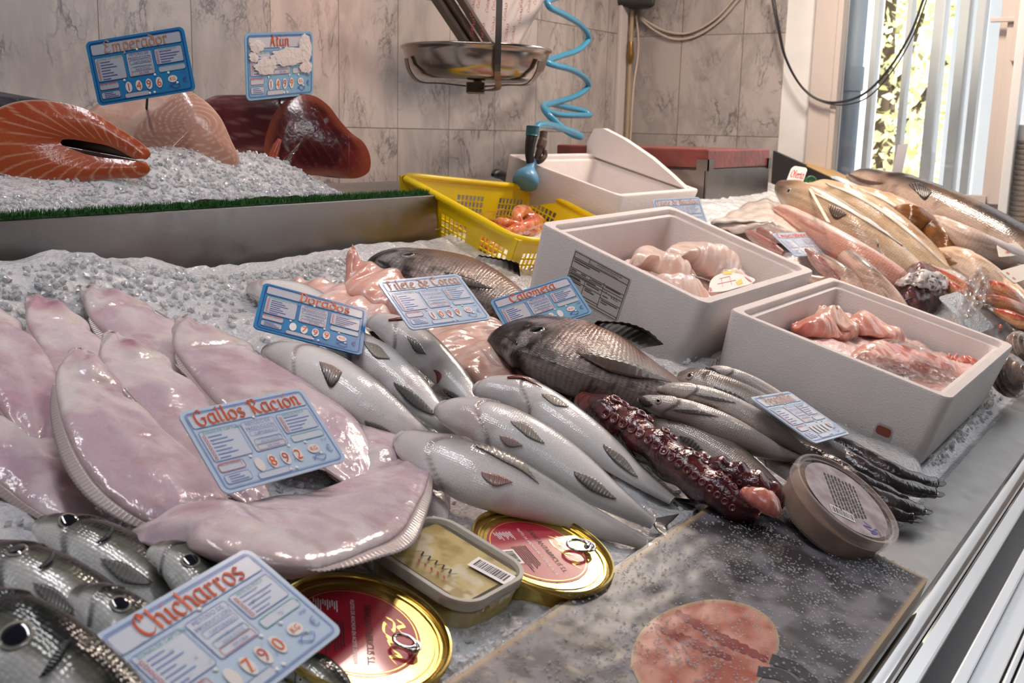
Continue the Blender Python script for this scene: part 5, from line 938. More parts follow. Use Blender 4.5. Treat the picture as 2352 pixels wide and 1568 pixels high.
price_tag('bright blue tag reading Dorados behind the sea breams', (606, 648), (845, 712), (580, 752), 'Dorados', [' ', '7', '9', '9'], 0, (.110, .095, .070), wx=.55)
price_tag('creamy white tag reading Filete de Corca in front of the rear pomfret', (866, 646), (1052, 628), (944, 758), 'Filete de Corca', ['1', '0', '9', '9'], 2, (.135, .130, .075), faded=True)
price_tag('lilac and blue tag reading Calometa against the foam box, behind the front pomfret', (1124, 690), (1306, 632), (1176, 780), 'Calometa', [' ', ' ', ' ', ' '], 1, (.085, .095, .035))
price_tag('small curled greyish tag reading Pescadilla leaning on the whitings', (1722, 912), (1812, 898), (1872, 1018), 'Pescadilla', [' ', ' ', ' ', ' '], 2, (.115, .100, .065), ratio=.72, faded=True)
Pe = ony(195, 97, 1.36); price_tag('dark blue tag with a faded name, standing over the swordfish', (195, 97), (421, 60), (226, 244), 'Emperador', ['1', '4', '9', '6'], 0, (0, depth(Pe)-.03, depth(Pe)-.03), faded=True, Pa=Pe, stake=ony(336, 262, 1.40))
Pt = ony(562, 76, 1.33); tt, fr, s, h = price_tag('pale blue tag plastered with peeling white paper, standing over the tuna', (562, 76), (718, 72), (567, 232), 'At\u00fan', ['1', '4', '9', '9'], 1, (0, depth(Pt)+.10, depth(Pt)), Pa=Pt, wx=.55, stake=ony(640, 260, 1.40))
# scraps of torn paper on that tag
rg = np.random.default_rng(9); M_scrap = mat('torn_paper', (0.74, 0.66, 0.62), 0.8, bump=[('noise', 'Object', 120, .6, .004)])
for (u, v, ru, rv) in ((.25, .80, .16, .10), (.42, .50, .28, .12), (1.0, .62, .42, .14), (1.38, .75, .16, .20), (1.40, .45, .14, .10), (.16, .64, .10, .07)):
    A = np.linspace(0, 2*math.pi, 36, endpoint=False); q = 1+.35*(fbm(np.stack([np.cos(A), np.sin(A), 0*A+u], 1), 2.2, int(u*50))-.5)*2+.10*rg.uniform(-1, 1, 36); x = np.clip((u+ru*q*np.cos(A)), .03, 1.57)*s; y = np.clip((v+rv*q*np.sin(A)), .05, .97)*h; n = 36
    V = np.vstack([fr(x, y, np.full(n, .0026)), fr(x, y, np.full(n, .0003)), fr(np.array([x.mean()]), np.array([y.mean()]), np.array([.0034]))]); F = [(i, (i+1) % n, 2*n) for i in range(n)]+[(i, n+i, n+(i+1) % n, (i+1) % n) for i in range(n)]; mk('paper_scrap', V, F, M_scrap, tt, False)
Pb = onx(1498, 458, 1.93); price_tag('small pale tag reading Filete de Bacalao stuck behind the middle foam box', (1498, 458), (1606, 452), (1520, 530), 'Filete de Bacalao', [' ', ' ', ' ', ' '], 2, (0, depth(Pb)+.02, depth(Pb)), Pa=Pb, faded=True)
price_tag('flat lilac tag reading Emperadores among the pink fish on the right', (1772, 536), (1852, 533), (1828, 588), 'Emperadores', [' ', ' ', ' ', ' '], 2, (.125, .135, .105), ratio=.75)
# tags seen without their writing
def blank_tag(label, TL, TR, BL, n, thick=.002, m=None, ratio=None, red=False):
    P = [cp(*q, nn) for q, nn in zip((TL, TR, BL), n)]; ux = P[1]-P[0]; uy = P[0]-P[2]; fr = Fr(P[2], ux/np.linalg.norm(ux), uy/np.linalg.norm(uy)); w = np.linalg.norm(ux); h = np.linalg.norm(uy); t = thing('price_tag', label, 'price tag', P[2]+ux/2, 'fish price tags')
    ring = rring(w, h, min(w, h)*.12, 5)+np.array([w/2, h/2]); k = len(ring); V = np.vstack([fr(ring[:, 0], ring[:, 1], np.full(k, -thick)), fr(ring[:, 0], ring[:, 1], np.zeros(k))]); F = [tuple(range(k))[::-1], tuple(range(k, 2*k))]+[(i, (i+1) % k, k+(i+1) % k, k+i) for i in range(k)]; mk('plate', V, F, m or M_tag_face[1], t, False)
    if red:
        mb = MB(); rg = np.random.default_rng(3)
        for i in range(4): V2, F2, wd = pen('om', h*.32); mb.add(fr(w*.10+V2[:, 0]*.55+(i % 2)*w*.03, h*.62-(i//2)*h*.42+V2[:, 1]*.8, np.full(len(V2), .0006)), F2)
        mb.mk('lettering', M_orange, t, False)
    return t, fr, w, h
M_frost = mat('frosted_tag', (0.58, 0.66, 0.72), 0.2, coat=.8, bump=[('voronoi', 'Object', 260, .8, .003)]); M_cream = mat('cream_card', (0.74, 0.66, 0.56), 0.5)
blank_tag('frosted bluish tag facing up behind the front foam box', (2155, 682), (2202, 668), (2242, 768), (.122, .125, .085), m=M_frost)
blank_tag('cream paper tag with red writing at the right edge', (2290, 560), (2420, 552), (2296, 590), (.19, .19, .175), m=M_cream, red=True)
blank_tag('white tag seen nearly edge-on, standing among the hakes', (1848, 418), (1856, 420), (1898, 508), (.205, .207, .185), m=M_cream)
blank_tag('thin white tag lying beside the gold-edged carton', (1906, 405), (1924, 404), (1985, 440), (.20, .20, .195), m=M_frost)
blank_tag('pale paper tag with a red scribble at the right edge, on the cream fish', (2296, 622), (2352, 606), (2330, 650), (.185, .19, .175), m=M_cream, red=True)
Pw = onx(2062, 332, 2.85); V, F = boxg(Pw, onx(2086, 330, 2.85)-Pw, (0.002, 0, 0), onx(2048, 398, 2.85)-Pw); tg = thing('price_tag', 'pale tag standing against the window beyond the big hake', 'price tag', V.mean(0)-(0, 0, .05), 'fish price tags'); mk('plate', V, F, M_tag_face[1], tg, False)

# ================================================================ foam boxes
M_foam = mat('white_foam', (0.72, 0.66, 0.635), 0.85, sss=0.1, bump=[('voronoi', 'Object', 420, 0.35, 0.0012), ('noise', 'Object', 30, 0.15, 0.004)], var=(16, (0.60, 0.54, 0.52), 0.35))
M_slush = mat('pink_slush', (0.80, 0.60, 0.56), 0.2, sss=0.4, coat=0.6, bump=[('noise', 'Object', 200, 0.7, 0.004)], var=(40, (0.72, 0.40, 0.36), 0.7))
M_ink2 = mat('faded_black_ink', (0.06, 0.05, 0.05), 0.6)
def foam_box(label, c, ux, uy, uz, w, d, h, taper=0.02, wall=0.026, group='white foam fish boxes', chipq=True):
    t = thing('foam_box', label, 'box', np.asarray(c), group)
    R = .018; lv = [(0, w-taper, d-taper, R), (.004, w-taper+.004, d-taper+.004, R), (h-.003, w-.002, d-.002, R), (h, w-.006, d-.006, R-.003), (h, w-2*wall+.022, d-2*wall+.022, R-.003), (h-.001, w-2*wall+.020, d-2*wall+.020, R-.003), (h-.009, w-2*wall+.018, d-2*wall+.018, R-.003), (h-.010, w-2*wall+.002, d-2*wall+.002, R-.004), (h-.012, w-2*wall, d-2*wall, R-.004), (.022, w-2*wall-taper, d-2*wall-taper, R-.004)]
    V, F = loft(c, ux, uy, uz, lv, 6); q = V.copy()
    V += (fbm(q, 60, 5, 2)[:, None]-.5)*.0012*np.asarray(uz)
    o = mk('shell', V, F, M_foam, t, True, auto=38); return t, o
# front box: the one with the pink fish and ice
cB = cw(1.694, 0.474, 0.006); tB, oB = foam_box('front white foam box holding pink fish, ice and clear plastic', cB, XX, YY, NN, .476, .326, .106); BOXES.append((1.46, 1.93, .315, .64)); bvB = bvh_of(oB)
V = []; xs_ = np.linspace(-.195, .195, 60); ys_ = np.linspace(-.125, .125, 40)
for x in xs_:
    for y in ys_: V.append(cB+XX*x+YY*y)
V = np.array(V); V += NN*(.040+.030*fbm(V, 18, 4)+.010*fbm(V, 70, 8, 2))[:, None]
props(mk('slush_ice', V, [f[::-1] for f in gridf(60, 40)], M_slush, None, True), 'pinkish melting ice filling the front foam box', 'ice', None, 'stuff')
PF = dict(base=(0.74, 0.36, 0.28), deep=(0.60, 0.16, 0.12), pale=(0.86, 0.62, 0.54))
PF['rip'] = .0016; G = 'pink fish pieces in the front foam box'
fillet('fish_piece', [(1832, 752, 10, .072), (1860, 748, 22, .078), (1900, 752, 24, .078), (1940, 768, 12, .07)], 'pink fish piece in the left corner of the front foam box, folded at the top', 151, **PF, k=.5, wob=.005, group=G)
fillet('fish_piece', [(1892, 716, 12, .085), (1905, 728, 22, .088), (1935, 742, 24, .084), (1962, 758, 12, .075)], 'pale folded fish belly standing up against the back wall of the front foam box', 152, base=(.72, .46, .36), k=.5, wob=.005, group=G)
fillet('fish_piece', [(1945, 748, 12, .075), (1980, 748, 26, .08), (2025, 758, 26, .078), (2068, 776, 12, .07)], 'red-pink fish piece in the middle of the front foam box', 153, **PF, k=.45, wob=.005, group=G)
fillet('fish_piece', [(1960, 828, 12, .07), (2010, 818, 26, .078), (2080, 826, 32, .078), (2150, 846, 30, .072), (2210, 868, 14, .066)], 'large pink fish piece under the clear plastic in the front foam box', 154, **PF, k=.4, wob=.004, group=G)
fillet('fish_piece', [(2185, 822, 8, .066), (2215, 830, 12, .07), (2245, 840, 7, .066)], 'small red fish strip in the right corner of the front foam box', 155, base=(.62, .16, .12), k=.5, wob=.001, group=G)
def crumple(name, label, q, nlo, nhi, seed, K=26, L=18):
    A = catmull(np.array([(*p, 0) for p in q[0]], float), K); B = catmull(np.array([(*p, 0) for p in q[1]], float), K); V = []
    for i in range(K):
        for j in range(L):
            x, y = (A[i]*(1-j/(L-1))+B[i]*j/(L-1))[:2]; p = cp(x, y, nlo); q_ = fbm(p[None], 32, seed, 3)[0]; V.append(cp(x, y, nlo+(nhi-nlo)*abs(q_-.5)*3.2))
    return props(mk(name, V, gridf(K, L), M_bag, None, False), label, 'plastic sheet')
crumple('plastic_sheet', 'crumpled clear plastic sheet over the pink fish in the front foam box', [[(1945, 838), (1990, 790), (2050, 778), (2120, 800), (2190, 842)], [(2010, 875), (2070, 876), (2120, 876), (2180, 884), (2215, 890)]], .082, .104, 7)
# broken bits on its rim, drain hole near the foot
mb = MB(); p, nr = hit(bvB, 2022, 1010, .0004); e1 = YY-(YY@nr)*nr; e1 /= np.linalg.norm(e1); e2 = NN-(NN@nr)*nr; V2 = rring(.024, .046, .006, 4); mb.add(p+V2[:, :1]*e1+V2[:, 1:]*e2+nr*.0004, [tuple(range(len(V2)))]); V2 = rring(.020, .012, .004, 4)+(0, .014); mb.add(p+V2[:, :1]*e1+V2[:, 1:]*e2+nr*.0012, [tuple(range(len(V2)))], 1); mb.mk('drain_notch', [mat('notch_shade', (0.44, 0.39, 0.37), 0.9), mat('rusty_red_stain', (0.24, 0.05, 0.03), .5)], tB, False)
# middle box with the printed sheet
P0, P1, P2, r_ = quad3((1240, 511), (1538, 472), (1622, 698), .70, .135, .130, .125); ux = (P1-P0); wA = np.linalg.norm(ux); ux /= wA; uy = P0-P2; dA = np.linalg.norm(uy); uy -= (uy@ux)*ux; uy /= np.linalg.norm(uy); uz = np.cross(ux, uy)
hA = .118; cA = P0+ux*wA/2-uy*dA/2-uz*hA; tA, oA = foam_box('middle white foam box with a printed sheet on its side, full of white fillets', cA, ux, uy, uz, wA+.004, dA+.004, hA); bvA = bvh_of(oA)
BOXES.append((1.40, 1.96, .66, 1.0))
o_, n_ = hit(bvA, 1295, 668, .0006); a_, _ = hit(bvA, 1415, 735, .0006); b_, _ = hit(bvA, 1328, 579, .0006); ex = a_-o_; lw = np.linalg.norm(ex); ex /= lw; ey = b_-o_; ey -= (ey@ex)*ex; lh = np.linalg.norm(ey); ey /= lh; fr = Fr(o_+n_*.0004, ex, ey)
V2, F2 = rectg(-.002, -.002, lw+.002, lh+.002); lab = mk('printed_sheet', fr(V2[:, 0], V2[:, 1], np.zeros(4)), F2, mat('translucent_sheet', (0.56, 0.50, 0.48), 0.35), tA, False); mb = MB()
def ln(u0, v0, u1, v1, t=.0009): V2, F2 = rectg(min(u0, u1)*lw-t/2, min(v0, v1)*lh-t/2, max(u0, u1)*lw+t/2, max(v0, v1)*lh+t/2); mb.add(fr(V2[:, 0], V2[:, 1], np.full(4, .0004)), F2)
def tx(s_, u, v, z): V2, F2 = textg(s_, z*lh); put(mb, fr, V2, F2, u*lw, v*lh, .0004)
for q in ((0, 0, 1, 0), (0, 1, 1, 1), (0, 0, 0, 1), (1, 0, 1, 1), (0, .87, 1, .87), (0, .62, 1, .62), (.0, .54, .63, .54), (0, .47, .63, .47), (.63, 0.08, .63, .66), (.0, .36, .63, .36), (.63, .53, 1, .53), (.63, .46, 1, .46), (.63, .30, 1, .30), (.28, .87, .28, 1), (.31, .12, .31, .47), (0, .12, .63, .12), (0, .06, 1, .06), (.38, .54, .38, .62)): ln(*q)
for s_, u, v, z in (('NORDPESCA HOLLAND BV', .42, .935, .055), ('Marinus Leeuwenhoekweg 19 Middelburg', .30, .885, .045), ('4 KG', .80, .40, .085), ('Origin', .66, .48, .04), ('CA SL', .12, .065, .06)): tx(s_, u, v, z)
for u0, v, u1 in ((.02, .82, .50), (.02, .77, .32), (.02, .57, .12), (.20, .57, .30), (.40, .57, .60), (.02, .49, .50), (.02, .42, .22), (.02, .39, .24), (.02, .31, .26), (.02, .27, .14), (.34, .42, .58), (.34, .31, .46), (.34, .27, .52), (.66, .58, .94), (.66, .36, .76), (.66, .25, .96), (.66, .20, .78)): V2, F2 = rectg(u0*lw, v*lh, u1*lw, (v+.022)*lh); mb.add(fr(V2[:, 0], V2[:, 1], np.full(4, .0004)), F2)
mb.mk('print', M_ink2, lab, False)
G = 'white fillets in the middle foam box'; WF = dict(base=(0.82, 0.64, 0.56), deep=(0.72, 0.46, 0.34), pale=(0.88, 0.78, 0.72), rip=.0016)
V = []
for x in np.linspace(-wA/2+.04, wA/2-.04, 40):
    for y in np.linspace(-dA/2+.04, dA/2-.04, 30): V.append(cA+ux*x+uy*y)
V = np.array(V); V += uz*(.034+.020*fbm(V, 20, 6))[:, None]; props(mk('slush_ice', V, [f[::-1] for f in gridf(40, 30)], M_slush, None, True), 'wet pinkish slush under the fillets in the middle foam box', 'ice', None, 'stuff')
def boxfil(pts, label, seed, k=.5): fillet('fish_fillet', [(x, y, r, n) for x, y, r, n in pts], label, seed, **WF, k=k, wob=.005, group=G)
boxfil([(1462, 600, 10, .085), (1490, 592, 24, .09), (1525, 600, 30, .09), (1560, 622, 26, .082), (1590, 645, 12, .07)], 'pale fillet at the left end of the middle foam box', 161)
boxfil([(1545, 588, 14, .095), (1580, 582, 30, .10), (1625, 592, 36, .10), (1670, 615, 34, .092), (1705, 640, 14, .08)], 'rounded white fillet rising highest in the middle foam box', 162, .6)
boxfil([(1500, 640, 12, .065), (1540, 650, 24, .07), (1590, 668, 26, .068), (1630, 684, 12, .06)], 'flat white fillet low in the front of the middle foam box', 163)
boxfil([(1640, 628, 10, .08), (1680, 640, 20, .082), (1715, 655, 18, .076), (1740, 668, 8, .07)], 'small white fillet beside the fish-shaped card', 164)
# fish-shaped price card on a pick
cd = thing('price_card', 'white fish-shaped card with yellow fins on a metal pick in the middle foam box', 'price tag', cp(1685, 655, .08))
Pq = [cp(x, y, .103) for x, y in ((1628, 672), (1705, 660), (1640, 632))]; fr = Fr(Pq[0], (Pq[1]-Pq[0]), (Pq[2]-Pq[0])); fr.n = NN
def fpoly(pts, w): P = [cp(x, y, .103)+NN*w for x, y in pts]; return P
body = catmull(np.array([(1628, 670, 0), (1632, 645, 0), (1650, 630, 0), (1682, 626, 0), (1712, 632, 0), (1735, 642, 0), (1722, 652, 0), (1700, 658, 0), (1665, 668, 0), (1628, 671, 0)], float), 40)[:-1, :2]; P = np.array(fpoly(body, 0)); k = len(P); mk('card', np.vstack([P, P-NN*.001]), [tuple(range(k)), tuple(range(k, 2*k))[::-1]]+[(i, k+i, k+(i+1) % k, (i+1) % k) for i in range(k)], M_paper, cd, False)
mb = MB(); mats = [mat('yellow_ink', (0.85, 0.50, 0.02), .4), M_red]
for pts, mi in (([(1662, 624), (1685, 622), (1680, 630), (1660, 631)], 0), ([(1690, 648), (1702, 640), (1706, 650), (1695, 656)], 0), ([(1628, 660), (1634, 662), (1636, 668), (1630, 670)], 1), ([(1708, 634), (1722, 642), (1728, 648), (1720, 646)], 1), ([(1652, 640), (1676, 634), (1676, 635), (1652, 641)], 1), ([(1660, 660), (1656, 640), (1657, 640), (1661, 660)], 1), ([(1680, 654), (1675, 635), (1676, 635), (1681, 654)], 1), ([(1648, 652), (1690, 643), (1690, 644), (1648, 653)], 1)): mb.add(fpoly(pts, .0006), [(0, 1, 2, 3)], mi)
mb.mk('printing', mats, cd, False); mb = MB(); mb.tube([cp(1630, 644, .104), cp(1588, 630, .092)], .0011, 8); mb.mk('pick', M_chrome, cd)
# rear box, its lid end broken
P0, P1, P2, r_ = quad3((1182, 364), (1366, 350), (1428, 464), .78, .115, .12, .11); fa = P0; ux = XX; lx = .40; 
cC = cw(2.145, 1.235, .012); tC, oC = foam_box('rear white foam box with a chipped rim beside the blue spray gun', cC, XX, YY, NN, .392, .290, .10)
mb = MB(); V2 = [(1342, 412, 0), (1350, 372, 0), (1366, 350, 0), (1440, 376, 0), (1530, 408, 0), (1603, 438, 0), (1575, 446, 0), (1440, 452, 0)]
BOXES.append((1.95, 2.34, 1.09, 1.38))
xr = 2.33; A = [(1.112, .108), (1.385, .108), (1.392, .135), (1.384, .170), (1.36, .178), (1.30, .170), (1.22, .150), (1.16, .128)]; k = len(A); V = [cw(xr-.022, y, n) for y, n in A]+[cw(xr, y, n) for y, n in A]; mk('broken_lid_piece', V, [tuple(range(k))[::-1], tuple(range(k, 2*k))]+[(i, (i+1) % k, k+(i+1) % k, k+i) for i in range(k)], M_foam, tC, False)
# ================================================================ tins and tubs in front
M_gold = mat('gold_tinplate', (0.60, 0.46, 0.14), 0.22, 0.95, rvar=(40, .15, .3)); M_label = mat('crimson_label', (0.40, 0.012, 0.035), 0.35, coat=.4); M_goldink = mat('gold_ink', (0.75, 0.52, 0.15), 0.3, .6); M_white = mat('white_print', (0.85, 0.80, 0.80), 0.4)
def tin(label, px, py, r, n, d0, d1, tabp, nrm=None, sticker=True):
    nz = NN if nrm is None else nrm/np.linalg.norm(nrm); top = cp(px, py, n); h = .030; a, b = cp(*d0, n), cp(*d1, n); ux = b-a; ux -= (ux@nz)*nz; ux /= np.linalg.norm(ux); uy = np.cross(nz, ux); t = thing('fish_tin', label, 'tin', top-nz*h, 'gold tins of anchovies')
    pf = [(r*.90, -h), (r*.97, -h+.002), (r*.97, -.006), (r*1.0, -.005), (r*1.01, -.002), (r*1.0, .0005), (r*.975, .0008), (r*.955, -.001), (r*.95, -.0045), (r*.92, -.005), (r*.905, -.0035), (r*.88, -.0035), (r*.87, -.0048), (r*.83, -.0048), (r*.82, -.004), (r*.30, -.004), (.0004, -.004)]
    V, F = lathe(top, nz, pf, 72, ux); F.append(list(range(72))[::-1]); mk('tin_body', V, F, M_gold, t, True, auto=50)
    fr = Fr(top, ux, uy); th = np.linspace(0, 2*math.pi, 64, endpoint=False); rl = r*.715; V = fr(rl*np.cos(th)-r*.03, rl*np.sin(th)-r*.05, np.full(64, -.0036)); lb = mk('label', V, [tuple(range(64))], M_label, t, False)
    mb = MB(); mats = [M_goldink, M_white, M_ink]; w = -.0033
    for q, tk in ((.955, .006),): R0 = rl*q; V = np.vstack([fr(R0*np.cos(th)-r*.03, R0*np.sin(th)-r*.05, np.full(64, w)), fr(R0*(1-tk*3)*np.cos(th)-r*.03, R0*(1-tk*3)*np.sin(th)-r*.05, np.full(64, w))]); mb.add(V, [(i, (i+1) % 64, 64+(i+1) % 64, 64+i) for i in range(64)], 0)
    def T(s_, u, v, z, mi, al='CENTER', sx=1.0): V2, F2 = textg(s_, z*r, al); put(mb, fr, V2, F2, u*r, v*r, w, mi, sx=sx)
    T('FILETES DE ANCHOA EN ACEITE DE OLIVA', -.02, -.10, .062, 1, sx=.9); T('SANCANTABRICUS S.L.', .0, .05, .115, 2, sx=.85)
    rg = np.random.default_rng(17)
    for i in range(11):
        V2, F2 = rectg((-.50+.02*(i % 2))*r, (-.26-.026*i)*r, (-.38+rg.uniform(-.04, .10))*r, (-.248-.026*i)*r); mb.add(fr(V2[:, 0], V2[:, 1], np.full(4, w)), F2, 1)
        if i < 8: V2, F2 = rectg(-.16*r, (-.20-.032*i)*r, (.30+rg.uniform(-.06, .12))*r, (-.188-.032*i)*r); mb.add(fr(V2[:, 0], V2[:, 1], np.full(4, w)), F2, 2)
    for pts in ([(-.32, .30), (-.26, .38), (-.10, .36), (-.22, .28), (-.05, .26), (.05, .36), (.02, .28)], [(-.30, .42), (-.22, .50), (-.16, .42), (-.06, .48)], [(.02, .34), (.12, .42), (.08, .30), (.22, .34), (.30, .42), (.34, .30), (.44, .36)]):
        c = catmull(np.array([(*p, 0) for p in pts], float), 40)[:, :2]
        for i in range(39): d = np.array([.022, .012]); Q = np.array([c[i]-d, c[i+1]-d, c[i+1]+d, c[i]+d])*r; mb.add(fr(Q[:, 0], Q[:, 1], np.full(4, w)), [(0, 1, 2, 3)], 0)
    mb.mk('print', mats, lb, False)
    if sticker:
        mb = MB(); V2, F2 = rectg(-.10*r, -.60*r, .22*r, -.42*r); mb.add(fr(V2[:, 0], V2[:, 1], np.full(4, w)), F2, 0); rg = np.random.default_rng(5); x = -.06
        while x < .18: b_ = rg.choice([.006, .010, .016]); V2, F2 = rectg(x*r, -.575*r, (x+b_)*r, -.45*r); mb.add(fr(V2[:, 0], V2[:, 1], np.full(4, w+.0002)), F2, 1); x += b_+rg.choice([.007, .012])
        mb.mk('barcode', [M_white, M_ink], lb, False)
    # ring pull
    q0 = cp(*tabp[0], n); q1 = cp(*tabp[1], n); e1 = q1-q0; e1 -= (e1@nz)*nz; L_ = np.linalg.norm(e1); e1 /= L_; e2 = np.cross(nz, e1); c0 = q0-((q0-top)@nz)*nz+nz*.001; mb = MB(); rr = L_*.50
    ring = [c0+e1*rr*1.05*math.cos(a)+e2*rr*.85*math.sin(a)+nz*.0015 for a in np.linspace(0, 2*math.pi, 33)]; mb.tube(ring, .0014, 8)
    tg_ = [(.35, .80), (.8, .72), (1.2, .42), (1.38, .0), (1.2, -.42), (.8, -.72), (.35, -.80)]; tip = [c0+e1*rr*(a+.25)+e2*rr*b+nz*.001 for a, b in tg_]; mb.tube([np.array(p) for p in tip], .0013, 8)
    V, F = lathe(c0+e1*rr*1.12, nz, [(rr*.42, -.002), (rr*.42, .0012), (rr*.25, .0018), (rr*.18, .0032), (.0002, .0034)], 20); mb.add(V, F); mb.mk('ring_pull', M_chrome, t, True); return t
tin('gold tin with a crimson label lying behind the rectangular tub, against the wrapped box', 1248, 1258, .0640, .040, (1196, 1216), (1296, 1322), ((1328, 1256), (1372, 1252)), NN-.04*YY)
tin('nearest gold tin with a crimson label, half under the Chicharros tag', 832, 1444, .0655, .043, (826, 1372), (838, 1500), ((928, 1474), (974, 1492)), NN-.06*YY, sticker=False)
# rectangular tub of anchovies in oil
M_tub = mat('cloudy_plastic', (0.66, 0.63, 0.56), 0.25, sss=.2, coat=.4, trans=.25); M_lid = film('clear_lid', .18, (.97, .96, .92), .0, (90, .1), .15)
def tub_col(V, seed): a = fbm(V, 40, seed); c = mix((.34, .24, .035), (.62, .50, .22), sst(.4, .6, a)); c = mix(c, (.74, .68, .54), sst(.52, .64, fbm(V, 55, seed+3))); return mix(c, (.06, .06, .04), .85*sst(.60, .70, fbm(V, 34, seed+5)))
n0 = .052; Lc, Tc, Rc, Bc = [cp(*q, n0) for q in ((846, 1250), (990, 1168), (1228, 1306), (1072, 1408))]; ctr = (Lc+Tc+Rc+Bc)/4; uy = (Lc+Tc-Rc-Bc); uy /= np.linalg.norm(uy); ux = (Tc+Rc-Lc-Bc); ux -= (ux@uy)*uy; ux /= np.linalg.norm(ux); uz = np.cross(ux, uy); tw = (np.linalg.norm(Tc-Lc)+np.linalg.norm(Rc-Bc))/2; td = (np.linalg.norm(Lc-Bc)+np.linalg.norm(Tc-Rc))/2
t = thing('anchovy_tub', 'rectangular clear tub of anchovies in yellow oil, between the two gold tins', 'tub', ctr-uz*.045)
V, F = loft(ctr, ux, uy, uz, [(-.042, tw*.80, td*.86, .016), (-.040, tw*.82, td*.88, .018), (-.010, tw*.93, td*.95, .020)], 6); mk('oil_and_anchovies', V, F, M_flat, t, True, mix((.42, .32, .06), (.66, .58, .36), sst(.4, .6, fbm(V, 50, 3))))
gx = np.linspace(-.38, .38, 40); gy = np.linspace(-.41, .41, 52); V = np.array([ctr+ux*x*tw+uy*y*td-uz*.0035 for x in gx for y in gy]); mk('anchovies', V, [f[::-1] for f in gridf(40, 52)], mat('anchovies', rough=.4, attr=True), t, True, tub_col(V, 12))
V, F = loft(ctr, ux, uy, uz, [(-.009, tw*.965, td*.975, .022), (-.008, tw, td, .026), (-.001, tw, td, .026), (.0005, tw*.985, td*.99, .024), (.0005, tw*.90, td*.93, .020), (-.003, tw*.86, td*.90, .018)], 8, True, False); mk('lid_rim', V, F, M_tub, t, True, auto=50)
V, F = loft(ctr, ux, uy, uz, [(-.0022, tw*.87, td*.91, .018), (-.0018, tw*.865, td*.905, .018)], 8); mk('lid_window', V, F, M_lid, t, False)
V, F = loft(ctr, ux, uy, uz, [(-.043, tw*.83, td*.88, .018), (-.010, tw*.95, td*.965, .021)], 8, False, False); mk('tub_wall', V, F, M_lid, t, True)
fr = Fr(ctr-uz*.0012, ux, uy); mb = MB(); c0 = fr(np.array(.12*tw), np.array(-.20*td)); sx_ = -uy*.9+ux*.1; sx_ /= np.linalg.norm(sx_); f2 = Fr(ctr+ux*.16*tw-uy*.12*td-uz*.0010, sx_, np.cross(uz, sx_)); V2, F2 = rectg(0, -.010, .036, .008); mb.add(f2(V2[:, 0], V2[:, 1], np.zeros(4)), F2, 0); x = .003; rg = np.random.default_rng(8)
while x < .032: b_ = rg.choice([.0006, .001, .0016]); V2, F2 = rectg(x, -.006, x+b_, .005); mb.add(f2(V2[:, 0], V2[:, 1], np.full(4, .0002)), F2, 1); x += b_+rg.choice([.0007, .0012])
mb.mk('barcode', [M_white, M_ink], t, False); mb = MB(); f3 = Fr(ctr-ux*.20*tw-uz*.001, -uy, ux)
for (q0, q1, mi) in (((-.022, .001), (.018, .007), 0), ((-.016, -.008), (.020, -.005), 1)):
    c_ = catmull(np.array([(q0[0]+(q1[0]-q0[0])*k_/11, (q0[1], q1[1])[k_ % 2], 0) for k_ in range(12)], float), 60)[:, :2]
    for i in range(59): d = np.array([.0006, .0005]); Q = np.array([c_[i]-d, c_[i+1]-d, c_[i+1]+d, c_[i]+d]); mb.add(f3(Q[:, 0], Q[:, 1], np.zeros(4)), [(0, 1, 2, 3)], mi); mb.mk('lid_print', [M_ink2, M_red], t, False)
# round tub
nz = NN-.33*YY; nz /= np.linalg.norm(nz); top = cp(1946, 1143, .075); r = .0625; t = thing('round_tub', 'round clear plastic tub with a printed lid tipped against the wrapped box corner', 'tub', top-nz*.04); ux = cp(2010, 1200, .075)-cp(1930, 1095, .075); ux -= (ux@nz)*nz; ux /= np.linalg.norm(ux); uy = np.cross(nz, ux)
M_brown = mat('brown_pate', (0.30, 0.17, 0.10), 0.4, var=(50, (0.45, 0.30, 0.20), .7)); M_clear = mat('clear_tub', (0.72, 0.60, 0.54), 0.18, coat=.6, alpha=.30)
V, F = lathe(top, nz, [(.0005, -.036), (r*.86, -.036), (r*.88, -.034), (r*.91, -.015), (.0005, -.015)], 56); mk('pate', V, F, M_brown, t, True, auto=50)
V, F = lathe(top, nz, [(r*.88, -.038), (r*.90, -.036), (r*.955, -.012), (r*1.0, -.011), (r*1.01, -.001), (r*.99, .0012), (r*.95, .0012), (r*.93, -.0015), (r*.90, -.002)], 64); mk('tub_wall', V, F, M_clear, t, True, auto=50)
th = np.linspace(0, 2*math.pi, 56, endpoint=False); fr = Fr(top, ux, uy); V = fr(r*.84*np.cos(th), r*.80*np.sin(th), np.full(56, -.0018)); M_lidlab = mat('lilac_lid_label', (0.42, 0.32, 0.34), .35, coat=.4, var=(60, (0.20, 0.11, 0.10), 1.0)); lb = mk('lid_label', V, [tuple(range(56))], M_lidlab, t, False); V = fr(r*.93*np.cos(th), r*.93*np.sin(th), np.full(56, -.0024)); mk('lid', V, [tuple(range(56))], M_lid, t, False); mb = MB(); w = -.0014
rg = np.random.default_rng(14)
for row in range(9):
    x = -.55+rg.uniform(0, .05)
    while x < .35: b_ = rg.uniform(.03, .12); V2, F2 = rectg(x*r, (-.32+row*.075)*r, (x+b_)*r, (-.32+row*.075+.035)*r); mb.add(fr(V2[:, 0], V2[:, 1], np.full(4, w)), F2, 0); x += b_+.03
c_ = catmull(np.array([(.44, .20, 0), (.52, .34, 0), (.56, .18, 0), (.62, .30, 0), (.60, .44, 0), (.68, .30, 0), (.50, .46, 0), (.66, .50, 0)], float), 40)[:, :2]
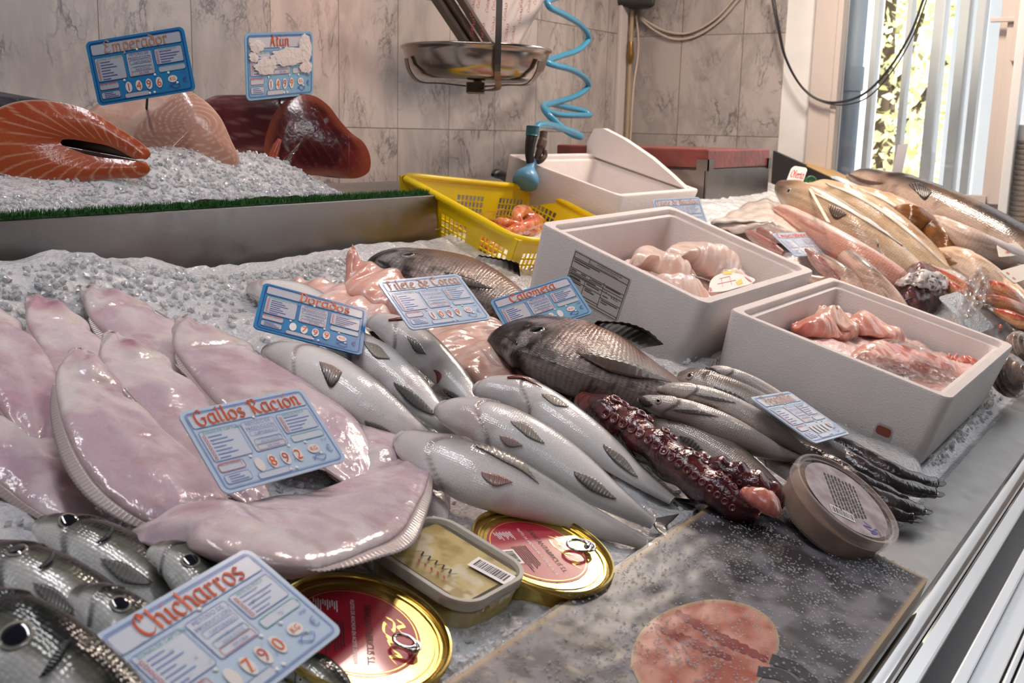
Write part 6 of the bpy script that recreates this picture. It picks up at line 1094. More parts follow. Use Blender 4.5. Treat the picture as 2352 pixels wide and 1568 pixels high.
for i in range(39): d = np.array([.014, .010]); Q = np.array([c_[i]-d, c_[i+1]-d, c_[i+1]+d, c_[i]+d])*r; mb.add(fr(Q[:, 0], Q[:, 1], np.full(4, w)), [(0, 1, 2, 3)], 1)
V2, F2 = rectg(.40*r, -.46*r, .60*r, .0*r); mb.add(fr(V2[:, 0], V2[:, 1], np.full(4, w)), F2, 2); y = -.44
while y < -.02: b_ = rg.choice([.012, .02, .03]); V2, F2 = rectg(.43*r, y*r, .57*r, (y+b_)*r); mb.add(fr(V2[:, 0], V2[:, 1], np.full(4, w+.0002)), F2, 0); y += b_+rg.choice([.012, .02])
mb.mk('print', [M_ink, M_blueink, M_white], lb, False)
# ================================================================ wrapped salmon carton in front
t = thing('salmon_carton', 'flat dark carton wrapped in wet clear film with an oval window on salmon', 'box', cw(.76, .33, .006)); x0, x1, y0, y1, nt = .40, 1.090, .2235, .436, .030
BOXES.append((.2, 1.10, .0, .445))
M_carton = mat('printed_carton', rough=0.65, attr=True, spec=.15); gx = np.linspace(x0, x1, 240); gy = np.linspace(y0, y1, 90); X, Y = np.meshgrid(gx, gy, indexing='ij'); V = cw(0, 0)+X[..., None]*XX+Y[..., None]*YY+(nt)*NN; q = fbm(V, 42, 3, 5); c = mix((.055, .05, .055), (.19, .18, .20), sst(.36, .62, q)); c = mix(c, (.045, .04, .045), sst(.58, .66, fbm(V, 70, 8, 4))*sst(.95, .7, X)); c = mix(c, (.42, .34, .25), sst(.58, .70, fbm(V, 60, 12, 4))*sst(.95, .55, X)*.8); ed = np.minimum(np.minimum(x1-X, X-x0), np.minimum(y1-Y, Y-y0)); c = mix(c, (.40, .29, .17), sst(.006, .003, ed)); V = V-NN*0
mk('carton_top', V.reshape(-1, 3), [f[::-1] for f in gridf(240, 90)], M_carton, t, True, c.reshape(-1, 3))
mb = MB(); M_kraft = mat('carton_edge', (0.36, 0.27, 0.17), .6); mb.box(cw(x0, y0, .006), XX*(x1-x0), YY*(y1-y0), NN*(nt-.0066), bev=.002); mb.mk('carton', M_kraft, t, False)
out = catmull(np.array([(1448, 1530, 0), (1456, 1478, 0), (1492, 1428, 0), (1552, 1394, 0), (1640, 1376, 0), (1726, 1392, 0), (1776, 1430, 0), (1790, 1480, 0), (1765, 1535, 0), (1705, 1600, 0), (1600, 1640, 0), (1500, 1612, 0), (1448, 1530, 0)], float), 73)[:-1, :2]; cen = out.mean(0); V = []; C = []
for i, p in enumerate(out):
    for j in range(14): f = j/13; P = cp(*(cen+(p-cen)*f), nt+.0006); V.append(P)
V = np.array(V); q = fbm(V, 60, 9, 4); C = mix((.40, .095, .055), (.60, .26, .19), sst(.4, .65, q)); jj = np.tile(np.arange(14)/13, 72); C = mix(C, (.46, .34, .18), sst(.955, .97, jj)); F = gridf(72, 14)+[(71*14+j, j, j+1, 71*14+j+1) for j in range(13)]; mk('oval_window', V, F, M_carton, t, True, C)
mb = MB()
for pts, hw in (([(1552, 1404), (1600, 1432), (1650, 1462), (1710, 1490), (1764, 1516)], 10), ([(1504, 1436), (1560, 1462), (1620, 1488), (1680, 1512)], 9)):
    c_ = catmull(np.array([(*p, 0) for p in pts], float), 30)[:, :2]; Q = []
    for i, p in enumerate(c_): d = c_[min(i+1, 29)]-c_[max(i-1, 0)]; d = np.array([-d[1], d[0]])/np.hypot(*d); hh = hw*(.55+.6*math.sin(math.pi*i/29)+.25*math.sin(i*2.1)); Q += [cp(*(p+d*hh), nt+.001), cp(*(p-d*hh), nt+.001)]
    mb.add(Q, [(2*i, 2*i+1, 2*i+3, 2*i+2) for i in range(29)], col=(.24, .022, .014))
for pts in ([(1770, 1512), (1830, 1534), (1880, 1580)], [(1740, 1540), (1800, 1552), (1850, 1600)]):
    c_ = catmull(np.array([(*p, 0) for p in pts], float), 20)[:, :2]; Q = []
    for i, p in enumerate(c_): d = c_[min(i+1, 19)]-c_[max(i-1, 0)]; d = np.array([-d[1], d[0]])/np.hypot(*d); Q += [cp(*(p+d*12), nt+.001), cp(*(p-d*12), nt+.001)]
    mb.add(Q, [(2*i, 2*i+1, 2*i+3, 2*i+2) for i in range(19)], col=(.03, .03, .035))
mb.mk('carton_print', M_carton, t, False)
M_film = film('cling_film', .30, (.97, .97, .97), .0, (55, .15), .045); X, Y = np.meshgrid(np.linspace(x0-.001, x1+.001, 120), np.linspace(y0-.001, y1+.001, 50), indexing='ij'); n = nt+.0022+.0012*fbm(np.stack([X*.4, Y, X*0], -1), 90, 4, 2); V = cw(0, 0)+X[..., None]*XX+Y[..., None]*YY+n[..., None]*NN; mk('film_wrap', V.reshape(-1, 3), [f[::-1] for f in gridf(120, 50)], M_film, t, True)
rg = np.random.default_rng(20); mb = MB(); th = np.linspace(0, 2*math.pi, 7, endpoint=False); nd = 0
while nd < 4200:
    x = rg.uniform(.55, x1-.004); y = rg.uniform(y0+.003, y1-.003); P = cw(x, y, nt+.0034); dens = fbm(P[None], 26, 33, 3)[0]
    if rg.random() > (.15+2.6*max(0, dens-.38)): continue
    r_ = rg.uniform(.0005, .0013)*(1.5 if rg.random() < .08 else 1); V = np.vstack([P+r_*(np.cos(th)[:, None]*XX+np.sin(th)[:, None]*YY), P+r_*.7*(np.cos(th)[:, None]*XX+np.sin(th)[:, None]*YY)+NN*r_*.45, [P+NN*r_*.62]]); mb.add(V, [(i, (i+1) % 7, 7+(i+1) % 7, 7+i) for i in range(7)]+[(7+i, 7+(i+1) % 7, 14) for i in range(7)]); nd += 1
props(mb.mk('water_beads', mat('water_bead', (.50, .50, .52), .10, coat=.3, alpha=.55), t, True), kind='stuff')
# ================================================================ ice, turf and cuts on the raised shelf
def shelf_ice(x, y):
    P = np.stack([x, y, 0*x], -1); h = .062*sst(RY+.012, RY+.16, y)*(.75+.5*fbm(P, 7, 2))+.010*fbm(P, 50, 5, 3)+.004; h = h*(1-.45*sst(1.02, .85, x)); h = h*sst(1.40, 1.24, x+.05*(fbm(P, 12, 3)-.5)); return h
X, Y = np.meshgrid(np.linspace(.2, 1.42, 240), np.linspace(RY+.018, 1.635, 100), indexing='ij'); V = np.stack([X, Y, RTOP+shelf_ice(X, Y)], -1); props(mk('shelf_ice', V.reshape(-1, 3), [f[::-1] for f in gridf(240, 100)], M_ice, None, True), 'mound of crushed ice on the raised shelf under the big fish cuts', 'ice', None, 'stuff')
rg = np.random.default_rng(31); pts = []
for i in range(3000):
    x = rg.uniform(.35, 1.34); y = RY+.02+abs(rg.normal(0, .07))
    if y < 1.5: pts.append((x, y, RTOP+float(shelf_ice(np.array(x), np.array(y)))+.001))
chips('ice_chips', pts, .0018, .0048, 32, M_chip, 'loose ice chips on the mound along the turf strip')
M_turf = mat('green_turf', rough=.7, attr=True); rg = np.random.default_rng(33); N_ = 9000; px = rg.uniform(-.1, 1.512, N_); py = rg.uniform(RY+.001, RY+.021, N_); hh = rg.uniform(.006, .0125, N_); dx = rg.normal(0, .0035, N_); dy = rg.normal(-.001, .003, N_); a_ = rg.uniform(0, math.pi, N_); w_ = .0009; bx = np.cos(a_)*w_; by = np.sin(a_)*w_; B_ = np.stack([px, py, np.full(N_, RTOP+.001)], 1); Tp = B_+np.stack([dx, dy, hh], 1); V = np.stack([B_+np.stack([bx, by, 0*bx], 1), B_-np.stack([bx, by, 0*bx], 1), Tp], 1).reshape(-1, 3); F = [(3*i, 3*i+1, 3*i+2) for i in range(N_)]; cc = np.repeat(mix((.008, .055, .008), (.03, .16, .02), rg.uniform(0, 1, N_)), 3, 0)
tf = thing('turf_strip', 'strip of dark green artificial turf along the front edge of the raised shelf', 'turf', (.7, RY+.01, RTOP)); mb = MB(); mb.box((-.1, RY+.002, RTOP+.0003), (1.612, 0, 0), (0, .018, 0), (0, 0, .002), col=(.01, .06, .01)); mb.mk('backing', M_turf, tf, False); props(mk('blades', V, F, M_turf, tf, False, cc), kind='stuff')

def onplane(px, P0, n): d = ray(*px); return EYE+d*(((P0-EYE)@n)/(d@n))
FN = np.array([-.62, -.76, .18]); FN /= np.linalg.norm(FN)
M_cut = mat('cut_flesh', rough=.24, attr=True, sss=.35, coat=.8, bump=[('noise', 'Object', 130, .25, .002)])
# --- salmon: horseshoe of flesh round an empty belly
P0 = ony(130, 330, 1.30); K = 150; L = 22
outer = catmull(np.array([(338, 366, 0), (347, 352, 0), (322, 326, 0), (270, 292, 0), (205, 254, 0), (135, 234, 0), (60, 230, 0), (0, 246, 0), (-60, 285, 0), (-84, 330, 0), (-60, 372, 0), (0, 400, 0), (65, 414, 0), (130, 423, 0), (205, 416, 0), (275, 410, 0), (325, 408, 0), (346, 390, 0), (336, 372, 0)], float), K)[:, :2]
inner = catmull(np.array([(312, 366, 0), (300, 360, 0), (275, 346, 0), (245, 334, 0), (205, 326, 0), (165, 320, 0), (148, 320, 0), (142, 322, 0), (140, 325, 0), (139, 327, 0), (140, 330, 0), (143, 333, 0), (152, 336, 0), (172, 345, 0), (205, 356, 0), (245, 363, 0), (280, 366, 0), (300, 368, 0), (314, 369, 0)], float), K)[:, :2]
t = thing('salmon', 'large orange salmon cut open across the belly, dark skin on top, at the left edge', 'fish', onplane((130, 424), P0, FN)); V = []; C = []
for i in range(K):
    s_ = i/(K-1)
    for j in range(L):
        f = j/(L-1); p = onplane(inner[i]*(1-f)+outer[i]*f, P0, FN); V.append(p+FN*.004*math.sin(math.pi*f))
        q = vn(p[None], 30, 4)[0]; ln_ = math.sin(2*math.pi*(s_*23+1.4*(f-.45)**2*(1 if s_ < .5 else -1)+.5*q)); ln2 = math.exp(-((ln_-1)/.13)**2); loop = math.exp(-((abs(math.hypot((s_-.5)*3.0, f-.5))-.33)/.03)**2)
        c_ = mix((.38, .062, .018), (.46, .095, .030), q); c_ = mix(c_, (.72, .42, .28), .60*ln2*(.12 < f < .97)); c_ = mix(c_, (.26, .07, .03), .6*sst(.80, .95, f)*sst(.9, 1, abs(s_-.5)*2)); c_ = mix(c_, (.66, .42, .34), sst(.965, .99, f)); C.append(c_)
V = np.array(V); mk('cut_face', V, [q for q in gridf(K, L)], M_cut, t, True, np.array(C))
O3 = V.reshape(K, L, 3)[:, -1]; I3 = V.reshape(K, L, 3)[:, 0]; ex = np.array([-.16, .22, .045]); S3 = []; cen = O3.mean(0)
for j in range(10): f = j/9; S3.append(cen+(O3-cen)*(1-.06*f)+ex*f)
S3 = np.array(S3).transpose(1, 0, 2).reshape(-1, 3); vv = np.repeat(np.arange(K)/(K-1), 10); q = fbm(S3, 60, 2); c_ = mix((.025, .024, .028), (.10, .10, .11), sst(.4, .7, q)); c_ = mix(c_, (.50, .46, .44), sst(.60, .75, vv)*.8); mk('skin', S3, [q for q in gridf(K, 10)], M_jack, t, True, c_)
S3 = np.array([I3+ex*j/5*.9 for j in range(6)]).transpose(1, 0, 2).reshape(-1, 3); mk('belly_lining', S3, [f[::-1] for f in gridf(K, 6)], mat('belly_lining', (.035, .012, .010), .35), t, True)
# --- solid cuts with a grained face
def loin(name, label, cat, out, cen, y0, fn_, exv, facec, sidec, seed, scale1=.92, M=M_cut, bul=.010):
    P0 = ony(*cen, y0); K = 96; L = 26; o2 = catmull(np.array([(*p, 0) for p in out+[out[0]]], float), K+1)[:-1, :2]; t = thing(name, label, cat, onplane((cen[0], max(p[1] for p in out)), P0, fn_)); V = []; r = []; a = []
    for i in range(K):
        for j in range(L): f = (j/(L-1))**.8; V.append(onplane(np.array(cen)*(1-f)+o2[i]*f, P0, fn_)+fn_*bul*(1-f*f)); r.append(f); a.append(2*math.pi*i/K)
    V = np.array(V); C = facec(np.array(r), np.array(a), V); F = gridf(K, L)+[((K-1)*L+j, (K-1)*L+j+1, j+1, j) for j in range(L-1)]; fo = mk('cut_face', V, F, M, t, True, C)
    O3 = V.reshape(K, L, 3)[:, -1]; c3 = O3.mean(0); S3 = np.array([c3+(O3-c3)*(1+(scale1-1)*j/9+(.02 if 0 < j < 3 else 0))+np.array(exv)*j/9 for j in range(10)]).transpose(1, 0, 2).reshape(-1, 3); F = gridf(K, 10)+[((K-1)*10+j, (K-1)*10+j+1, j+1, j) for j in range(9)]; F.append([i*10+9 for i in range(K)]); so = mk('flank', S3, F, M, t, True, sidec(S3)); return t, o2, P0, fo, so
def sw_face(r, a, V):
    q = vn(V, 40, 2); d = np.hypot((V-V[0])@CR, ((V-V[0])@CU)*1.35); w = np.sin(d*2*math.pi/.0085+2.0*fbm(V, 14, 3)); c = mix((.56, .27, .18), (.62, .34, .25), q); c = mix(c, (.82, .58, .46), sst(.72, .98, w)*.75*sst(.12, .25, r)); x = (V-V[0])@CR
    c = mix(c, (.16, .025, .015), sst(.055, .066, x)*sst(.95, .6, r)*.8); return mix(c, (.74, .50, .40), sst(.93, .98, r)*.6)
def sw_side(V): q = fbm(V, 30, 5); return mix((.60, .32, .22), (.74, .50, .38), sst(.4, .65, q))
loin('swordfish_loin', 'pale pink swordfish block with curved grain between the salmon and the tuna', 'fish', [(345, 384), (338, 350), (300, 318), (318, 285), (365, 245), (420, 207), (466, 228), (503, 265), (528, 315), (548, 378), (450, 388)], (452, 285), 1.31, FN, np.array([-.035, .11, .0]), sw_face, sw_side, 3, .95)
def tu_face(r, a, V):
    q = fbm(V, 35, 4); c = mix((.085, .009, .010), (.17, .020, .018), sst(.38, .62, q)); w = np.sin(((V-V[0])@CR)*420+((V-V[0])@CU)*260+5*q); c = mix(c, (.27, .06, .045), sst(.86, .99, w)*.5); return mix(c, (.32, .075, .035), sst(.72, .95, r)*.75)
def tu_side(V): q = fbm(V, 30, 6); w = np.sin((V@np.array([.8, .5, .5]))*330+4*q); return mix(mix((.055, .008, .010), (.13, .02, .02), q), (.34, .15, .14), sst(.85, .99, w)*.5)
tt, o2, P0, fo, so = loin('tuna_loin', 'dark red tuna block wrapped in clear film at the right end of the shelf', 'fish', [(622, 398), (606, 352), (614, 300), (640, 245), (680, 220), (715, 218), (752, 240), (782, 278), (808, 306), (836, 328), (851, 364), (846, 396), (812, 410), (740, 402), (675, 406)], (706, 315), 1.33, FN, np.array([-.07, .13, .004]), tu_face, tu_side, 5, .90)
# peeled flap in front of the tuna and the film round it
A = catmull(np.array([(640, 318, 0), (622, 345, 0), (612, 380, 0), (628, 402, 0)], float), 16); B = catmull(np.array([(646, 322, 0), (640, 350, 0), (632, 380, 0), (640, 398, 0)], float), 16); V = [onplane(A[i][:2]*(1-j/5)+B[i][:2]*j/5, P0+FN*(.012+.006*math.sin(math.pi*j/5)), FN) for i in range(16) for j in range(6)]; mk('flap', V, gridf(16, 6), M_cut, tt, True, np.tile((.34, .07, .035), (96, 1)), solid=.004)
V = []; K = 60; L = 26
for i in range(K):
    for j in range(L):
        f = j/(L-1); a = int(i*96/K) % 96; q = np.array((700, 312))*(1-f)+o2[a]*f*1.01+np.array((0, 0)); p = onplane(np.clip(q, (600, 200), (800, 400)), P0, FN); V.append(p+FN*(.0165*(1-.6*f*f)+.010*abs(vn(p[None], 55, 3)[0]-.5)*(1-f*.5)))
V = np.array(V); mk('film_wrap', V, gridf(K, L)+[((K-1)*L+j, (K-1)*L+j+1, j+1, j) for j in range(L-1)], film('tuna_film', .14, (1, 1, 1), .0, (45, .5), .5), tt, True)
# ================================================================ hanging scale, paper, hose, spray gun
PY_ = 1.20; c0 = (ony(920, 117, PY_)+ony(1268, 121, PY_))/2; cpan = onplane((1094, 119), c0, CF); r = 174*mpp(cpan); up = np.array([.012, .0, 1.0]); up /= np.linalg.norm(up); M_pan = mat('worn_steel_pan', (0.34, 0.295, 0.265), 0.20, 1.0, rvar=(20, .12, .28))
sc = thing('hanging_scale', 'hanging scale with a round steel pan on a flat steel strap over the counter', 'scale', cpan-up*.07); mb = MB(); pf = [(.0005, -.052), (r*.66, -.052), (r*.80, -.046), (r*.90, -.030), (r*.955, -.006), (r*.965, 0), (r*.995, .002), (r, .005), (r*.985, .007), (r*.955, .004), (r*.945, -.004), (r*.885, -.029), (r*.78, -.043), (.0005, -.048)]; V, F = lathe(cpan, up, pf, 96); mb.add(V, F); mb.mk('pan', M_pan, sc, auto=60)
def strap(pts, w, th, name, m, wd):
    P = catmull(np.array(pts, float), 60) if len(pts) > 2 else np.array(pts, float); V = []; wd = np.asarray(wd, float); wd /= np.linalg.norm(wd); T = np.gradient(P, axis=0); T /= np.linalg.norm(T, axis=1)[:, None]; Nn = np.cross(T, wd); Nn /= np.linalg.norm(Nn, axis=1)[:, None]
    for i in range(len(P)): V += [P[i]+wd*w/2+Nn[i]*th/2, P[i]-wd*w/2+Nn[i]*th/2, P[i]-wd*w/2-Nn[i]*th/2, P[i]+wd*w/2-Nn[i]*th/2]
    return V, gridf(len(P), 4, True)+[(0, 1, 2, 3), tuple(4*(len(P)-1)+q for q in (3, 2, 1, 0))]
M_strap = mat('dull_steel_strap', (0.20, 0.165, 0.145), 0.35, 0.9)
fd = -CF*np.array([1, 1, 0]); fd /= np.linalg.norm(fd); rd = CR*np.array([1, 1, 0]); rd /= np.linalg.norm(rd); base = cpan-up*.064; mb = MB()
pp = cpan+rd*(1147-1094)*mpp(cpan); V, F = strap([pp+fd*(r*.92)+up*.45, pp+fd*(r*.95)+up*.10, pp+fd*(r*.97)+up*.0, pp+fd*(r*.90)-up*.045, pp+fd*(r*.6)-up*.068, base+rd*.004+fd*.01-up*.006, base-fd*.05-up*.006], .011, .003, '', None, rd); mb.add(V, F)
V, F = boxg(base-rd*.016+fd*.03-up*.012, rd*.034, -fd*.06, up*.020, .002); mb.add(V, F); mb.mk('strap', M_strap, sc, False); mb = MB()
for ang in (205, 330, 90): d = math.cos(math.radians(ang))*rd-math.sin(math.radians(ang))*-fd*-1; V, F = strap([cpan+d*(r*.975)-up*.018, cpan+d*(r*.93)-up*.040, cpan+d*(r*.80)-up*.058, cpan+d*(r*.5)-up*.060, base], .016, .002, '', None, np.cross(d, up)); mb.add(V, F)
mb.mk('pan_cradle', M_strap, sc, False)
# printed wrapping paper in its holder
M_wrap = mat('waxed_paper', (0.78, 0.70, 0.67), .45); pr = thing('wrapping_paper', 'sheets of white wrapping paper with red print in a steel holder behind the scale pan', 'paper', ony(1120, 110, 1.52)); q = [ony(1052, -20, 1.50), ony(1262, -20, 1.50), ony(1188, 112, 1.54), ony(1092, 112, 1.54)]; V = []; K = 14; L = 10
for i in range(K):
    for j in range(L): u, v = i/(K-1), j/(L-1); V.append((q[0]*(1-v)+q[1]*v)*(1-u)+(q[3]*(1-v)+q[2]*v)*u-np.array([0, 1, 0])*.03*math.sin(math.pi*v)*(1-u*.5))
mk('paper', V, gridf(K, L), M_wrap, pr, True, solid=.001); P = np.array(V).reshape(K, L, 3); mb = MB(); rg = np.random.default_rng(6)
for k_ in range(15):
    x_, y_ = [(1085, 40), (1108, 95), (1085, 85), (1120, 30), (1135, 25), (1132, 80), (1160, 48), (1163, 95), (1195, 55), (1198, 15), (1215, 30), (1178, 100), (1230, 12), (1100, 20), (1150, 10)][k_]; fr = Fr(ony(x_, y_, 1.465), np.array([.25, 0, .97]), np.array([-.97, 0, .25])); V2, F2, wd = pen('Calidad', .011, .12); mb.add(fr(V2[:, 0], V2[:, 1], np.zeros(len(V2))), F2)
mb.mk('red_print', M_red, pr, False); mb = MB(); a = [ony(1000, -20, 1.50), ony(1086, 110, 1.53)]; d = a[1]-a[0]
for k_, (o_, w_, t_) in enumerate((((.0, -.02, 0), .020, .03), ((-.028, -.01, .0), .014, .02), ((.022, -.045, 0), .010, .02))): mb.box(a[0]+np.array(o_), d, np.array([w_, 0, .004]), np.array([0, t_, 0]), bev=.001)
mb.mk('paper_holder', M_strap, pr, False)
# coiled blue hose
M_hose = mat('blue_hose', (0.045, 0.27, 0.44), .3, coat=.4); HP = [(1330, -30, .0), (1285, -8, -.02), (1256, 4, -.04), (1262, 16, -.045), (1300, 36, -.02), (1338, 62, .02), (1352, 88, .035), (1332, 112, .035), (1290, 128, .01), (1262, 138, -.02), (1256, 143, -.035), (1272, 149, -.04), (1312, 160, -.02), (1344, 180, .02), (1351, 198, .035), (1325, 219, .035), (1280, 234, .01), (1254, 242, -.02), (1250, 250, -.03), (1280, 262, -.02), (1330, 265, .0), (1356, 263, .025), (1340, 255, .04), (1300, 246, .03), (1262, 238, .0), (1248, 244, -.025), (1258, 262, -.035), (1290, 292, -.03), (1318, 310, -.02), (1334, 314, -.01), (1322, 306, .01), (1285, 293, .02), (1255, 286, .01), (1238, 287, .0), (1229, 297, -.005)]
P = catmull(np.array([ony(x, y, 1.45+d-.215*max(0, min(1, (i_-24)/8))) for i_, (x, y, d) in enumerate(HP)]), 420); hs = thing('coiled_hose', 'turquoise blue coiled spray hose hanging by the wall beside the scale pan', 'hose', P[:, :].min(0)); V, F = tubeg(P, .0078, 14); mk('hose', V, F, M_hose, hs, True)
gn = thing('spray_gun', 'spray gun with a light blue head and brown trigger hanging from the blue hose', 'spray gun', ony(1205, 420, 1.42)); M_lblue = mat('light_blue_plastic', (0.12, 0.33, 0.54), .35); M_brownp = mat('brown_rubber', (0.10, 0.065, 0.055), .45); G3 = lambda x, y, d=0: ony(x, y, 1.235+d); s_ = mpp(G3(1220, 350))
mb = MB(); P = catmull(np.array([G3(1229, 296), G3(1222, 312), G3(1218, 330), G3(1216, 352), G3(1219, 378)]), 24); mb.tube(P, np.interp(np.linspace(0, 1, 24), [0, .1, .3, .6, 1], np.array([9, 12, 13, 11, 9])*s_), 16); mb.mk('grip', M_dark, gn); mb = MB()
mb.tube(catmull(np.array([G3(1249, 303, -.01), G3(1246, 325, -.012), G3(1238, 350, -.012), G3(1233, 366, -.008)]), 20), np.array([9]*6+[11]*6+[8]*8)*s_, 14); mb.tube(catmull(np.array([G3(1250, 345, -.02), G3(1252, 356, -.022), G3(1244, 368, -.02), G3(1236, 372, -.01)]), 14), 6*s_, 10); mb.mk('trigger', M_brownp, gn); mb = MB()
mb.tube(catmull(np.array([G3(1224, 290), G3(1222, 312)]), 6), 15*s_, 18); mb.mk('hose_collar', mat('teal_collar', (0.03, 0.13, 0.17), .4), gn); a_ = G3(1226, 366); b_ = G3(1204, 424, -.005); ax = (b_-a_)/np.linalg.norm(b_-a_); L_ = np.linalg.norm(b_-a_); V, F = lathe(a_, ax, [(9*s_, 0), (11*s_, L_*.05), (12*s_, L_*.35), (16*s_, L_*.45), (26*s_, L_*.62), (31*s_, L_*.80), (30*s_, L_*.95), (26*s_, L_), (.0003, L_)], 28); mk('spray_head', V, F, M_lblue, gn, True, auto=45)
sp = thing('scoop', 'black scoop handle sticking out behind the yellow basket', 'scoop', ony(1150, 420, 1.40)); mb = MB(); P = catmull(np.array([ony(1132, 402, 1.38), ony(1140, 398, 1.385), ony(1158, 404, 1.40), ony(1178, 425, 1.42)]), 20); mb.tube(P, np.interp(np.linspace(0, 1, 20), [0, .15, .5, 1], np.array([5, 12, 12, 8])*s_), 14); mb.mk('handle', M_dark, sp)
# ================================================================ basket of langoustines
M_yel = mat('yellow_plastic', (0.95, 0.66, 0.004), .32, sss=.15, coat=.2); BL, NL, BR = ony(917, 402, 1.27), ony(1190, 551, .965), ony(1228, 432, 1.245); FR_ = NL+(BR-BL)*.98; bn = np.cross(NL-BL, BR-BL); bn /= np.linalg.norm(bn); bn = -bn if bn[2] < 0 else bn; hb = .085; cB_ = (BL+NL+BR+FR_)/4; bk = thing('plastic_basket', 'bright yellow perforated plastic basket of orange langoustines behind the riser corner', 'basket', cB_-bn*hb)
cor = [BL, NL, FR_, BR]; bot = [cB_+(p-cB_)*.86-bn*hb for p in cor]; rim = MB(); P = []
for i in range(4): a, b = cor[i], cor[(i+1) % 4]; P += [a+(b-a)*s_ for s_ in (.06, .3, .5, .7, .94)]
P = catmull(np.array(P+[P[0]]), 90); rim.tube(P, .0065, 12, cap=False); rim.mk('rim', M_yel, bk)
for i in range(4):
    a, b, c, d = cor[i], cor[(i+1) % 4], bot[(i+1) % 4], bot[i]; Lw = np.linalg.norm(b-a); nu = max(12, int(Lw/.0125)); nv = 7; V = [((a+(b-a)*u/nu)*(1-v/nv)+(d+(c-d)*u/nu)*v/nv) for u in range(nu+1) for v in range(nv+1)]; F = []
    # perforated panels: a fine lattice with square openings left out
    def hole(u, v): f = (u+.5)/nu; g = (v+.5)/nv; k_ = (f*3) % 1; return .16 < k_ < .84 and .28 < g < .86
    mb = MB(); ct_ = .78
    for u in range(nu):
        for v in range(nv):
            Q = [V[u*(nv+1)+v], V[(u+1)*(nv+1)+v], V[(u+1)*(nv+1)+v+1], V[u*(nv+1)+v+1]]
            if hole(u, v):
                m_ = sum(Q)/4; I = [m_+(q-m_)*ct_ for q in Q]; mb.add(Q+I, [(k_, (k_+1) % 4, 4+(k_+1) % 4, 4+k_) for k_ in range(4)])
            else: mb.add(Q, [(0, 1, 2, 3)])
    mb.mk('side_wall', M_yel, bk, False, solid=.0025)
V, F = boxg(bot[0], bot[1]-bot[0], bot[3]-bot[0], bn*.003); mk('base', V, F, M_yel, bk, False)
M_prawn = mat('prawn_shell', rough=.2, attr=True, coat=.8, sss=.3)
lp = ['topmost langoustine, its rounded tail standing up in the yellow basket', 'langoustine lying across the top of the heap beside the foam box', 'langoustine at the left of the heap with its claws towards the riser', 'langoustine in the front of the heap against the basket wall', 'langoustine behind the topmost one in the yellow basket', 'langoustine under the heap seen through the basket holes', 'langoustine low at the right end of the heap in the basket', 'langoustine lying lowest by the near wall of the basket', 'langoustine seen through the holes near the riser corner']
def prawn(pts, r, label, seed):
    t = thing('langoustine', label, 'langoustine', np.asarray(pts[len(pts)//2])-bn*r, 'orange langoustines in the basket'); P = catmull(np.array(pts, float), 56); u = np.linspace(0, 1, 56); seg = 1+.10*np.abs(np.sin(u*math.pi*7))*(u > .35); rr = r*np.interp(u, [0, .06, .25, .4, .75, .95, 1], [.25, .6, 1, .98, .72, .38, .3])*seg; V, F = tubeg(P, rr, 16, hint=bn); q = fbm(V, 90, seed); c = mix((.62, .10, .02), (.80, .33, .14), sst(.35, .65, q)); mk('body', V, F, M_prawn, t, True, c)
    T = P[0]-P[6]; T /= np.linalg.norm(T); S = np.cross(T, bn); mb = MB()
    for s_ in (1, -1): mb.tube(catmull(np.array([P[8]+S*s_*r*.6, P[0]+T*.012+S*s_*r*1.4, P[0]+T*.035+S*s_*r*1.2, P[0]+T*.05+S*s_*r*.6]), 16), np.linspace(.0028, .0016, 16), 8, col=(.68, .16, .04))
    mb.mk('claws', M_prawn, t); mb = MB(); rg = np.random.default_rng(seed)
    for s_ in (1, -1): mb.tube(catmull(np.array([P[1], P[0]+T*.03+bn*.02+S*s_*.01, P[0]+T*.05+bn*.03+S*s_*.03, P[0]+T*.06+bn*.025+S*s_*.06]), 20), .0006, 5, col=(.7, .25, .08))
    mb.mk('antennae', M_prawn, t); e = P[-1]-P[-4]; e /= np.linalg.norm(e); S = np.cross(e, bn); finp('tail_fan', t, [P[-2]+S*r*.4*s_ for s_ in np.linspace(-1, 1, 12)], [P[-1]+e*r*1.1+S*r*1.1*s_ for s_ in np.linspace(-1, 1, 12)], (.72, .25, .08), (.55, .12, .03), rays=5, m=M_prawn)
bp_ = lambda x, y, d: onplane((x, y), cB_-bn*d, bn); D_ = [([(1200, 520), (1188, 498), (1205, 482), (1228, 494)], .030, .013), ([(1170, 530), (1200, 520), (1228, 512), (1245, 508)], .036, .012), ([(1135, 508), (1160, 512), (1185, 518), (1200, 522)], .042, .010), ([(1150, 540), (1175, 530), (1200, 528), (1220, 535)], .045, .011), ([(1180, 505), (1205, 500), (1235, 503), (1252, 515)], .050, .011), ([(1085, 545), (1110, 540), (1135, 548), (1150, 560)], .052, .011), ([(1190, 545), (1215, 535), (1240, 525), (1262, 520)], .056, .011), ([(1100, 560), (1120, 566), (1145, 566), (1165, 556)], .058, .010), ([(1070, 520), (1092, 528), (1112, 530), (1130, 526)], .060, .010)]
for i, (pp, d, r_) in enumerate(D_): prawn([bp_(x, y, d*.75+(.012 if k_ in (0, 3) else 0)) for k_, (x, y) in enumerate(pp)], r_, lp[i], 170+i)
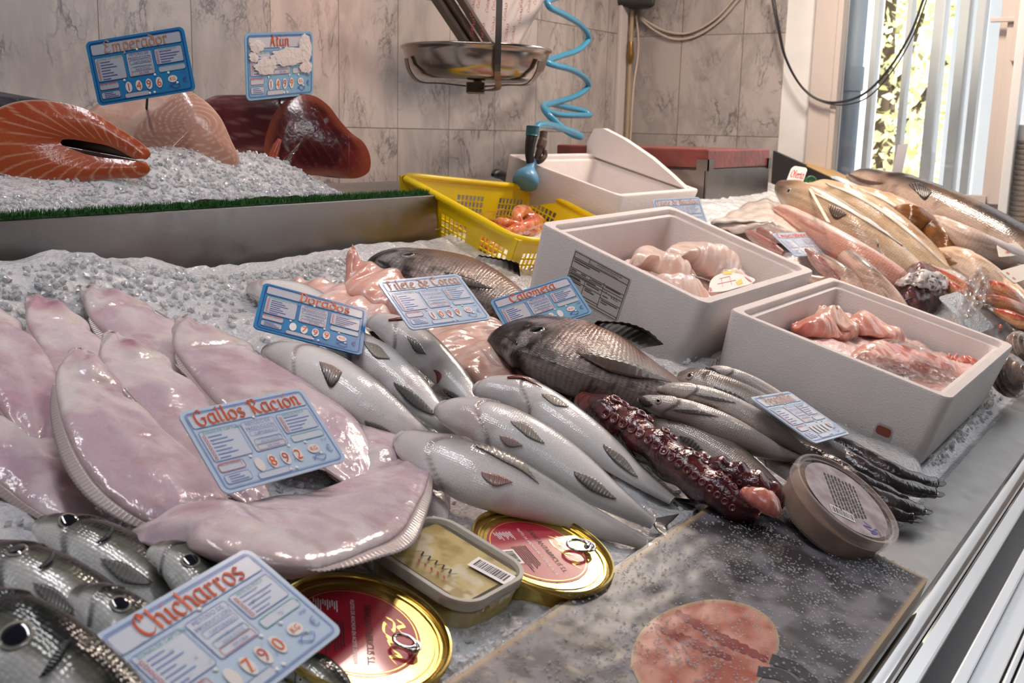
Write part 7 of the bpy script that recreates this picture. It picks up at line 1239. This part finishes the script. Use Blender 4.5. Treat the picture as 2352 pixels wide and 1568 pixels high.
# ================================================================ steel stand with the red cutting board, things by the wall
st = thing('steel_stand', 'square stainless steel stand behind the foam boxes carrying the red board', 'stand', (2.55, 1.22, 1.0)); sx0, sx1, sy0, sy1 = 2.365, 2.765, 1.022, 1.40; zt = EYE[2]-.083; zb = EYE[2]-.52+.268*sy0+.006; mb = MB(); mb.box((sx0, sy0, zb), (sx1-sx0, 0, 0), (0, .004, 0), (0, 0, zt-zb), bev=.001); mb.box((sx0, sy0+.006, zb+.015), (.004, 0, 0), (0, sy1-sy0-.006, 0), (0, 0, zt-zb-.015)); mb.box((sx1-.004, sy0+.006, zb+.015), (.004, 0, 0), (0, sy1-sy0-.006, 0), (0, 0, zt-zb-.015)); mb.box((sx0, sy1, zb+.10), (sx1-sx0, 0, 0), (0, .004, 0), (0, 0, zt-zb-.10)); mb.mk('stand_panels', M_steel, st, False); mb = MB()
for x_, w_ in ((sx0-.003, .030), (sx1-.020, .024)): mb.box((x_, sy0-.004, zt-.004), (w_, 0, 0), (0, .003, 0), (0, 0, .026)); mb.box((x_, sy0-.004, zt-.004), (.003, 0, 0), (0, .03, 0), (0, 0, .026))
mb.box((sx0, sy0, zt-.003), (sx1-sx0, 0, 0), (0, sy1-sy0, 0), (0, 0, .002)); mb.mk('corner_brackets', M_steel, st, False)
M_board = mat('red_board', (0.26, 0.055, 0.045), .4, coat=.3, bump=[('noise', 'Object', 60, .5, .004)], var=(18, (0.13, 0.035, 0.028), .9)); V, F = boxg((sx0+.002, sy0-.0, zt+.001), (sx1-sx0-.004, 0, 0), (0, sy1-sy0+.03, 0), (0, 0, .044), .004); bdo = mk('cutting_board', V, F, M_board, None, False); props(bdo, 'thick worn red cutting board lying on the steel stand', 'cutting board')
pw = thing('paper_sheet', 'white paper sheet with a red mark lying behind the red cutting board', 'paper', (2.45, 1.47, 1.16)); Q = [ony(1322, 372, 1.50), ony(1352, 340, 1.52), ony(1466, 338, 1.52), ony(1466, 372, 1.50)]; V = [(Q[0]*(1-u)+Q[3]*u)*(1-v)+(Q[1]*(1-u)+Q[2]*u)*v+np.array([0, -.006*math.sin(u*9), 0]) for u in np.linspace(0, 1, 16) for v in np.linspace(0, 1, 6)]; mk('sheet', V, gridf(16, 6), M_wrap, pw, True, solid=.001); mk('red_mark', [ony(1402, 342, 1.506), ony(1414, 341, 1.506), ony(1410, 350, 1.506), ony(1404, 350, 1.506)], [(0, 1, 2, 3)], M_red, pw, False)
# dark panel, carton with gold edge, offer card, lime
M_char = mat('charcoal_plastic', (0.030, 0.028, 0.028), .5); q = [onx(1776, 346, 3.10), onx(1905, 404, 3.10)]; dk = thing('leaning_board', 'dark grey panel leaning by the window wall behind the steel stand', 'panel', (3.10, 1.0, 1.05)); V = [q[0], q[1], q[1]-np.array([0, 0, .16]), q[0]-np.array([0, 0, .20])]; V = V+[p+np.array([.02, 0, 0]) for p in V]; mk('panel', V, [(0, 1, 2, 3), (7, 6, 5, 4), (0, 4, 5, 1), (1, 5, 6, 2), (2, 6, 7, 3), (3, 7, 4, 0)], M_char, dk, False)
cb = thing('carton', 'dark carton with a tan top edge standing behind the cream hakes', 'box', cp(1930, 440, .14)); A_, B_, C_ = cp(1838, 374, .150), cp(2045, 468, .165), cp(1872, 372, .150); mb = MB(); mb.box(A_-NN*.10, B_-A_, C_-A_, NN*.098, bev=.001); mb.mk('carton_body', M_char, cb, False); M_tan = mat('tan_cardboard', (0.50, 0.33, 0.15), .6); mb = MB(); mb.box(A_-NN*.0015, B_-A_, C_-A_, NN*.002); mb.mk('carton_edge', M_tan, cb, False)
of = thing('offer_card', 'small white and orange card with the red word Oferta, standing by the steel stand', 'sign', cp(1825, 432, .19)); P0_, P1_, P2_ = ony(1822, 380, .90), ony(1856, 386, .885), ony(1802, 432, .885); ux = P1_-P0_; uy = P0_-P2_; w_ = np.linalg.norm(ux); h_ = np.linalg.norm(uy); fr = Fr(P2_, ux/w_, uy/h_); R_ = rring(w_, h_, w_*.2, 5)+np.array([w_/2, h_/2]); k = len(R_); V = np.vstack([fr(R_[:, 0], R_[:, 1], np.zeros(k)), fr(R_[:, 0], R_[:, 1], np.full(k, -.004))]); mk('card', V, [tuple(range(k)), tuple(range(k, 2*k))[::-1]]+[(i, k+i, k+(i+1) % k, (i+1) % k) for i in range(k)], M_paper, of, False); mb = MB(); V2, F2 = rectg(.03*w_, .03*h_, .97*w_, .26*h_); mb.add(fr(V2[:, 0], V2[:, 1], np.full(4, .0006)), F2, 0); V2, F2 = rectg(.03*w_, .26*h_, .97*w_, .31*h_); mb.add(fr(V2[:, 0], V2[:, 1], np.full(4, .0006)), F2, 1); V2, F2, wd = pen('Oferta', w_*.36, .16) if 'f' in GL else (None, None, 0); mb.add(fr(w_*.06+V2[:, 0]*.8*w_/max(wd, 1e-6)*1.08, .50*h_+V2[:, 1]*1.35, np.full(len(V2), .0006)), F2, 2); mb.mk('printing', [mat('orange_ink', (.80, .16, .02), .4), mat('dark_green_ink', (.02, .16, .05), .4), mat('bright_red_ink', (.75, .07, .03), .4)], of, False)
M_lime = mat('lime_skin', (0.02, 0.10, 0.04), .35, coat=.3, bump=[('noise', 'Object', 200, .3, .002)])
for (x_, y_, r_), lb in zip(((1862, 417, 14), (1890, 424, 7)), ('round green cap beside the Oferta card', 'smaller green cap right of the round one, half behind the hakes')):
    p = cp(x_, y_, .160); rr = r_*mpp(p); V, F = lathe(p, -CF, [(rr, -rr*.6), (rr, rr*.1), (rr*.85, rr*.3), (rr*.70, rr*.3), (rr*.62, rr*.15), (rr*.3, rr*.15), (.0003, rr*.2)], 28); obj1('bottle_cap', V, F, M_lime, lb, 'cap', 'green caps', True)
# wall fittings: dark box, conduit, cables, corner trim
bx = thing('wall_speaker', 'black box fixed at the top of the tiled corner', 'speaker', (3.08, 1.50, 1.56)); V, F = boxg(onx(1400, 12, 3.06), onx(1506, 17, 3.10)-onx(1400, 12, 3.06), (.06, .05, 0), (0, 0, .25), .012, 3); mk('speaker_case', V, F, M_char, bx, False)
M_condu = mat('tan_conduit', (0.40, 0.30, 0.19), .5); M_brass = mat('brass_fitting', (0.30, 0.17, 0.06), .35, .8); cd2 = thing('conduit', 'thin tan pipe with a brass fitting running down the tiled corner', 'pipe', (3.165, 1.62, 1.15)); P = [ony(1452, 25, 1.632), ony(1447, 140, 1.632), ony(1438, 345, 1.632)]; mb = MB(); mb.tube(catmull(np.array(P), 12), .0065, 12); mb.mk('pipe', M_condu, cd2); mb = MB(); a_, b_ = ony(1449, 95, 1.625), ony(1448, 142, 1.625); mb.tube(catmull(np.array([a_, b_]), 6), [.006, .009, .009, .011, .011, .007], 12); mb.mk('fitting', M_brass, cd2, auto=30)
mb = MB(); mb.box((3.075, WY-.012, .9), (.045, 0, 0), (0, .012, 0), (0, 0, 1.6), bev=.002); props(mb.mk('trim_4', mat('corner_trim', (.58, .52, .50), .5), None, False), kind='structure')
def cable(name, pts, r, m, label, X=None, Y=None): P = catmull(np.array([onx(x, y, X-.0+d) if X else ony(x, y, Y+d) for x, y, d in pts]), 90); V, F = tubeg(P, r, 8); return obj1('cable', V, F, m, label, 'cable', 'wall cables', True)
M_cable = mat('beige_cable', (.56, .46, .39), .5); M_bcable = mat('black_cable', (.03, .03, .035), .4)
cable('c', [(1461, 35, 0), (1466, 90, 0), (1464, 135, 0), (1455, 200, 0), (1446, 345, 0)], .0035, M_cable, 'white cable running down beside the tan corner pipe', Y=1.625)
cable('c', [(1462, 32, -.02), (1490, 52, -.012), (1530, 72, -.008), (1580, 76, -.008), (1640, 45, -.01), (1692, -10, -.015)], .0035, M_cable, 'upper beige cable drooping across the right tiles', X=WX)
cable('c', [(1462, 34, -.02), (1500, 68, -.012), (1550, 90, -.008), (1600, 82, -.008), (1655, 45, -.01), (1704, -10, -.015)], .0035, M_cable, 'lower beige cable drooping across the right tiles', X=WX)
cable('c', [(1772, -10, -.03), (1786, 60, -.03), (1803, 130, -.03), (1838, 195, -.03), (1878, 228, -.03), (1925, 235, -.03), (1985, 215, -.03), (2040, 160, -.03), (2090, 80, -.03), (2124, -10, -.03)], .0035, M_bcable, 'black cable hanging in a loop across the window corner, the thicker one', X=WX)
cable('c', [(1778, -10, -.036), (1790, 60, -.036), (1806, 132, -.036), (1842, 199, -.036), (1882, 231, -.036), (1935, 241, -.036), (1992, 224, -.036), (2048, 165, -.036), (2096, 84, -.036), (2132, -10, -.036)], .002, M_bcable, 'thin black cable following the hanging loop across the window', X=WX)
# ================================================================ loose ice (after what lies in it)
xs = np.linspace(-0.4, 3.10, 420); ys = np.linspace(0.285, 1.185, 130)
def ice_main(x, y): return np.where((x > 1.53) | (y < 1.19), ice_n(x, y), 0.0)
rg = np.random.default_rng(51); pts = []
for i in range(4200):
    u = rg.random()
    if u < .45: x = rg.uniform(.25, 1.25); y = 1.15-abs(rg.normal(0, .07))
    elif u < .62: x = rg.uniform(.25, .75); y = rg.uniform(.45, .8)
    elif u < .85: x = rg.uniform(1.50, 2.6); y = .30+abs(rg.normal(.02, .05))
    else: x = rg.uniform(.6, 1.6); y = rg.uniform(.42, 1.0)
    if any(a < x < b and c < y < d for a, b, c, d in BOXES): continue
    pts.append(cw(x, y, float(ice_n(np.array([x]), np.array([y]))[0])+.0015))
chips('ice_chips', pts, .0018, .0055, 52, M_chip, 'loose ice chips scattered over the big ice bed')
heightfield('ice_bed', xs, ys, ice_main, M_ice, 'bed of crushed ice spread over the sloping steel tray', 'ice', 'stuff')
